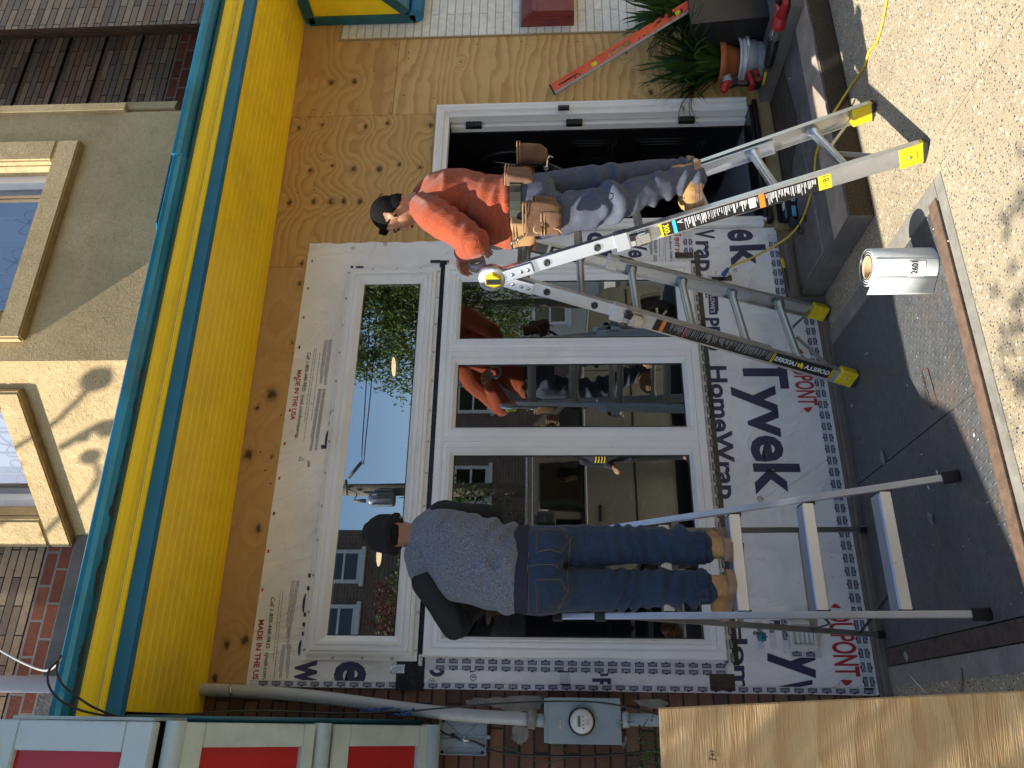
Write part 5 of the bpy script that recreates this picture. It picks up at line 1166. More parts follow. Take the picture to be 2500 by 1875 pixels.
text(bm, 'GORILLA', lab(N3, HN, ka+.022, .012, .0012), lab(N3, HN, g0-.018, .012, .0012), up_, 0, .03); text(bm, 'LADDERS', lab(N3, HN, g0+.030, .012, .0012), lab(N3, HN, km-.018, .012, .0012), up_, 0, .03)
k = km+.01
while k < kb_-.08:
    L = rr.uniform(.4, .95); poly(bm, [lab(N3, HN, k, -hwid*.9, .0012), lab(N3, HN, k+.0012, -hwid*.9, .0012), lab(N3, HN, k+.0012, -hwid*.9+L*hwid*1.7, .0012), lab(N3, HN, k, -hwid*.9+L*hwid*1.7, .0012)]); k += rr.choice((.005, .007, .012))
obj('sticker_print', bm, 'ink_white', st3)['kind'] = 'stuff'
decal(N3, HN, kb_-.055, kb_-.035, -hwid, hwid, 'label_orange', .0006, 'sticker', st3)
decal(N3, HN, kb_-.17, kb_-.16, -hwid, hwid, 'ink_red', .0006, 'sticker', st3)
# sticker on the inner face of the far rear rail
d = (HF-F3_).normalized(); s_ = (ph-d*ph.dot(d)).normalized()
def labi(k, w_, o_=0): return HF-d*k+s_*w_-rh*(.016+o_)
for k0, k1, mt in ((.17, .195, 'label_orange'), (.198, .26, 'ink_grey'), (.28, .335, 'label_black')):
    bm = nb(); poly(bm, [labi(k0, -.028), labi(k1, -.028), labi(k1, .028), labi(k0, .028)]); s9 = obj('sticker', bm, mt, lad)
bm = nb(); poly(bm, [labi(.292, -.016, .001), labi(.322, -.016, .001), labi(.322, .016, .001), labi(.292, .016, .001)]); obj('sticker_print', bm, 'ink_white', s9)

# ---- step ladder of the man in grey
stl = thing('step_ladder', 'bare aluminium step ladder with wide treads under the man in grey', 'step ladder', (-3.2, -.55, GZ))
KL = .235
def fp(x, z): return Vector((x, -1.035+KL*(z-GZ), z))
LT, RT = fp(-3.458, 1.335), fp(-3.098, 1.12); RTT = lerp(fp(-2.956, GZ), RT, 1.08)
FL, FR = fp(-3.484, GZ), fp(-2.956, GZ)
for a, b in ((FL, LT), (FR, RTT)):
    bm = nb(); e = (b-a).normalized(); bar(bm, a+e*.03, b, (1, 0, 0), .027, .022, .004); rl = obj('side_rail', bm, 'alu_bright', stl)
    bm = nb(); bar(bm, a, a+e*.065, (1, 0, 0), .044, .036, .006); obj('foot', bm, 'plastic_black', rl)
bm = nb(); bar(bm, LT-(LT-FL).normalized()*.03, LT+(LT-FL).normalized()*.012, (1, 0, 0), .04, .03, .006); q = lerp(FL, LT, .87); bar(bm, q, q+(LT-FL).normalized()*.045, (1, 0, 0), .042, .034, .005); obj('end_cap', bm, 'plastic_black', stl)
BL, BR = Vector((-3.457, -.052, GZ)), Vector((-2.937, -.045, GZ)); bt = lambda a, b: (a, b)
BLT, BRT = fp(-3.448, 1.16)+Vector((0, .03, 0)), fp(-3.10, 1.10)+Vector((0, .03, 0))
for a, b in ((BL, BLT), (BR, BRT)):
    bm = nb(); e = (b-a).normalized(); bar(bm, a+e*.03, b, (1, 0, 0), .026, .018, .003); rl = obj('rear_rail', bm, 'alu_bronze', stl)
    bm = nb(); bar(bm, a, a+e*.05, (1, 0, 0), .034, .03, .005); obj('foot', bm, 'plastic_black', rl)
def rz(a, b, z): return lerp(a, b, (z-a.z)/(b.z-a.z))
for z in (.13, .50, .80):
    bm = nb(); bar(bm, rz(BL, BLT, z), rz(BR, BRT, z), (0, 0, 1), .026, .012, .002); obj('rear_brace', bm, 'alu_bronze', stl)
for z in (.035, .322, .608, .893):
    a, b = rz(FL, LT, z), rz(FR, RTT, z); x0, x1 = a.x+.018, b.x-.018; y0 = a.y-.012
    bm = nb(); prof = [(y0, z-.042), (y0+.003, z-.044), (y0+.006, z-.006), (y0+.09, z-.006), (y0+.09, z-.022), (y0+.093, z-.022), (y0+.093, z)]
    k = 0
    yy = y0+.09
    while yy > y0+.016: prof += [(yy, z), (yy-.006, z), (yy-.0065, z-.005), (yy-.0105, z-.005)]; yy -= .011
    prof += [(y0, z)]
    prism(bm, prof, x0, x1); tr_ = obj('tread', bm, 'alu_bright', stl)
    bm = nb()
    for x, s in ((x0, -1), (x1, 1)): b2(bm, (x-.004 if s > 0 else x-.010, y0+.004, z-.052), (x+.010 if s > 0 else x+.004, y0+.094, z-.003), .002)
    obj('tread_bracket', bm, 'plastic_black', tr_)
bm = nb()
for a, b in (((-3.44, 0, .33), (-3.40, 0, .16)), ((-2.99, 0, .33), (-3.03, 0, .16))):
    pa, pb = rz(FL if a[0] < -3.2 else FR, LT if a[0] < -3.2 else RTT, a[2]-.02), rz(BL if a[0] < -3.2 else BR, BLT if a[0] < -3.2 else BRT, b[2]-.02)
    bar(bm, pa+Vector((.012 if a[0] < -3.2 else -.012, 0, 0)), lerp(pa, pb, .55)-Vector((0, 0, .06)), (0, 0, 1), .012, .005); bar(bm, lerp(pa, pb, .55)-Vector((0, 0, .06)), pb, (0, 0, 1), .012, .005)
for a, b, c_ in ((FL, LT, 1), (FR, RTT, -1)): bar(bm, rz(a, b, -.0)+Vector((0, .06, 0)), rz(a, b, .02)+Vector((.12*c_, .09, .0)), (0, 1, 0), .012, .004)
bar(bm, rz(FL, LT, .03)+Vector((.13, .05, -.03)), rz(BL, BLT, -.12), (0, 0, 1), .012, .005); bar(bm, rz(FR, RTT, .03)+Vector((-.13, .05, -.03)), rz(BR, BRT, -.12), (0, 0, 1), .012, .005)
obj('spreader', bm, 'cable_black', stl)

# ================================================================== people
def head(bm, c, f, u, s=1., asp=1.):
    """skull, jaw, brow, nose, lips, chin and ears as overlapping volumes; f = face direction, u = up"""
    f = Vector(f).normalized(); u = Vector(u); u = (u-f*u.dot(f)).normalized(); l = u.cross(f)
    def e(o, a, b, d): ell(bm, c+(l*o[0]+f*o[1]+u*o[2])*s, (l*a*s, f*b*s, u*d*s), 18)
    e((0, -.012, .030), .072, .092, .088); e((0, .022, -.035), .058, .062, .070); e((0, .040, -.082), .034, .040, .026); e((0, .030, .02), .060, .058, .05)
    e((0, -.042, -.030), .056, .052, .066); e((0, .080, -.022), .013, .026, .026); e((0, .094, -.034), .015, .014, .010)
    e((0, .070, .014), .048, .018, .010); e((0, .078, -.060), .022, .014, .006); e((0, .076, -.069), .020, .014, .007); e((0, .072, -.096), .018, .016, .014)
    for k in (-1, 1):
        e((k*.032, .044, -.030), .024, .028, .030); e((k*.073, -.004, -.010), .007, .017, .030); e((k*.078, -.012, .006), .006, .013, .014)
    return l, f, u
def hand(bm, wr, d, nrm, s=1., curl=.6, thumb=1):
    """palm, four fingers with bends of their own and a thumb from the side of the palm"""
    d = Vector(d).normalized(); n_ = Vector(nrm); n_ = (n_-d*n_.dot(d)).normalized(); a = d.cross(n_)
    for k in (-.022, 0, .022): ell(bm, wr+d*.045*s+a*k*s, (d*.048*s, a*.020*s, n_*.013*s), 12)
    for i, (o, L) in enumerate(((-.032, .066), (-.011, .076), (.011, .072), (.031, .058))):
        p = wr+(d*.082+a*o)*s; q = [p]; dd = d; cc = curl*(1+.12*i)
        for j, seg in enumerate((.42, .32, .26)):
            dd = (dd*math.cos(cc)-n_*math.sin(cc)).normalized(); p = p+dd*L*seg*s; q.append(p)
        limb(bm, q, [.0088*s, .0084*s, .0078*s, .0068*s], 10)
    p = wr+(d*.022-a*.03*thumb)*s; q = [p, p+(d*.028-a*.024*thumb-n_*.012)*s, p+(d*.054-a*.026*thumb-n_*.03)*s, p+(d*.074-a*.018*thumb-n_*.042)*s]; limb(bm, q, [.012*s, .0105*s, .009*s, .0075*s], 10)
def folds(zones, seed=0., base=.004):
    """cloth folds: zones = (centre, reach, direction the creases stack along, wavelength, depth); broad noise between them"""
    zs_ = [(Vector(c), r, Vector(d).normalized(), 2*math.pi/wl, a) for c, r, d, wl, a in zones]
    def f(co, n_):
        s = noise.noise(co*6+Vector((seed, 3, 1)))*base*1.5+noise.noise(co*15+Vector((seed, 9, 1)))*base*.5
        for c, r, d, k, a in zs_:
            q = (co-c).length/r
            if q < 1:
                w_ = noise.noise(co*5.5+Vector((seed, 0, 0)))*3.2+noise.noise(co*13)*1.0; p = math.sin(co.dot(d)*k+w_)
                s += (math.copysign(abs(p)**.8, p)*.5+.15)*a*(1-q*q)**1.5*(.55+noise.noise(co*8+Vector((0, seed, 0)))*1.1)
        return s
    return f
def boot(bm_u, bm_s, ank, heel_dir, z, s=1.):
    """work boot: shaft, vamp, round toe over a thick sole; heel_dir = toe direction, z = ground height of sole"""
    d = Vector((heel_dir[0], heel_dir[1], 0)).normalized(); a = Vector((-d.y, d.x, 0)); b = Vector((ank.x, ank.y, 0)); Zu = Vector((0, 0, 1))
    loft(bm_u, [(b+Zu*(z+.135*s)-d*.0, d*.052*s, a*.044*s), (b+Zu*(z+.10*s)-d*.003, d*.054*s, a*.046*s), (b+Zu*(z+.065*s)+d*.005, d*.064*s, a*.046*s), (b+Zu*(z+.03*s)+d*.01, d*.07*s, a*.046*s)])
    for o, l_, w_, h in ((.02, .085, .044, .058), (.085, .075, .049, .046), (.135, .060, .050, .040), (-.02, .045, .040, .055)):
        ell(bm_u, b+d*o*s+Zu*(z+.035*s), (d*l_*s, a*w_*s, Zu*h*s), 16)
    pts = [(-.075, .02), (-.068, .038), (-.03, .043), (.04, .041), (.10, .052), (.15, .053), (.185, .038), (.198, .014)]
    out = [b+d*x*s+a*y*s for x, y in pts]+[b+d*x*s-a*y*s for x, y in pts[::-1]]
    for z0, z1, k in ((z, z+.014*s, 1.0), (z+.014*s, z+.034*s, 1.03)):
        cen = b+d*.06*s; lo = [bm_s.verts.new(cen+(p-cen)*k+Zu*z0) for p in out]; hi = [bm_s.verts.new(cen+(p-cen)*k+Zu*z1) for p in out]; n_ = len(out)
        for i in range(n_): bm_s.faces.new((lo[i], lo[(i+1) % n_], hi[(i+1) % n_], hi[i]))
        bm_s.faces.new(lo[::-1]); bm_s.faces.new(hi)

# ---- man in orange
om = thing('person', 'man in an orange shirt and leather tool belt standing on the folding ladder', 'person', (-1.5, -1, .6))
q = lambda sx, sy, y: P(sx, sy, y=y)
neck = q(1022, 497, -.86); hd = q(962, 522, -.86); fdir = Vector((-.60, .76, -.28)).normalized()
lsh, rsh = q(1066, 530, -.99), q(1070, 452, -.74); lel, rel = q(1160, 592, -1.03), q(1160, 560, -.60); lwr, rwr = q(1126, 618, -.76), q(1184, 588, -.60)
chest, waist, pelvis = q(1110, 492, -.88), q(1215, 517, -.94), q(1290, 503, -.97)
lhip, rhip = q(1312, 532, -1.03), q(1308, 470, -.92); lkn, rkn = q(1510, 487, -1.12), q(1510, 432, -1.0); lan, ran = q(1672, 436, -1.10), q(1668, 418, -.98)
sd = Vector((.40, .91, 0)).normalized()*-1      # his left, towards the camera
fd = Vector((-.91, .40, 0))
bm = nb()
head(bm, hd, fdir, (-.25, .1, 1), .96)
limb(bm, [hd+Vector((.015, 0, -.04)), neck, lerp(neck, chest, .3)], [.060, .062, .066])
loft(bm, [(chest+Vector((0, 0, .12)), sd*.09, fd*.05), (chest, sd*.125, fd*.08), (waist, sd*.11, fd*.085), (pelvis, sd*.125, fd*.09), (pelvis-Vector((0, 0, .1)), sd*.11, fd*.08)])
limb(bm, [lsh, lel, lwr], [.042, .036, .028]); limb(bm, [rsh, rel, rwr], [.042, .036, .028])
limb(bm, [lhip, lkn, lan], [.065, .048, .038]); limb(bm, [rhip, rkn, ran], [.065, .048, .038])
limb(bm, [lan, lan+fd*.1+Vector((0, 0, -.05))], [.038, .03]); limb(bm, [ran, ran+fd*.1+Vector((0, 0, -.05))], [.038, .03])
tc = q(1164, 643, -.68); TRR = .046
hand(bm, lwr, q(1130, 658, -.66)-lwr, (0, .9, .5), .95, .85, 1); hand(bm, rwr, (tc-rwr)+Vector((-.0, 0, .0)), (-.2, -.2, 1), .9, .8, -1)
organic('body', bm, 'skin', om, .0055, 3)
bm = nb()
# eyes, brow and lips
l_ = Vector((0, 0, 1)).cross(fdir).normalized(); u_ = fdir.cross(l_)*-1 if fdir.cross(l_).z < 0 else fdir.cross(l_)
for k in (-1, 1): ell(bm, hd+l_*k*.033+fdir*.076+u_*.0, (l_*.014, fdir*.007, u_*.006), 10)
for k in (-1, 1): limb(bm, [hd+l_*k*.016+fdir*.086+u_*.018, hd+l_*k*.034+fdir*.083+u_*.022, hd+l_*k*.052+fdir*.066+u_*.017], [.004, .0045, .0035], 8)
obj('eyes', bm, 'eye_dark', om, smooth=True)
bm = nb(); ell(bm, hd+fdir*.089-u_*.064, (l_*.020, fdir*.007, u_*.008), 12); obj('lips', bm, 'lips', om, smooth=True)
bm = nb(); head(bm, Vector((0, 0, 0)), fdir, (-.25, .1, 1))
for v in bm.verts: v.co = hd+v.co*.996
for i in range(7):
    a = (i-3)/3; limb(bm, [hd+fdir*.060+u_*.088+l_*a*.045, hd+fdir*.074+u_*.076+l_*a*.042, hd+fdir*.082+u_*.068+l_*a*.036], [.012, .008, .004], 8)
HL = [(-.13, -.080), (-.06, -.072), (-.034, -.048), (-.014, -.002), (.008, .006), (.03, .030), (.05, .050), (.08, .056), (.2, .052)]
def hairf(co, n_):
    r = co-hd; f_ = r.dot(fdir); uu = r.dot(u_); ll = abs(r.dot(l_)); ln = HL[0][1]
    for (p, q_), (p2, q2) in zip(HL, HL[1:]):
        if p <= f_ <= p2: ln = q_+(q2-q_)*(f_-p)/(p2-p)
    if uu < ln or (ll > .072 and uu < .034 and f_ > -.035): return -.022
    return abs(noise.noise(co*150))*.0018
organic('hair', bm, 'hair', om, .005, 2, hairf)
bm = nb()
loft(bm, [(neck+Vector((0, 0, -.01)), sd*.070, fd*.070), (lerp(neck, chest, .35)+Vector((0, 0, .0)), sd*.13, fd*.11), (chest+Vector((.01, 0, .035)), sd*.18, fd*.152), (chest+Vector((0, 0, -.06)), sd*.18, fd*.160), (lerp(chest, waist, .7), sd*.172, fd*.168), (waist+Vector((0, 0, -.02)), sd*.172, fd*.176), (q(1236, 518, -.95), sd*.178, fd*.184), (q(1252, 519, -.955), sd*.168, fd*.176)])
ell(bm, chest+Vector((.055, -.02, .05)), (sd*.12, fd*.10, Vector((0, 0, .12))))
limb(bm, [lerp(neck, lsh, .35), lsh, lerp(lsh, lel, .5), lel, lerp(lel, lwr, .92)], [.080, .088, .080, .072, .044]); limb(bm, [lerp(neck, rsh, .35), rsh, lerp(rsh, rel, .5), rel, lerp(rel, rwr, .88)], [.075, .076, .065, .058, .042])
organic('shirt', bm, 'shirt_orange', om, .007, 5, folds([(q(1225, 515, -1.05), .24, (.35, .1, 1), .085, .016), (lel, .16, (lel-lsh)+Vector((.1, 0, .05)), .075, .018), (lerp(lsh, lel, .45), .16, (lel-lsh)+Vector((-.1, 0, .1)), .11, .012), (lsh+Vector((.02, 0, -.08)), .18, (.7, .1, .7), .07, .018), (chest+Vector((.05, -.05, -.05)), .25, (.5, .2, .8), .09, .011)], 2.3))
bm = nb(); tube(bm, [neck+sd*.062*math.cos(a*math.pi/8)+fd*.062*math.sin(a*math.pi/8)+Vector((0, 0, .002)) for a in range(17)], .006, 8, cap=False); obj('collar', bm, 'shirt_orange', om, smooth=True)
bm = nb()
loft(bm, [(q(1240, 517, -.955), sd*.155, fd*.150), (q(1290, 505, -.97), sd*.172, fd*.155), (q(1330, 503, -.985), sd*.165, fd*.150), (q(1352, 500, -1.0), sd*.12, fd*.12)])
limb(bm, [lhip, lerp(lhip, lkn, .5)+fd*.01, lkn+fd*.01, lerp(lkn, lan, .5), lan, lan-Vector((0, 0, .05))], [.104, .096, .080, .070, .062, .056]); limb(bm, [rhip, lerp(rhip, rkn, .5), rkn+fd*.01, lerp(rkn, ran, .5), ran, ran-Vector((0, 0, .03))], [.096, .085, .073, .067, .062, .058])
organic('trousers', bm, 'work_trousers', om, .007, 4, folds([(lkn, .20, lan-lkn, .10, .040), (rkn, .20, ran-rkn, .10, .034), (lan, .15, (.3, .1, 1), .06, .028), (ran, .15, ran-rkn, .055, .024), (lerp(lhip, lkn, .45), .20, (.6, .2, 1), .12, .032), (lerp(lkn, lan, .5), .16, (-.6, .2, 1), .085, .036), (rhip, .18, (.6, .2, .8), .08, .015)], 7.7))
bu, bs = nb(), nb(); td = Vector((-.93, .36, 0)); zs = .646
boot(bu, bs, Vector((lan.x+.008, lan.y-.005, 0)), td, zs-.0, .98); boot(bu, bs, Vector((ran.x-.0, ran.y+.01, 0)), td, zs-.0, .98)
b_ = organic('boots', bu, 'boot_tan', om, .006, 3, lambda co, n_: noise.noise(co*30)*.0025); obj('boot_soles', bs, 'boot_sole', b_)
bm = nb()
for an in (lan, ran):
    for k in range(4):
        c = Vector((an.x, an.y, zs))+td*(.055+.022*k)+Vector((0, 0, .10-.012*k)); s_ = Vector((-td.y, td.x, 0)); tube(bm, curve([c-s_*.022, c+Vector((0, 0, .006)), c+s_*.022], 4), .0025, 6)
obj('laces', bm, 'thread', b_)
# tool belt
bm = nb(); bc = q(1262, 512, -.96); ringp = [bc+sd*.182*math.cos(a*math.pi/14)+fd*.178*math.sin(a*math.pi/14) for a in range(29)]
prism_pts = ringp
for a, b in zip(ringp, ringp[1:]): poly(bm, [a-Vector((0, 0, .026)), b-Vector((0, 0, .026)), b+Vector((0, 0, .026)), a+Vector((0, 0, .026))])
blt = obj('tool_belt', bm, 'belt_web', om); so2 = blt.modifiers.new('s', 'SOLIDIFY'); so2.thickness = .006
def pouch(c, out, w_, h, dp, name='pouch', tiltv=0, mat='belt_suede'):
    """open-mouthed leather bag with a rolled rim, hanging outwards"""
    out = Vector(out).normalized(); s = Vector((-out.y, out.x, 0)); Zu = Vector((tiltv*s.x, tiltv*s.y, 1)).normalized(); t = nb(); secs = []
    for z_, wk, dk in ((.5, .96, 1.1), (.42, 1.0, 1.0), (.1, 1.0, .92), (-.3, .97, .85), (-.44, .88, .62), (-.5, .7, .35)):
        secs.append([c+Zu*(z_*h)+s*math.copysign(abs(math.cos(a))**.28, math.cos(a))*w_/2*wk+out*(dp*.5+math.copysign(abs(math.sin(a))**.4, math.sin(a))*dp/2*dk) for a in [2*math.pi*i/24 for i in range(24)]])
    rg = [[t.verts.new(v) for v in sec] for sec in secs]
    for a, b in zip(rg, rg[1:]):
        for k in range(24): t.faces.new((a[k], a[(k+1) % 24], b[(k+1) % 24], b[k])).smooth = True
    t.faces.new(rg[-1]); top_ = rg[0]; inn = [t.verts.new(c+Zu*(.2*h)+(v.co-Zu*(.5*h)-c)*.8+Vector((0, 0, 0))) for v in top_]
    for k in range(24): t.faces.new((top_[k], top_[(k+1) % 24], inn[(k+1) % 24], inn[k]))
    t.faces.new(inn)
    for v in t.verts: v.co += Vector((noise.noise(v.co*14), noise.noise(v.co*14+Vector((5, 0, 0))), noise.noise(v.co*14+Vector((0, 5, 0)))))*.018
    p_ = obj(name, t, mat, blt, smooth=False)
    t = nb(); rim = [v for v in secs[0]]; tube(t, rim+[rim[0]], .003, 8, cap=False); rim2 = [v-Zu*.014+(v-c-Zu*.5*h)*.015 for v in rim]; tube(t, rim2+[rim2[0]], .0022, 6, cap=False); obj('rim', t, 'belt_leather', p_, smooth=True)
    return p_
pouch(q(1322, 532, -1.10), sd*.9+fd*.25, .155, .165, .085); pouch(q(1280, 560, -1.04), sd*.7+fd*.7, .13, .10, .055, mat='belt_leather'); pouch(q(1268, 456, -1.07), sd*.6-fd*.75, .13, .13, .085, tiltv=.15); pouch(q(1300, 402, -.93), -fd*1+sd*.1, .12, .155, .10, tiltv=-.3); pouch(q(1278, 440, -.88), -fd*.9-sd*.35, .10, .12, .06)
pouch(q(1345, 545, -1.19), sd*.9+fd*.3, .10, .085, .035); pouch(q(1330, 506, -1.13), sd*.95-fd*.1, .07, .11, .05)
bm = nb(); lathe(bm, [(.014, 0), (.020, .001), (.020, .004), (.014, .005)], q(1312, 560, -1.215), sd, 16); tube(bm, curve([q(1350, 556, -1.2), q(1366, 562, -1.22), q(1372, 568, -1.19), q(1360, 560, -1.2)], 5), .003, 6); obj('ring_and_loop', bm, 'belt_leather', blt)
hm = thing('hammer', 'yellow-handled hammer hanging from the tool belt behind the hip', 'hammer', q(1400, 415, -.9))
bm = nb(); tube(bm, [q(1392, 421, -.93), q(1420, 424, -.93), q(1452, 430, -.94)], [.011, .012, .013], 12); obj('handle', bm, 'tool_yellow', hm, smooth=True)
bm = nb(); tube(bm, [q(1338, 402, -.92), q(1365, 414, -.925), q(1393, 421, -.93)], [.011, .010, .011], 12); obj('neck', bm, 'plastic_black', hm, smooth=True)
bm = nb(); tube(bm, curve([q(1350, 385, -.93), q(1342, 382, -.92), q(1334, 392, -.92), q(1333, 412, -.92)], 5), [.003]*5+[.007]*5+[.013]*6, 10); obj('claw_head', bm, 'steel', hm, smooth=True)
pl_ = thing('pliers', 'steel pliers sticking out of the front tool pouch', 'pliers', q(1268, 580, -1.0))
bm = nb(); tube(bm, [q(1284, 571, -1.05), q(1262, 585, -1.06)], [.010, .006], 10); tube(bm, curve([q(1262, 585, -1.06), q(1252, 590, -1.06), q(1248, 596, -1.05)], 4), .004, 8); lathe(bm, [(0, .004), (.008, .003), (.009, 0)], q(1266, 583, -1.07), (0, -1, 0), 12); obj('jaws', bm, 'steel', pl_)
tr = thing('tape_roll', 'roll of clear seam tape held in the hands of the man in orange', 'tape roll', tc)
ax = Vector((.25, -.95, .1)).normalized(); bm = nb(); lathe(bm, [(.034, -.024), (TRR, -.024), (TRR, .024), (.034, .024), (.034, -.024)], tc, ax, 32); obj('tape', bm, 'tape_purple', tr)
bm = nb(); lathe(bm, [(.0335, -.0235), (.031, -.0235), (.031, .0235), (.0335, .0235)], tc, ax, 32); obj('core', bm, 'cardboard', tr)

# ---- man in grey
gm = thing('person', 'man in grey fleece, blue jeans and black knitted hat on the step ladder', 'person', (-3.25, -.7, .6))
neck = q(1016, 1312, -.62); hd2 = q(955, 1303, -.58); sd2 = Vector((-1, .05, 0)); fd2 = Vector((.12, .99, 0)).normalized(); f2 = Vector((.25, .93, -.28)).normalized()
lsh, rsh = q(1048, 1420, -.62), q(1085, 1262, -.60); lel, rel = q(1112, 1526, -.52), q(1195, 1262, -.42); lwr, rwr = q(1168, 1478, -.30), q(1215, 1330, -.22)
chest, waist, pelvis = q(1115, 1352, -.66), q(1230, 1386, -.71), q(1310, 1390, -.72)
lhip, rhip = q(1330, 1440, -.73), q(1330, 1338, -.73); lkn, rkn = q(1530, 1440, -.73), q(1530, 1330, -.73); lan, ran = q(1722, 1433, -.79), q(1716, 1337, -.79)
bm = nb(); head(bm, hd2+Vector((0, 0, -.012)), f2, (.1, .15, 1))
limb(bm, [hd2+Vector((0, 0, -.05)), neck, lerp(neck, chest, .3)], [.055, .058, .065])
loft(bm, [(chest+Vector((0, 0, .12)), sd2*.09, fd2*.05), (chest, sd2*.14, fd2*.08), (waist, sd2*.13, fd2*.085), (pelvis, sd2*.13, fd2*.09), (pelvis-Vector((0, 0, .1)), sd2*.11, fd2*.08)])
for s_, e_, w_ in ((lsh, lel, lwr), (rsh, rel, rwr)): limb(bm, [s_, e_, w_], [.042, .036, .028])
for h_, k_, a_ in ((lhip, lkn, lan), (rhip, rkn, ran)): limb(bm, [h_, k_, a_, a_+Vector((0, .1, -.05))], [.068, .05, .038, .03])
hand(bm, lwr, (.4, .85, -.15), (0, .1, 1), .95, .5, -1); hand(bm, rwr, (-.2, .9, .1), (0, .1, 1), .95, .5, 1)
organic('body', bm, 'skin_dark', gm, .006, 3)
bm = nb(); u2 = (Vector((.1, .2, 1))-f2*Vector((.1, .2, 1)).dot(f2)).normalized(); l2 = u2.cross(f2)
ell(bm, hd2+u2*.026-f2*.006, (l2*.090, f2*.104, u2*.094), 24); ell(bm, hd2-f2*.012-u2*.015, (l2*.089, f2*.100, u2*.052), 22)
def hatf(co, n_):
    r = co-hd2; return (-.03 if (r.dot(u2) < -.02 and r.dot(f2) > .02) else 0)+noise.noise(co*22)*.004+.0012*math.sin(math.atan2(r.dot(l2), r.dot(f2))*60)
ell(bm, hd2+u2*.10-f2*.02, (l2*.05, f2*.055, u2*.03), 16)
limb(bm, [hd2+u2*(-.024)+l2*.088*math.cos(a*math.pi/12)+f2*(.101*math.sin(a*math.pi/12)-.004) for a in range(25)], [.0105]*25, 8)
organic('knitted_hat', bm, 'hat', gm, .005, 2, hatf)
bm = nb(); limb(bm, [hd2-f2*.072-u2*.055+l2*.03, hd2-f2*.078-u2*.06, hd2-f2*.072-u2*.055-l2*.03], [.02, .022, .02], 10); organic('hair', bm, 'hair', gm, .005, 2)
bm = nb()
loft(bm, [(neck+Vector((0, 0, .018)), sd2*.064, fd2*.062), (neck+Vector((0, 0, -.035)), sd2*.095, fd2*.085), (lerp(neck, chest, .45), sd2*.165, fd2*.115), (chest+Vector((0, 0, .03)), sd2*.198, fd2*.130), (lerp(chest, waist, .4), sd2*.196, fd2*.132), (waist, sd2*.190, fd2*.130), (q(1250, 1388, -.71), sd2*.193, fd2*.135), (q(1262, 1390, -.715), sd2*.190, fd2*.132)])
for s_, t_ in ((lsh, 1), (rsh, 1)): limb(bm, [lerp(neck, s_, .4), lerp(neck, s_, .72)], [.078, .080])
organic('fleece', bm, 'shirt_grey', gm, .007, 6, folds([(q(1190, 1330, -.82), .28, (.6, 0, .8), .095, .030), (q(1225, 1420, -.82), .24, (-.4, 0, 1), .10, .022), (q(1120, 1280, -.75), .13, (.5, 0, .9), .05, .013), (q(1120, 1440, -.75), .14, (-.5, 0, .9), .06, .010)], 5.1))
bm = nb()
for s_, e_, w_ in ((lsh, lel, lwr), (rsh, rel, rwr)): limb(bm, [s_, lerp(s_, e_, .5), e_, lerp(e_, w_, .5), lerp(e_, w_, .95)], [.080, .070, .060, .052, .042])
organic('sleeves', bm, 'black_cloth', gm, .007, 4, folds([(lel, .14, lwr-lel, .045, .016), (lerp(lel, lwr, .7), .12, lwr-lel, .04, .014), (rel, .14, rwr-rel, .05, .012)], 9.))
bm = nb(); loft(bm, [(q(1250, 1389, -.715), sd2*.178, fd2*.128), (q(1292, 1390, -.72), sd2*.192, fd2*.138)]); organic('undershirt', bm, 'navy_cloth', gm, .008, 3, folds([(q(1280, 1390, -.85), .2, (0, 0, 1), .04, .006)], 1.))
bm = nb()
loft(bm, [(q(1284, 1390, -.72), sd2*.186, fd2*.130), (q(1320, 1390, -.73), sd2*.192, fd2*.140), (q(1355, 1390, -.73), sd2*.185, fd2*.135), (q(1372, 1388, -.73), sd2*.15, fd2*.11)])
for k in (-1, 1): ell(bm, pelvis+Vector((k*.085, -.065, -.07)), (Vector((.085, 0, 0)), Vector((0, .085, 0)), Vector((0, 0, .10))))
for h_, k_, a_ in ((lhip, lkn, lan), (rhip, rkn, ran)):
    k_ = k_+Vector((0, 0, 0)); limb(bm, [h_, lerp(h_, k_, .5), k_, lerp(k_, a_, .5), lerp(k_, a_, .85), a_], [.098, .090, .080, .076, .072, .062])
jn = organic('jeans', bm, 'jeans', gm, .007, 3, folds([(lkn, .18, (.35, 0, 1), .050, .034), (rkn, .18, (-.3, 0, 1), .050, .032), (lan+Vector((0, 0, .08)), .16, (.35, 0, 1), .070, .056), (ran+Vector((0, 0, .08)), .16, (-.4, 0, 1), .070, .056), (lerp(lhip, lkn, .4), .18, (.5, 0, .8), .08, .012), (lerp(rhip, rkn, .4), .18, (-.5, 0, .8), .08, .012), (q(1375, 1390, -.8), .13, (.4, 0, .9), .06, .012), (lerp(lkn, lan, .5), .13, (.1, 0, 1), .05, .010), (lerp(rkn, ran, .5), .13, (.1, 0, 1), .05, .009)], 3.3))
bm = nb(); box(bm, P(1333, 1268, y=-.70), (.055, .07, .085), None, .012); box(bm, P(1318, 1268, y=-.735), (.035, .02, .05), None, .006); obj('belt_case', bm, 'plastic_black', gm)
tree = bvh(jn); dpy = Vector((0, 1, 0)); bm = nb(); bm2 = nb()
Pj = lambda sx, sy: P(sx, sy, y=-.9)
G6 = lambda x, y: (1100+x*.2411, 1100+y*.2411)
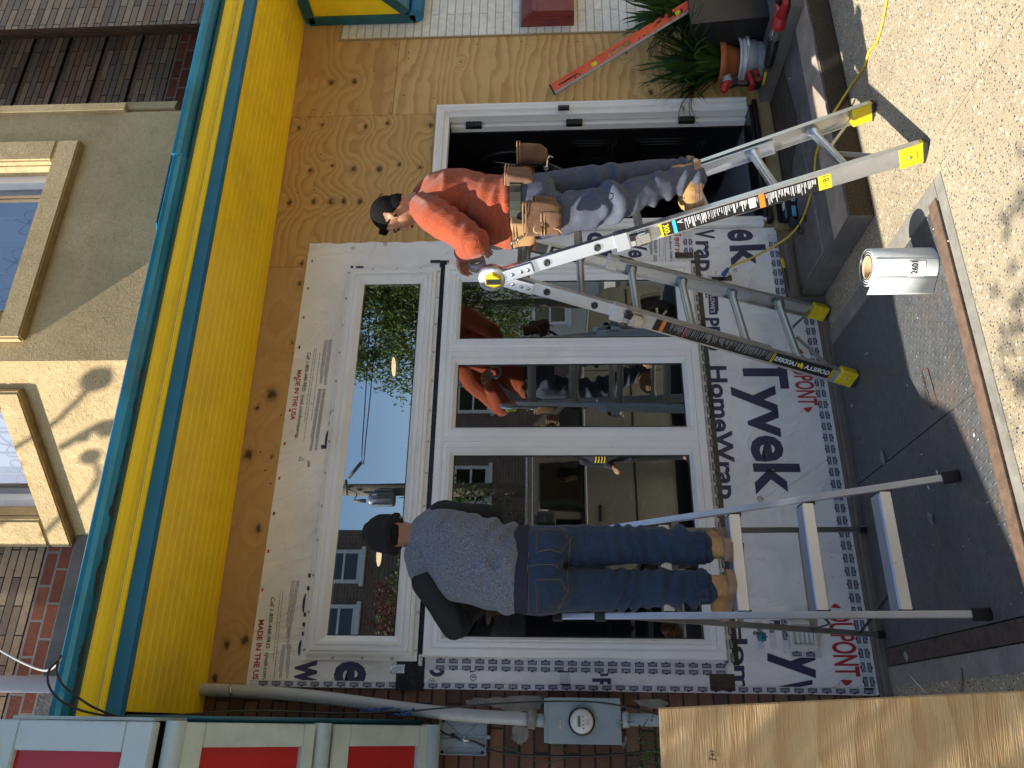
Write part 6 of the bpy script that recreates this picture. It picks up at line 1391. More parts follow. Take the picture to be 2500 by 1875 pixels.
for pts in ([(870, 770), (865, 1010), (1000, 985), (1120, 1010), (1212, 890), (1150, 775), (870, 770)], [(862, 1285), (865, 1610), (1080, 1590), (1195, 1420), (1120, 1290), (862, 1285)]):
    w_ = [Pj(*G6(a, b)) for a, b in pts]; dense = []
    for a, b in zip(w_, w_[1:]): dense += [lerp(a, b, i/10) for i in range(10)]
    dense.append(w_[-1]); L = drape(tree, dense, dpy, .003)
    if len(L) > 3: tube(bm, L, .0015, 6)
    cen = sum(w_[:-1], Vector())/(len(w_)-1); L2 = drape(tree, [lerp(cen, p, .88) for p in dense], dpy, .002)
    if len(L2) > 3: tube(bm, L2, .0009, 5)
for pts in ([(790, 1000), (775, 1150), (790, 1300), (775, 1600)], [(760, 1150), (900, 1140), (1040, 1140), (1110, 1180)], [(1190, 1180), (1215, 900), (1225, 830)], [(1185, 1190), (1195, 1420)]):
    w_ = [Pj(*G6(a, b)) for a, b in pts]; L = drape(tree, curve(w_, 8), dpy, .002)
    if len(L) > 3: tube(bm, L, .0016, 6)
obj('stitching', bm, 'thread', jn)
for h_, k_, a_ in ((lhip, lkn, lan), (rhip, rkn, ran)):
    bm = nb(); e = (a_-k_).normalized(); c = a_-e*.0; s__, u__, d__ = frame_of(e); rg = [c+s__*.066*math.cos(i*math.pi/12)+u__*.066*math.sin(i*math.pi/12) for i in range(25)]
    for a, b in zip(rg, rg[1:]): poly(bm, [a-e*.028, b-e*.028, b+e*.012, a+e*.012])
    cf_ = obj('hem', bm, 'jeans', jn); so3 = cf_.modifiers.new('s', 'SOLIDIFY'); so3.thickness = .004
bu, bs = nb(), nb(); zs = .609
boot(bu, bs, Vector((lan.x-.002, lan.y+.0, 0)), (-.42, .9), zs, 1.0); boot(bu, bs, Vector((ran.x, ran.y+.0, 0)), (.42, .9), zs, 1.0)
b_ = organic('boots', bu, 'boot_tan', gm, .006, 3, lambda co, n_: noise.noise(co*30)*.002); obj('boot_soles', bs, 'boot_sole', b_)

# ================================================================== things on the stoop, pavement and hatch
ns = thing('neighbour_step', 'raised grey concrete step of the white house at the right of the door', 'step', (.6, -.4, -.13))
bm = nb(); b2(bm, (-.04, -.775, -.134), (2.2, -.002, -.06), .006); obj('step_slab', bm, 'stoop_concrete', ns)
lv = thing('spirit_level', 'long orange spirit level leaning on the plywood to the right of the door', 'spirit level', (.8, -.4, -.06))
La = P(1346, 220, y=-.045); Lb = La+(P(1703, 2, y=-.41)-La).normalized()*1.50; ld = (La-Lb).normalized()
fn = (CAM-La).normalized(); fn = (fn-ld*fn.dot(ld)).normalized(); wd = ld.cross(fn); wd = wd if wd.z > 0 else -wd; fn = (Vector((-.55, -.85, 0))-ld*Vector((-.55, -.85, 0)).dot(ld)).normalized(); wd = ld.cross(fn); wd = -wd if wd.x < 0 else wd
def lbar(bm, k0, k1, w0, w1, t0, t1, bev=.001):
    c = La-ld*(k0+k1)/2+wd*(w0+w1)/2+fn*(t0+t1)/2; box(bm, c, (w1-w0, t1-t0, k1-k0), Matrix((wd, fn, ld)).transposed(), bev)
bm = nb()
for k0, k1 in ((.012, .30), (.36, .44), (.60, .92), (.98, 1.49)): lbar(bm, k0, k1, -.024, .024, -.008, .008)
lbar(bm, .012, 1.49, .022, .034, -.012, .012)
for k0, k1 in ((.30, .36), (.44, .60), (.92, .98)): lbar(bm, k0, k1, .013, .0225, -.008, .008); lbar(bm, k0, k1, -.024, -.013, -.008, .008)
obj('level_body', bm, 'level_orange', lv)
bm = nb(); lbar(bm, .012, 1.49, -.038, -.023, -.012, .012); obj('level_edge', bm, 'alu_dull', lv)
bm = nb(); lbar(bm, .0, .013, -.040, .036, -.014, .014, .003); obj('end_cap', bm, 'plastic_black', lv)
bm = nb()
for k in (.33, .95): lathe(bm, [(0, .006), (.019, .006), (.021, .0), (.019, -.006), (0, -.006)], La-ld*k, fn, 20)
obj('vial', bm, 'label_yellow', lv)
bm = nb()
for k in (.18, .215, .66, .695, 1.02): lathe(bm, [(0, .0095), (.0055, .0095), (.006, .008)], La-ld*k-wd*.012, fn, 10)
for k0 in (.06, .12, 1.10): lbar(bm, k0, k0+.09, -.004, .006, .008, .0088, 0)
obj('level_marks', bm, 'ink_black', lv)
SZ = -.06
pt = thing('planter', 'tall black square planter at the right edge beside the leafy bucket', 'planter', (.6, -.3, SZ))
a0 = P(1880, 40, z=SZ); a1 = P(1687, 62, y=a0.y-.01)
bm = nb(); t = bmesh.new(); x0, y0, z1 = a0.x, a0.y, a1.z; w_ = .42
lo = [(x0, y0), (x0+w_, y0), (x0+w_, y0+.24), (x0, y0+.24)]; hi = [(a1.x-.0, y0-.02), (x0+w_+.05, y0-.02), (x0+w_+.05, y0+.30), (a1.x, y0+.30)]
A_ = [bm.verts.new((a, b, SZ)) for a, b in lo]; B_ = [bm.verts.new((a, b, z1)) for a, b in hi]; C_ = [bm.verts.new((a+.03*(1 if i in (0, 3) else -1), b+.03*(1 if i < 2 else -1), z1)) for i, (a, b) in enumerate(hi)]; D_ = [bm.verts.new((v.co.x, v.co.y, z1-.06)) for v in C_]
for U_, V_ in ((A_, B_), (B_, C_), (C_, D_)):
    for k in range(4): bm.faces.new((U_[k], U_[(k+1) % 4], V_[(k+1) % 4], V_[k]))
bm.faces.new(A_[::-1]); bm.faces.new(D_); obj('planter_body', bm, 'planter', pt)
def blades(name, parent, c, n, L, mat, seed, spread=.10, width=.011, up=.9):
    rnd = random.Random(seed); bm = nb()
    for i in range(n):
        a = rnd.uniform(0, 2*math.pi); o = Vector((math.cos(a), math.sin(a), 0)); b = Vector(c)+o*rnd.uniform(0, spread); ln = L*rnd.uniform(.6, 1.15); lean = rnd.uniform(.15, 1.0); pts = []; p = b; d = (Vector((0, 0, up))+o*lean*.6).normalized()
        for k in range(9):
            pts.append(p); p = p+d*ln/9; d = (d+o*.10*lean+Vector((rnd.uniform(-.06, .06), rnd.uniform(-.06, .06), -.24*(.4+lean)*(k/4)))).normalized()
        if any(q_.y > -.012 for q_ in pts): pts = [Vector((q_.x, min(q_.y, -.012-.0008*j), q_.z)) for j, q_ in enumerate(pts)]
        s = Vector((-o.y, o.x, 0)); rows = []
        for k, q_ in enumerate(pts):
            w_ = width*rnd.uniform(.95, 1.05)*(1-(k/8)**2.2)*(.6+.4*min(1, k/2)); rows.append((bm.verts.new(q_-s*w_), bm.verts.new(q_-Vector((0, 0, w_*.35))), bm.verts.new(q_+s*w_)))
        for r0, r1 in zip(rows, rows[1:]):
            for j in (0, 1): bm.faces.new((r0[j], r0[j+1], r1[j+1], r1[j])).smooth = True
    return obj(name, bm, mat, parent, fix=False)
gp_ = thing('potted_plant', 'strap-leaved green plant in a terracotta pot set inside a dirty white bucket', 'plant', (.28, -.15, SZ))
bc_ = P(1795, 152, y=-.155); bz = bc_.z
bm = nb(); lathe(bm, [(0, 0), (.118, 0), (.124, .006), (.146, bz-SZ-.05), (.152, bz-SZ-.045), (.152, bz-SZ-.035), (.147, bz-SZ-.033), (.147, bz-SZ-.018), (.156, bz-SZ-.014), (.156, bz-SZ), (.150, bz-SZ+.002), (.144, bz-SZ-.01), (.138, .05), (0, .05)], (bc_.x, bc_.y, SZ), seg=32)
bk = obj('bucket', bm, 'bucket', gp_)
bm = nb(); tube(bm, curve([(bc_.x-.150, bc_.y-.02, bz-.03), (bc_.x-.09, bc_.y-.145, bz-.045), (bc_.x+.04, bc_.y-.165, bz-.05), (bc_.x+.150, bc_.y-.04, bz-.03)], 8), .003, 6); tube(bm, [(bc_.x-.03, bc_.y-.168, bz-.049), (bc_.x+.04, bc_.y-.166, bz-.05)], .009, 8); obj('bail_handle', bm, 'vinyl_dirty', bk)
bm = nb(); lathe(bm, [(.085, 0), (.120, .11), (.134, .112), (.137, .15), (.128, .152), (.118, .13), (0, .13)], (bc_.x+.005, bc_.y+.005, bz-.03), seg=32); obj('terracotta_pot', bm, 'terracotta', gp_)
blades('leaves', gp_, (bc_.x, bc_.y, bz+.08), 150, .62, 'leaf_blade', 5, .09, .0155)
gp2 = thing('potted_plant', 'tall strap-leaved plant behind the black planter, above the level', 'plant', (.75, -.2, .5)); blades('leaves', gp2, (x0+.26, y0+.17, z1-.05), 110, .56, 'leaf_blade', 9, .08, .0155)
bm = nb(); b2(bm, (x0+.035, y0+.015, z1-.075), (x0+w_-.0, y0+.24, z1-.055)); obj('soil', bm, 'grime', gp2)

# cordless impact driver, standing on its battery
dr = thing('impact_driver', 'red and black cordless impact driver standing on its battery against the bucket', 'power tool', P(1858, 206, z=SZ))
Z4 = lambda x, y: (1600+x*.1808, y*.1808)
dp = lambda x, y, o=0: P(*Z4(x, y), y=-.235+o)
bm = nb(); limb(bm, [dp(930, 1180), dp(975, 1130)], [.030, .029]); ell(bm, dp(925, 1195), (Vector((.032, 0, 0)), Vector((0, .028, 0)), Vector((0, 0, .030)))); organic('motor_housing', bm, 'red_tool', dr, .004, 2)
bm = nb(); tube(bm, [dp(975, 1120), dp(965, 1065), dp(985, 1035)], [.030, .029, .021], 16); obj('nose', bm, 'meter_grey', dr, smooth=True)
bm = nb(); tube(bm, [dp(985, 1035), dp(1010, 985)], [.012, .007], 10); obj('chuck', bm, 'steel', dr)
bm = nb(); limb(bm, [dp(1010, 1150), dp(1100, 1125), dp(1230, 1125)], [.022, .019, .021]); organic('grip', bm, 'plastic_black', dr, .004, 2)
bm = nb(); limb(bm, [dp(1040, 1085), dp(1100, 1075)], [.011, .010], 10); obj('trigger', bm, 'plastic_black', dr)
ba = (dp(1400, 1080)-dp(1260, 1100)).normalized(); bl_ = Vector((0, 1, 0)).cross(ba).normalized(); bR = Matrix((bl_, Vector((0, 1, 0)), ba)).transposed()
bm = nb(); box(bm, dp(1275, 1095), (.118, .066, .030), bR, .010); obj('tool_base', bm, 'red_tool', dr)
bm = nb(); box(bm, dp(1355, 1075), (.112, .070, .046), bR, .010); bt_ = obj('battery', bm, 'plastic_black', dr)
bm = nb()
for k in (-1, 1): box(bm, dp(1355, 1075)+bl_*k*.028+Vector((0, -.036, 0)), (.035, .003, .030), bR, .001)
obj('battery_label', bm, 'red_tool', bt_)
# reciprocating saw lying on the step
sw = thing('reciprocating_saw', 'red and black reciprocating saw lying along the edge of the step', 'power tool', P(1890, 90, z=SZ))
sp = lambda x, y, h=.035: P(*Z4(x, y), z=SZ+h)
bm = nb(); limb(bm, [sp(1530, 860), sp(1575, 650), sp(1600, 520)], [.030, .034, .036]); organic('boot_grip', bm, 'plastic_black', sw, .005, 3)
bm = nb(); tube(bm, [sp(1600, 520), sp(1655, 370)], [.037, .040], 6, smooth=False); obj('gear_case', bm, 'alu_dull', sw)
bm = nb(); limb(bm, [sp(1660, 340), sp(1680, 230)], [.043, .040]); limb(bm, [sp(1690, 190), sp(1650, 60, .03), sp(1690, -60, .03)], [.030, .020, .022]); limb(bm, [sp(1705, 190), sp(1760, 40), sp(1750, -60)], [.028, .018, .022]); organic('motor_housing', bm, 'red_tool', sw, .005, 3)
bm = nb(); box(bm, sp(1735, -150, .035), (.14, .10, .07), Matrix.Rotation(R(-15), 3, 'Z'), .015); obj('battery', bm, 'plastic_black', sw)
bm = nb(); a, b = sp(1515, 880, .03), sp(1455, 1120, .004); bar(bm, sp(1520, 900, .03), sp(1500, 960, .02), (0, 0, 1), .05, .012, .003); obj('shoe', bm, 'steel', sw)
bm = nb(); bar(bm, sp(1500, 950, .02), sp(1450, 1150, .01), (0, 0, 1), .016, .0015, 0); obj('saw_blade', bm, 'label_yellow', sw)
bm = nb(); a, b = sp(1590, 350, .062), sp(1560, 480, .060)
poly(bm, [sp(1570, 340, .066), sp(1600, 345, .068), sp(1585, 480, .066), sp(1552, 480, .064)]); obj('nameplate', bm, 'ink_white', sw)
# open box of gloves or fixings
bx_ = thing('cardboard_box', 'small open black and blue box with a barcode on the stoop by the wall', 'box', (-1.0, -.15, -.13))
c = Vector((-1.0, -.135, -.134)); rz_ = Matrix.Rotation(R(-8), 3, 'Z'); bm = nb(); box(bm, c+Vector((0, 0, .032)), (.15, .085, .064), rz_, .002); main = obj('carton', bm, 'box_black', bx_)
bm = nb(); fp_ = lambda u, v, o=.001: c+rz_@Vector((u, -.0425-o, v))
tp_ = lambda u, v: c+rz_@Vector((u, v, .0655))
poly(bm, [tp_(-.07, -.035), tp_(-.005, -.035), tp_(-.005, -.012), tp_(-.07, -.012)]); poly(bm, [fp_(-.070, .012), fp_(.0, .012), fp_(.0, .036), fp_(-.07, .036)]); obj('blue_panel', bm, 'box_cyan', main)
bm = nb(); poly(bm, [fp_(.03, .010), fp_(.068, .010), fp_(.068, .034), fp_(.03, .034)]); poly(bm, [tp_(.0, -.02), tp_(.05, -.02), tp_(.05, .03), tp_(.0, .03)]); lb_ = obj('box_label', bm, 'ink_white', main)
bm = nb()
for k in range(12): u = .033+k*.0027; poly(bm, [fp_(u, .014, .0016), fp_(u+.0013, .014, .0016), fp_(u+.0013, .031, .0016), fp_(u, .031, .0016)])
obj('barcode', bm, 'ink_black', lb_)
bm = nb(); box(bm, c+rz_@Vector((-.10, -.02, .03)), (.05, .085, .003), Matrix.Rotation(R(-35), 3, 'Y'), .001); box(bm, c+rz_@Vector((.0, .05, .075)), (.145, .003, .05), Matrix.Rotation(R(20), 3, 'X'), .001); obj('flap', bm, 'box_black', bx_)
gl_ = nb(); q0 = P(1878, 470, y=-.05); limb(gl_, [q0+Vector((0, 0, .01)), P(1905, 480, y=-.06), P(1925, 500, y=-.07)], [.020, .022, .016]); tag(organic('work_glove', gl_, 'label_yellow', None, .005, 4, lambda co, n_: noise.noise(co*30)*.006), 'crumpled yellow glove tucked behind the small black and blue box', 'glove')
sdv = thing('screwdriver', 'screwdriver with a yellow-green handle lying along the foot of the wall', 'screwdriver', P(1915, 650, y=-.05))
bm = nb(); tube(bm, [P(1908, 630, y=-.055), P(1911, 640, y=-.055), P(1916, 655, y=-.055)], [.009, .012, .009], 8); obj('handle', bm, 'cord_yellow', sdv, smooth=True)
bm = nb(); tube(bm, [P(1916, 655, y=-.055), P(1926, 702, y=-.055)], [.006, .0045], 8); obj('shank', bm, 'plastic_black', sdv)
# extension cord
ex = thing('extension_cord', 'yellow extension cord from the wall outlet across the stoop and pavement', 'cord', P(2000, 350, z=-.12))
pts = [Vector((.2, -2.3, GZ+.007)), P(2165, 0, z=GZ+.007), P(2120, 130, z=GZ+.007), P(2108, 165, z=GZ+.007), P(2082, 202, z=GZ+.010), P(2064, 230, y=-.835), P(2046, 258, y=-.83), P(2032, 280, z=-.120), P(2012, 325, z=-.122), P(1993, 375, z=-.124), P(1988, 430, z=-.124), P(1978, 480, z=-.124), P(1957, 538, z=-.118), P(1925, 578, y=-.20), P(1880, 606, y=-.14), P(1830, 632, y=-.085), P(1790, 648, y=-.06), P(1776, 658, y=-.05)]
bm = nb(); tube(bm, curve(pts, 10), .0062, 8); obj('cord', bm, 'cord_yellow', ex, smooth=True)
bm = nb(); tube(bm, [P(1778, 655, y=-.052), P(1768, 668, y=-.040), P(1764, 672, y=-.032)], [.010, .015, .014], 12); obj('plug', bm, 'plug_blue', ex, smooth=True)
bm = nb(); k0 = P(1953, 545, z=-.115); tube(bm, curve([k0+Vector((-.03, .02, .0)), k0+Vector((-.01, -.01, .012)), k0+Vector((.02, .0, .0)), k0+Vector((.03, -.04, -.01)), k0+Vector((.0, -.06, -.012)), k0+Vector((-.025, -.045, -.012))], 6), .006, 6); tube(bm, curve([k0+Vector((0, 0, .006)), k0+Vector((-.035, .03, .01)), k0+Vector((-.06, .02, -.006)), k0+Vector((-.045, .0, -.01))], 6), .005, 6); obj('cord_tie', bm, 'cable_black', ex, smooth=True)
# roll of membrane
rl_ = thing('membrane_roll', 'upright roll of white flashing membrane with a 2601 sticker on the hatch corner', 'roll', (-2.08, -1.19, GZ))
rc = Vector((-2.083, -1.185, GZ+.004)); RH = .262; Rr = .080
bm = nb(); lathe(bm, [(.049, 0), (Rr, 0), (Rr+.001, .004), (Rr, RH-.003), (Rr-.003, RH)], rc, seg=40); obj('outer_wrap', bm, 'roll_white', rl_)
bm = nb(); k = 0
for i in range(6):
    r0 = .0500+i*.0050; lathe(bm, [(r0, RH-.006+.003*(i % 2)), (r0+.005, RH-.004+.003*((i+1) % 2))], rc, seg=40, mi=i % 2)
obj('wound_layers', bm, ['flash_black', 'roll_white'], rl_)
bm = nb(); lathe(bm, [(.050, RH-.002), (.047, RH-.001), (.046, RH-.01), (.046, .005), (0, .005)], rc, seg=32); obj('cardboard_core', bm, 'cardboard', rl_)
bm = nb(); dirs = Vector((-.88, -.48, 0)).normalized(); sd_ = Vector((-.48, .88, 0)); pts = []
for t_ in range(9):
    a = t_/8; pts.append(rc+dirs*(Rr+.0015)*math.cos(a*.0)+Vector((0, 0, 0))-sd_*0+dirs*(.004+.012*a*a)+sd_*(.075*a-.0))
rows = [(bm.verts.new(p+Vector((0, 0, .002))), bm.verts.new(p+Vector((0, 0, RH+.0+.012*(i/8)**2)))) for i, p in enumerate(pts)]
for a, b in zip(rows, rows[1:]): bm.faces.new((a[0], b[0], b[1], a[1])).smooth = True
fo_ = obj('loose_end', bm, 'roll_white', rl_); sm_ = fo_.modifiers.new('s', 'SOLIDIFY'); sm_.thickness = .002
view = (CAM-rc); view.z = 0; view.normalize(); ca = math.atan2(view.y, view.x)
def rp(a, z, o=.0025): return rc+Vector((math.cos(ca+a)*(Rr+o), math.sin(ca+a)*(Rr+o), z))
bm = nb(); n_ = 8; a0_, a1_ = -.50, .30
for i in range(n_): u, v = a0_+(a1_-a0_)*i/n_, a0_+(a1_-a0_)*(i+1)/n_; poly(bm, [rp(u, .055), rp(v, .055), rp(v, .125), rp(u, .125)])
sk = obj('sticker', bm, 'ink_white', rl_)
bm = nb(); text(bm, '2601', rp(-.34, .088, .0040), rp(.28, .088, .0040), Vector((0, 0, .024)), 0, .02); 
for v in bm.verts:
    d = v.co-rc; r_ = Vector((d.x, d.y, 0)).length; a = math.atan2(d.y, d.x); v.co = Vector((rc.x+math.cos(a)*(Rr+.0042), rc.y+math.sin(a)*(Rr+.0042), v.co.z))
obj('sticker_print', bm, 'ink_black', sk)
bm = nb(); tube(bm, [rp(.42, .004, .001), rp(.42, RH-.004, .001)], .0012, 5); obj('wrap_seam', bm, 'vinyl_dirty', rl_)
# plywood sheet standing at the lower left
pk = P(1610, 1732, y=-2.0); k5 = [(.0, .0, 0)]
ply('ply_loose', 31, [(pk.x-.05, .15, .02), (pk.x-.22, .30, .02), (pk.x-.4, -.05, .05)], (.60, .43, .23), (.42, .25, .10), 1.6, 1.3, .5, bump=1., bd=.007)
bm = nb(); tl_ = P(1635, 1874, y=-2.0); sl_ = (tl_.z-pk.z)/(tl_.x-pk.x)
pr_ = P(2500, 1690, y=-2.0); ex_ = lerp(pk, pr_, (pk.z-(-.25))/(pk.z-pr_.z))
ya = R(13); vdir = Vector((-math.cos(ya), math.sin(ya), 0)); vn = Vector((-math.sin(ya), -math.cos(ya), 0)); q0_, q1_ = Vector((pk.x, -2, pk.z)), Vector((ex_.x, -2, -.25)); crn = [q0_, q1_, q1_+vdir*1.7, q0_+vdir*1.7+Vector((0, 0, -.02))]
A_ = [bm.verts.new(v) for v in crn]; B_ = [bm.verts.new(v-vn*.018) for v in crn]
for k in range(4): bm.faces.new((A_[k], A_[(k+1) % 4], B_[(k+1) % 4], B_[k]))
bm.faces.new(A_); bm.faces.new(B_[::-1])
lp = thing('plywood_sheet', 'loose sheet of sunlit plywood standing on edge at the lower left, pencilled TOI', 'plywood', (-4.5, -2, -.25)); obj('veneer', bm, 'ply_loose', lp)
bm = nb(); q7 = lambda x, y: PN(vn, q0_+vn*.0015, 1460+x*.226, 1560+y*.226)
for a, b in (((1205, 1212), (1252, 1212)), ((1208, 1295), (1240, 1300)), ((1208, 1280), (1208, 1312)), ((1240, 1298), (1276, 1308)), ((1276, 1296), (1278, 1318))): tube(bm, [q7(*a), q7(*b)], .0011, 5)
tube(bm, [q7(1235+14*math.cos(i*math.pi/6), 1250+12*math.sin(i*math.pi/6)) for i in range(13)], .0011, 5); obj('pencil_marks', bm, 'ink_black', lp)
# small debris
def rock(name, label, sx, sy, s, seed):
    rnd = random.Random(seed); bm = nb(); bmesh.ops.create_icosphere(bm, subdivisions=2, radius=1); c = P(sx, sy, z=GZ+.004+s*.35)
    for v in bm.verts: n_ = noise.noise(v.co*1.4+Vector((seed, 0, 0))); v.co = c+Vector((v.co.x*s*1.5*(1+n_*.8), v.co.y*s*(1+n_*.8), v.co.z*s*.55*(1+n_*.6)))
    return tag(obj(name, bm, 'stone', None, smooth=True), label, 'stone')
rock('stone', 'grey stone chip on the hatch seam, between the two ladders', 2154, 1118, .020, 2); rock('stone', 'grey stone chip on the dark steel hatch inside the step ladder foot', 2272, 1265, .016, 5); rock('stone', 'grey stone chip on the concrete left of the hatch, near the plywood', 2212, 1602, .013, 8); rock('stone', 'tiny pale chip near the foot of the wall on the hatch', 2098, 1143, .007, 11)
bm = nb(); tube(bm, [P(2215, 1640, z=GZ+.008), P(2236, 1665, z=GZ+.008), P(2270, 1700, z=GZ+.008)], [.001, .004, .001], 5); tag(obj('wood_splinter', bm, 'vinyl_dirty', None), 'pale wood splinter on the dark concrete beside the plywood', 'splinter')
bm = nb(); tube(bm, [P(2346, 1690, z=GZ+.008), P(2350, 1660, z=GZ+.008), P(2348, 1630, z=GZ+.006)], .003, 5); tag(obj('twig', bm, 'bark', None), 'brown twig on the dark pavement beside the plywood', 'twig')
bm = nb(); tube(bm, [P(2106, 873, z=GZ+.008), P(2116, 863, z=GZ+.008)], .0022, 5); lathe(bm, [(0, .002), (.006, .001), (.006, 0)], P(2117, 862, z=GZ+.008), (0, 0, 1), 8); tag(obj('roofing_nail', bm, 'steel', None), 'loose silver nail on the dark hatch plate', 'nail')
sp_ = thing('potted_plant', 'small leafy plant in a clay pot on the ground behind the plywood at the left', 'plant', (-4.05, -.25, GZ))
pc = P(1600, 1840, y=-.25); foliage('leaves', sp_, 'leaf_small', [((pc.x, pc.y, pc.z+.02), (.09, .08, .10))], 60, .022, 3); bm = nb(); lathe(bm, [(.0, 0), (.06, 0), (.085, .16), (.09, .19), (.08, .19), (0, .17)], (pc.x, pc.y, pc.z-.26)); obj('clay_pot', bm, 'terracotta', sp_)
bm = nb(); tube(bm, [(pc.x, pc.y, pc.z-.09), (pc.x+.01, pc.y, pc.z+.04)], .004, 6); obj('stem', bm, 'bark', sp_)

bm = nb(); rr = random.Random(44)
for i in range(170):
    x, y = (rr.uniform(-3.5, -1.6), rr.uniform(-1.28, -.05)) if i < 80 else (rr.uniform(-2.4, 1.5), rr.uniform(-3.2, -.9))
    if i > 150: x, y = rr.uniform(-1.4, -.1), rr.uniform(-.55, -.06)
    zz = -.1335 if (y > -.82 and x > -1.55) else GZ+.0045
    a = rr.uniform(0, 6.28); L = rr.uniform(.0015, .005)*(1+(rr.random() < .08)*1.8); w_ = L*rr.uniform(.15, .8); c = Vector((x, y, zz)); d = Vector((math.cos(a), math.sin(a), 0)); n_ = Vector((-d.y, d.x, 0)); tp3 = c+Vector((0, 0, .0015+L*.25))
    q = [bm.verts.new(v) for v in (c-d*L, c-n_*w_, c+d*L, c+n_*w_)]; t_ = bm.verts.new(tp3)
    for k in range(4): bm.faces.new((q[k], q[(k+1) % 4], t_))
o = tag(obj('wood_chips', bm, 'vinyl_dirty'), 'small pale chips and crumbs scattered over the hatch and pavement', 'debris'); o['kind'] = 'stuff'

# ================================================================== out of frame, left: shade casters added for the hatch and the bay, and a street tree
aw = thing('hatch_shade_caster', 'flat slab added to shade the hatch, at the left outside the picture', 'shade caster', (-7, -1, 3.3))  # unseen slab, its outline shaped to cast the shade edge on the hatch
bm = nb(); prism(bm, [(-5.44, -.97), (-5.80, -1.42), (-6.7, -1.62), (-7.6, -1.95), (-7.6, -.5), (-5.44, -.5)], 3.37, 3.42, 'z'); obj('caster_slab', bm, 'aqua_frame', aw)
bm = nb(); prism(bm, [(-7.6, -1.93), (-7.6, -1.96), (-6.7, -1.63), (-5.80, -1.43), (-5.80, -1.40)], 3.22, 3.37, 'z'); obj('caster_lip', bm, 'red_panel', aw)
def tree_(name, label, c, h, r, mat, n, size, seed, blobs=9, droop=.2, holes=.2, group=None, spread=1.):
    rnd = random.Random(seed); t = thing(name, label, 'tree', c, group); c = Vector(c); bm = nb(); topz = h-r*.6
    tube(bm, [c, c+Vector((.05, .02, h*.3)), c+Vector((-.05, .05, topz))], [.13, .10, .04], 10); bl = []
    for i in range(blobs):
        a = rnd.uniform(0, 6.28); q_ = rnd.uniform(.2, .75)*r*spread; e = c+Vector((math.cos(a)*q_, math.sin(a)*q_, h-r+rnd.uniform(-.7, .8)*r)); s_ = c+Vector((0, 0, h*rnd.uniform(.35, .6)))
        tube(bm, curve([s_, lerp(s_, e, .5)+Vector((0, 0, .2)), e], 4), [.045-.007*k*.6 for k in range(9)], 6); bl.append((tuple(e), (r*.5, r*.5, r*.42)))
    obj('trunk', bm, 'bark', t, smooth=True); foliage('crown', t, mat, bl, n, size, seed, droop, holes); return t
tree_('street_tree', 'small street tree on the pavement to the left, outside the picture', (-6.9, -2.75, GZ), 5.2, 1.15, 'leaf_dark', 110, .085, 12, 9)
def usun(tx, ty, j=625, t_=3.0):
    p = PN(bn, B0, *T(0, j, tx, ty)); return p+Vector((-.84, -.087, 1))*t_
lb1 = thing('bay_shade_caster', 'curled shapes added to shade the bay, high at the left outside the picture', 'lamp bracket', usun(620, 800))  # unseen curls and blobs, traced up-sun to cast the shadows on the bay
bm = nb(); tube(bm, curve([usun(*p) for p in ((700, 730), (600, 830), (480, 960), (340, 1090), (200, 1180), (90, 1260))], 6), .014, 6); tube(bm, curve([usun(*p) for p in ((400, 1240), (500, 1180), (640, 1100), (760, 1075))], 6), .022, 6); tube(bm, curve([usun(*p) for p in ((590, 1310), (640, 1400), (600, 1500), (480, 1640), (380, 1740))], 6), .013, 6); tube(bm, curve([usun(*p) for p in ((170, 1310), (240, 1400), (250, 1480), (215, 1560), (120, 1660), (20, 1690))], 6), .014, 6); obj('caster_curls', bm, 'cable_black', lb1)
bm = nb()
for c_, r_ in ((usun(625, 800), .065), (usun(585, 1300), .045), (usun(700, 1115), .05), (usun(540, 1175), .03), (usun(190, 1300), .04), (usun(225, 1540), .035)): ell(bm, c_, (Vector((r_, 0, 0)), Vector((0, r_, 0)), Vector((0, 0, r_*.9))), 12)
obj('caster_blobs', bm, 'cable_black', lb1)

# ================================================================== across the street, seen mirrored in the windows
def facade(name, label, x0, x1, y, h, mat, wins, base=-.3):
    t = thing(name, label, 'house', ((x0+x1)/2, y, base)); bm = nb(); b2(bm, (x0, y-8, base), (x1, y, h)); obj('wall', bm, mat, t)
    bm = nb(); b2(bm, (x0-.1, y, h-.25), (x1+.1, y+.25, h+.1)); obj('cornice', bm, 'siding', t)
    for (cx, cz2, w_, h_) in wins:
        bm = nb(); ring(bm, cx-w_/2, cx+w_/2, cz2-h_/2, cz2+h_/2, [(0, y+.001), (0, y+.07), (.10, y+.07), (.10, y-.0)]); b2(bm, (cx-w_/2, y+.01, cz2-.03), (cx+w_/2, y+.06, cz2+.03)); b2(bm, (cx-w_/2-.08, y, cz2-h_/2-.12), (cx+w_/2+.08, y+.14, cz2-h_/2-.005)); wf = obj('window', bm, 'vinyl_dirty' if mat != 'siding' else 'vinyl', t, fix=False)
        bm = nb(); poly(bm, [(cx-w_/2+.08, y+.02, cz2-h_/2+.08), (cx+w_/2-.08, y+.02, cz2-h_/2+.08), (cx+w_/2-.08, y+.02, cz2+h_/2-.08), (cx-w_/2+.08, y+.02, cz2+h_/2-.08)]); obj('pane', bm, 'car_glass', wf)
    return t
facade('brick_building', 'tall brown brick building across the street, mirrored in the upper window', -12, 1.25, -18, 10.5, 'brick_far', [(x, z, .95, 1.0) for x in (.2, -1.35, -4.3, -5.9, -8.8, -10.4) for z in (2.2, 7.35)])
facade('row_house', 'brick row house across the street, mirrored in the lower window', 1.6, 7.4, -19, 5.2, 'brick_far', [(x, z, 1.2, 1.1) for x in (2.9, 5.9) for z in (1.4, 3.9)])
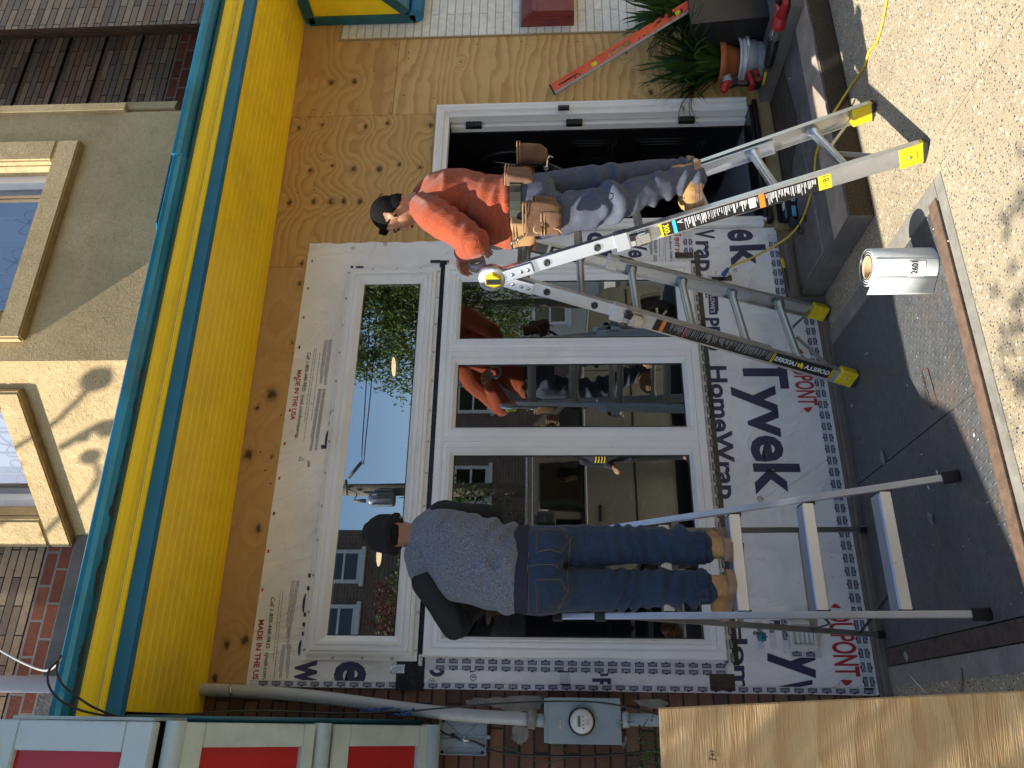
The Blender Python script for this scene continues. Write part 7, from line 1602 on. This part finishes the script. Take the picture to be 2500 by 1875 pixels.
facade('siding_house', 'white clapboard house across the street, mirrored in the lower window', 7.6, 14.8, -19, 5.4, 'siding', [(x, z, 1.0, 1.2) for x in (9.0, 11.2, 13.2) for z in (1.4, 3.9)])
facade('row_house', 'far brick row house across the street at the end of the row', 15.2, 26, -19, 5.0, 'brick_far', [(x, z, 1.2, 1.1) for x in (17, 20, 23) for z in (1.4, 3.9)])
tree_('willow_tree', 'drooping willow-like tree across the street, mirrored in the upper window', (5.0, -11.5, -.3), 7.2, 2.4, 'leaf_willow', 900, .10, 21, 19, 1.2, .12)
tree_('street_tree', 'dark leafy tree across the street, mirrored in the large lower pane', (-1.4, -12.5, -.3), 4.9, 2.2, 'leaf_dark', 620, .11, 22, 14, .4, .05)
tree_('street_tree', 'bushy tree further right across the street, mirrored in the lower panes', (8.6, -12.0, -.3), 5.8, 2.3, 'leaf_willow', 520, .11, 24, 12, .8, .1)
tree_('street_tree', 'dark leafy tree to the left across the street, behind the parked car', (-6.5, -12.5, -.3), 5.2, 2.2, 'leaf_dark', 350, .12, 26, 11, .3, .05)
tree_('copper_tree', 'small copper-leaved tree before the brick building, mirrored in the upper window', (-1.75, -15, -.3), 6.0, .95, 'leaf_red', 120, .12, 25, 8, .2, .1)
up_ = thing('utility_pole', 'wooden utility pole with a grey transformer, mirrored in the upper window', 'utility pole', (.73, -12, -.3))
bm = nb(); tube(bm, [(.74, -12, -.3), (.735, -12, 5.9)], [.16, .13], 14); obj('pole', bm, 'pole_wood', up_, smooth=True)
bm = nb(); lathe(bm, [(0, 0), (.15, .0), (.16, .04), (.16, .50), (.14, .55), (0, .57)], (.50, -11.9, 4.72), seg=24)
for a in (-.9, -.3, .3, .9): box(bm, (.50+math.sin(a)*.18, -11.9+math.cos(a)*.18, 4.97), (.025, .08, .42), Matrix.Rotation(-a, 3, 'Z'), .005)
tf = obj('transformer', bm, 'transformer', up_)
bm = nb(); tube(bm, [(.46, -11.9, 5.35), (.46, -11.9, 5.62)], [.045, .03], 8); tube(bm, [(.55, -11.8, 5.75), (.9, -11.8, 5.8)], .03, 8); tube(bm, [(.95, -11.8, 5.75), (1.3, -11.8, 5.5)], .04, 8); obj('insulator', bm, 'ink_grey', up_)
for i, (a, b) in enumerate((((1.3, -11.8, 5.5), (9, -10.8, 6.0)), ((1.25, -11.8, 5.45), (9, -10.6, 5.6)), ((.5, -11.9, 5.6), (.75, -11.8, 5.9)), ((.5, -11.8, 4.6), (.55, -11.8, 3.8)))):
    m_ = (Vector(a)+Vector(b))/2-Vector((0, 0, .18)); bm = nb(); tube(bm, curve([a, m_, b], 6), .012, 5); obj('wire', bm, 'cable_black', up_)

# parked vehicle
car = thing('parked_car', 'tan off-road estate car parked at the kerb, mirrored in the lower window', 'car', (-1, -5.9, -.42)); RZ = -.42
def cb_(pts, y0, y1, mat, name, bev=.03, par=car):
    bm = nb(); prism(bm, pts, y0, y1, 'y'); bmesh.ops.recalc_face_normals(bm, faces=bm.faces[:]); bmesh.ops.bevel(bm, geom=[e for e in bm.edges if abs(e.verts[0].co.y-e.verts[1].co.y) < .01], offset=bev, segments=3, affect='EDGES'); return obj(name, bm, mat, par)
lower = [(-3.3, .0), (-3.35, .55), (-3.25, .95), (.25, .97), (1.35, .86), (1.55, .60), (1.60, .1), (1.55, -.12), (1.42, -.12)]+[(1.0+.42*math.cos(a), -.05+.42*math.sin(a)) for a in [R(d) for d in range(0, 181, 20)]]+[(.5, -.14), (-1.75, -.14)]+[(-2.2+.42*math.cos(a), -.05+.42*math.sin(a)) for a in [R(d) for d in range(0, 181, 20)]]+[(-2.7, -.12)]
cb_(lower, -6.85, -5.0, 'van_paint', 'body')
cb_([(-3.22, .96), (-3.0, 1.58), (-2.8, 1.64), (-.55, 1.64), (-.40, 1.60), (.25, .98)], -6.72, -5.10, 'van_paint', 'cabin', .05)
for pts in ([(-1.52, .99), (-1.50, 1.50), (-.93, 1.50), (-.90, .99)], [(-.80, .99), (-.82, 1.50), (-.55, 1.50), (.05, 1.0)], [(-2.95, 1.0), (-2.75, 1.5), (-1.62, 1.5), (-1.62, 1.0)]):
    bm = nb(); poly(bm, [(a, -5.094, b) for a, b in pts]); wn_ = obj('side_window', bm, 'car_glass', car)
    bm = nb(); tube(bm, [(a, -5.09, b) for a, b in pts+pts[:1]], .014, 6); obj('window_trim', bm, 'plastic_black', wn_)
bm = nb(); poly(bm, [(.27, -6.6, .985), (.27, -5.2, .985), (-.39, -5.25, 1.60), (-.39, -6.55, 1.60)]); o_w = obj('windscreen', bm, 'car_glass', car)
bm = nb(); tube(bm, [(-2.9, -5.16, 1.665), (-.6, -5.16, 1.665)], .018, 8); tube(bm, [(-2.9, -6.6, 1.665), (-.6, -6.6, 1.665)], .018, 8); obj('roof_rail', bm, 'steel', car)
for x in (-.72, -1.62):
    bm = nb(); box(bm, (x+.05, -4.985, .78), (.20, .03, .035), None, .012); obj('door_handle', bm, 'plastic_black', car)
bm = nb(); box(bm, (-.02, -4.90, 1.02), (.14, .20, .16), None, .04); obj('door_mirror', bm, 'plastic_black', car)
bm = nb()
for x in (-.86, -1.72, .30): tube(bm, [(x, -4.998, -.05), (x, -4.998, .95)], .004, 4)
tube(bm, [(-3.3, -4.996, .35), (1.5, -4.996, .35)], .012, 6); obj('door_gap', bm, 'plastic_black', car)
bm = nb(); text(bm, 'CHEROKEE', (-.10, -4.994, .46), (-.62, -4.994, .46), (0, 0, .07)); obj('badge', bm, 'steel', car)
for x in (1.0, -2.2):
    bm = nb(); lathe(bm, [(.22, -.11), (.33, -.11), (.37, -.08), (.37, .08), (.33, .11), (.22, .11)], (x, -5.12, -.05), (0, 1, 0), 28); wh = obj('wheel', bm, 'rubber', car)
    bm = nb(); lathe(bm, [(.235, .10), (.22, .06), (.05, .05), (.05, .09), (0, .09)], (x, -5.12, -.05), (0, 1, 0), 28); tube(bm, [(x+.225*math.cos(a), -5.02, -.05+.225*math.sin(a)) for a in [i*math.pi/12 for i in range(25)]], .016, 6)
    obj('hub', bm, 'plastic_black', wh); bm = nb()
    for k in range(10): a = k*math.pi/5; bar(bm, (x+.04*math.cos(a), -5.02, -.05+.04*math.sin(a)), (x+.22*math.cos(a), -5.015, -.05+.22*math.sin(a)), (-math.sin(a), 0, math.cos(a)), .032, .02, .004)
    obj('spokes', bm, 'alu', wh)
# passer-by beside the car, mirrored at the edge of the large pane
pb = thing('person', 'dark-haired person in a black jacket with yellow stripes, mirrored in the large pane', 'person', (-.98, -4.6, GZ))
hx = P(1383, 1122, y=4.55); hh_ = Vector((hx.x+.13, -4.55, hx.z)); f3 = Vector((-.7, .7, -.1)); s3 = Vector((-.7, -.7, 0)); zf = GZ; nk = hh_-Vector((0, 0, .14)); ch = nk-Vector((0, 0, .22)); wa = nk-Vector((0, 0, .45)); pv = nk-Vector((0, 0, .58))
bm = nb(); head(bm, hh_, f3, (0, 0, 1)); limb(bm, [hh_-Vector((0, 0, .06)), nk], [.05, .055]); loft(bm, [(nk-Vector((0, 0, .05)), s3*.10, f3*.06), (ch, s3*.14, f3*.09), (wa, s3*.12, f3*.09), (pv, s3*.13, f3*.1)])
hips = [pv+s3*.09, pv-s3*.09]; feet = [Vector((p.x, p.y, zf+.08)) for p in hips]
for h_, a_ in zip(hips, feet): limb(bm, [h_, lerp(h_, a_, .5), a_, a_+f3*.12-Vector((0, 0, .04))], [.07, .05, .04, .03])
arms = []
for k in (-1, 1):
    sh = nk+s3*k*.16-Vector((0, 0, .07)); el = sh+s3*k*.05-Vector((0, 0, .26)); wr = el+f3*.2-Vector((0, 0, .05))-s3*k*.06; arms.append((sh, el, wr)); limb(bm, [sh, el, wr], [.042, .036, .028]); hand(bm, wr, f3, (0, 0, 1), .95, .5, k)
organic('body', bm, 'skin', pb, .008, 3)
bm = nb(); ell(bm, hh_+Vector((0, 0, .035))-f3*.02, (s3*.082, f3*.10, Vector((0, 0, .09)))); ell(bm, hh_-f3*.05-Vector((0, 0, .05)), (s3*.07, f3*.05, Vector((0, 0, .10)))); organic('hair', bm, 'hair', pb, .008, 2, lambda co, n_: -.03 if ((co-hh_).dot(f3) > .05 and (co-hh_).z < .04) else 0)
bm = nb(); loft(bm, [(nk-Vector((0, 0, .01)), s3*.08, f3*.07), (ch+Vector((0, 0, .05)), s3*.19, f3*.12), (wa, s3*.17, f3*.12), (pv-Vector((0, 0, .03)), s3*.18, f3*.13)])
for a_, b_2, c_ in arms: limb(bm, [a_, b_2, lerp(b_2, c_, .9)], [.065, .055, .042])
jk = organic('jacket', bm, 'jacket_dark', pb, .009, 4)
bm = nb()
for k in range(4): z = ch.z+.03-k*.035; c_ = Vector((ch.x, ch.y, z)); tube(bm, [c_+s3*.182*math.cos(a)+f3*.128*math.sin(a) for a in [i*math.pi/16 for i in range(33)]], .008, 6)
obj('stripes', bm, 'stripe_yellow', jk)
bm = nb()
for h_, a_ in zip(hips, feet): limb(bm, [h_, lerp(h_, a_, .5), a_], [.09, .07, .058])
organic('trousers', bm, 'black_cloth', pb, .009, 4)
bu, bs = nb(), nb()
for a_ in feet: boot(bu, bs, a_, f3, zf, .9)
b_ = organic('shoes', bu, 'plastic_black', pb, .008, 3); obj('shoe_soles', bs, 'rubber', b_)
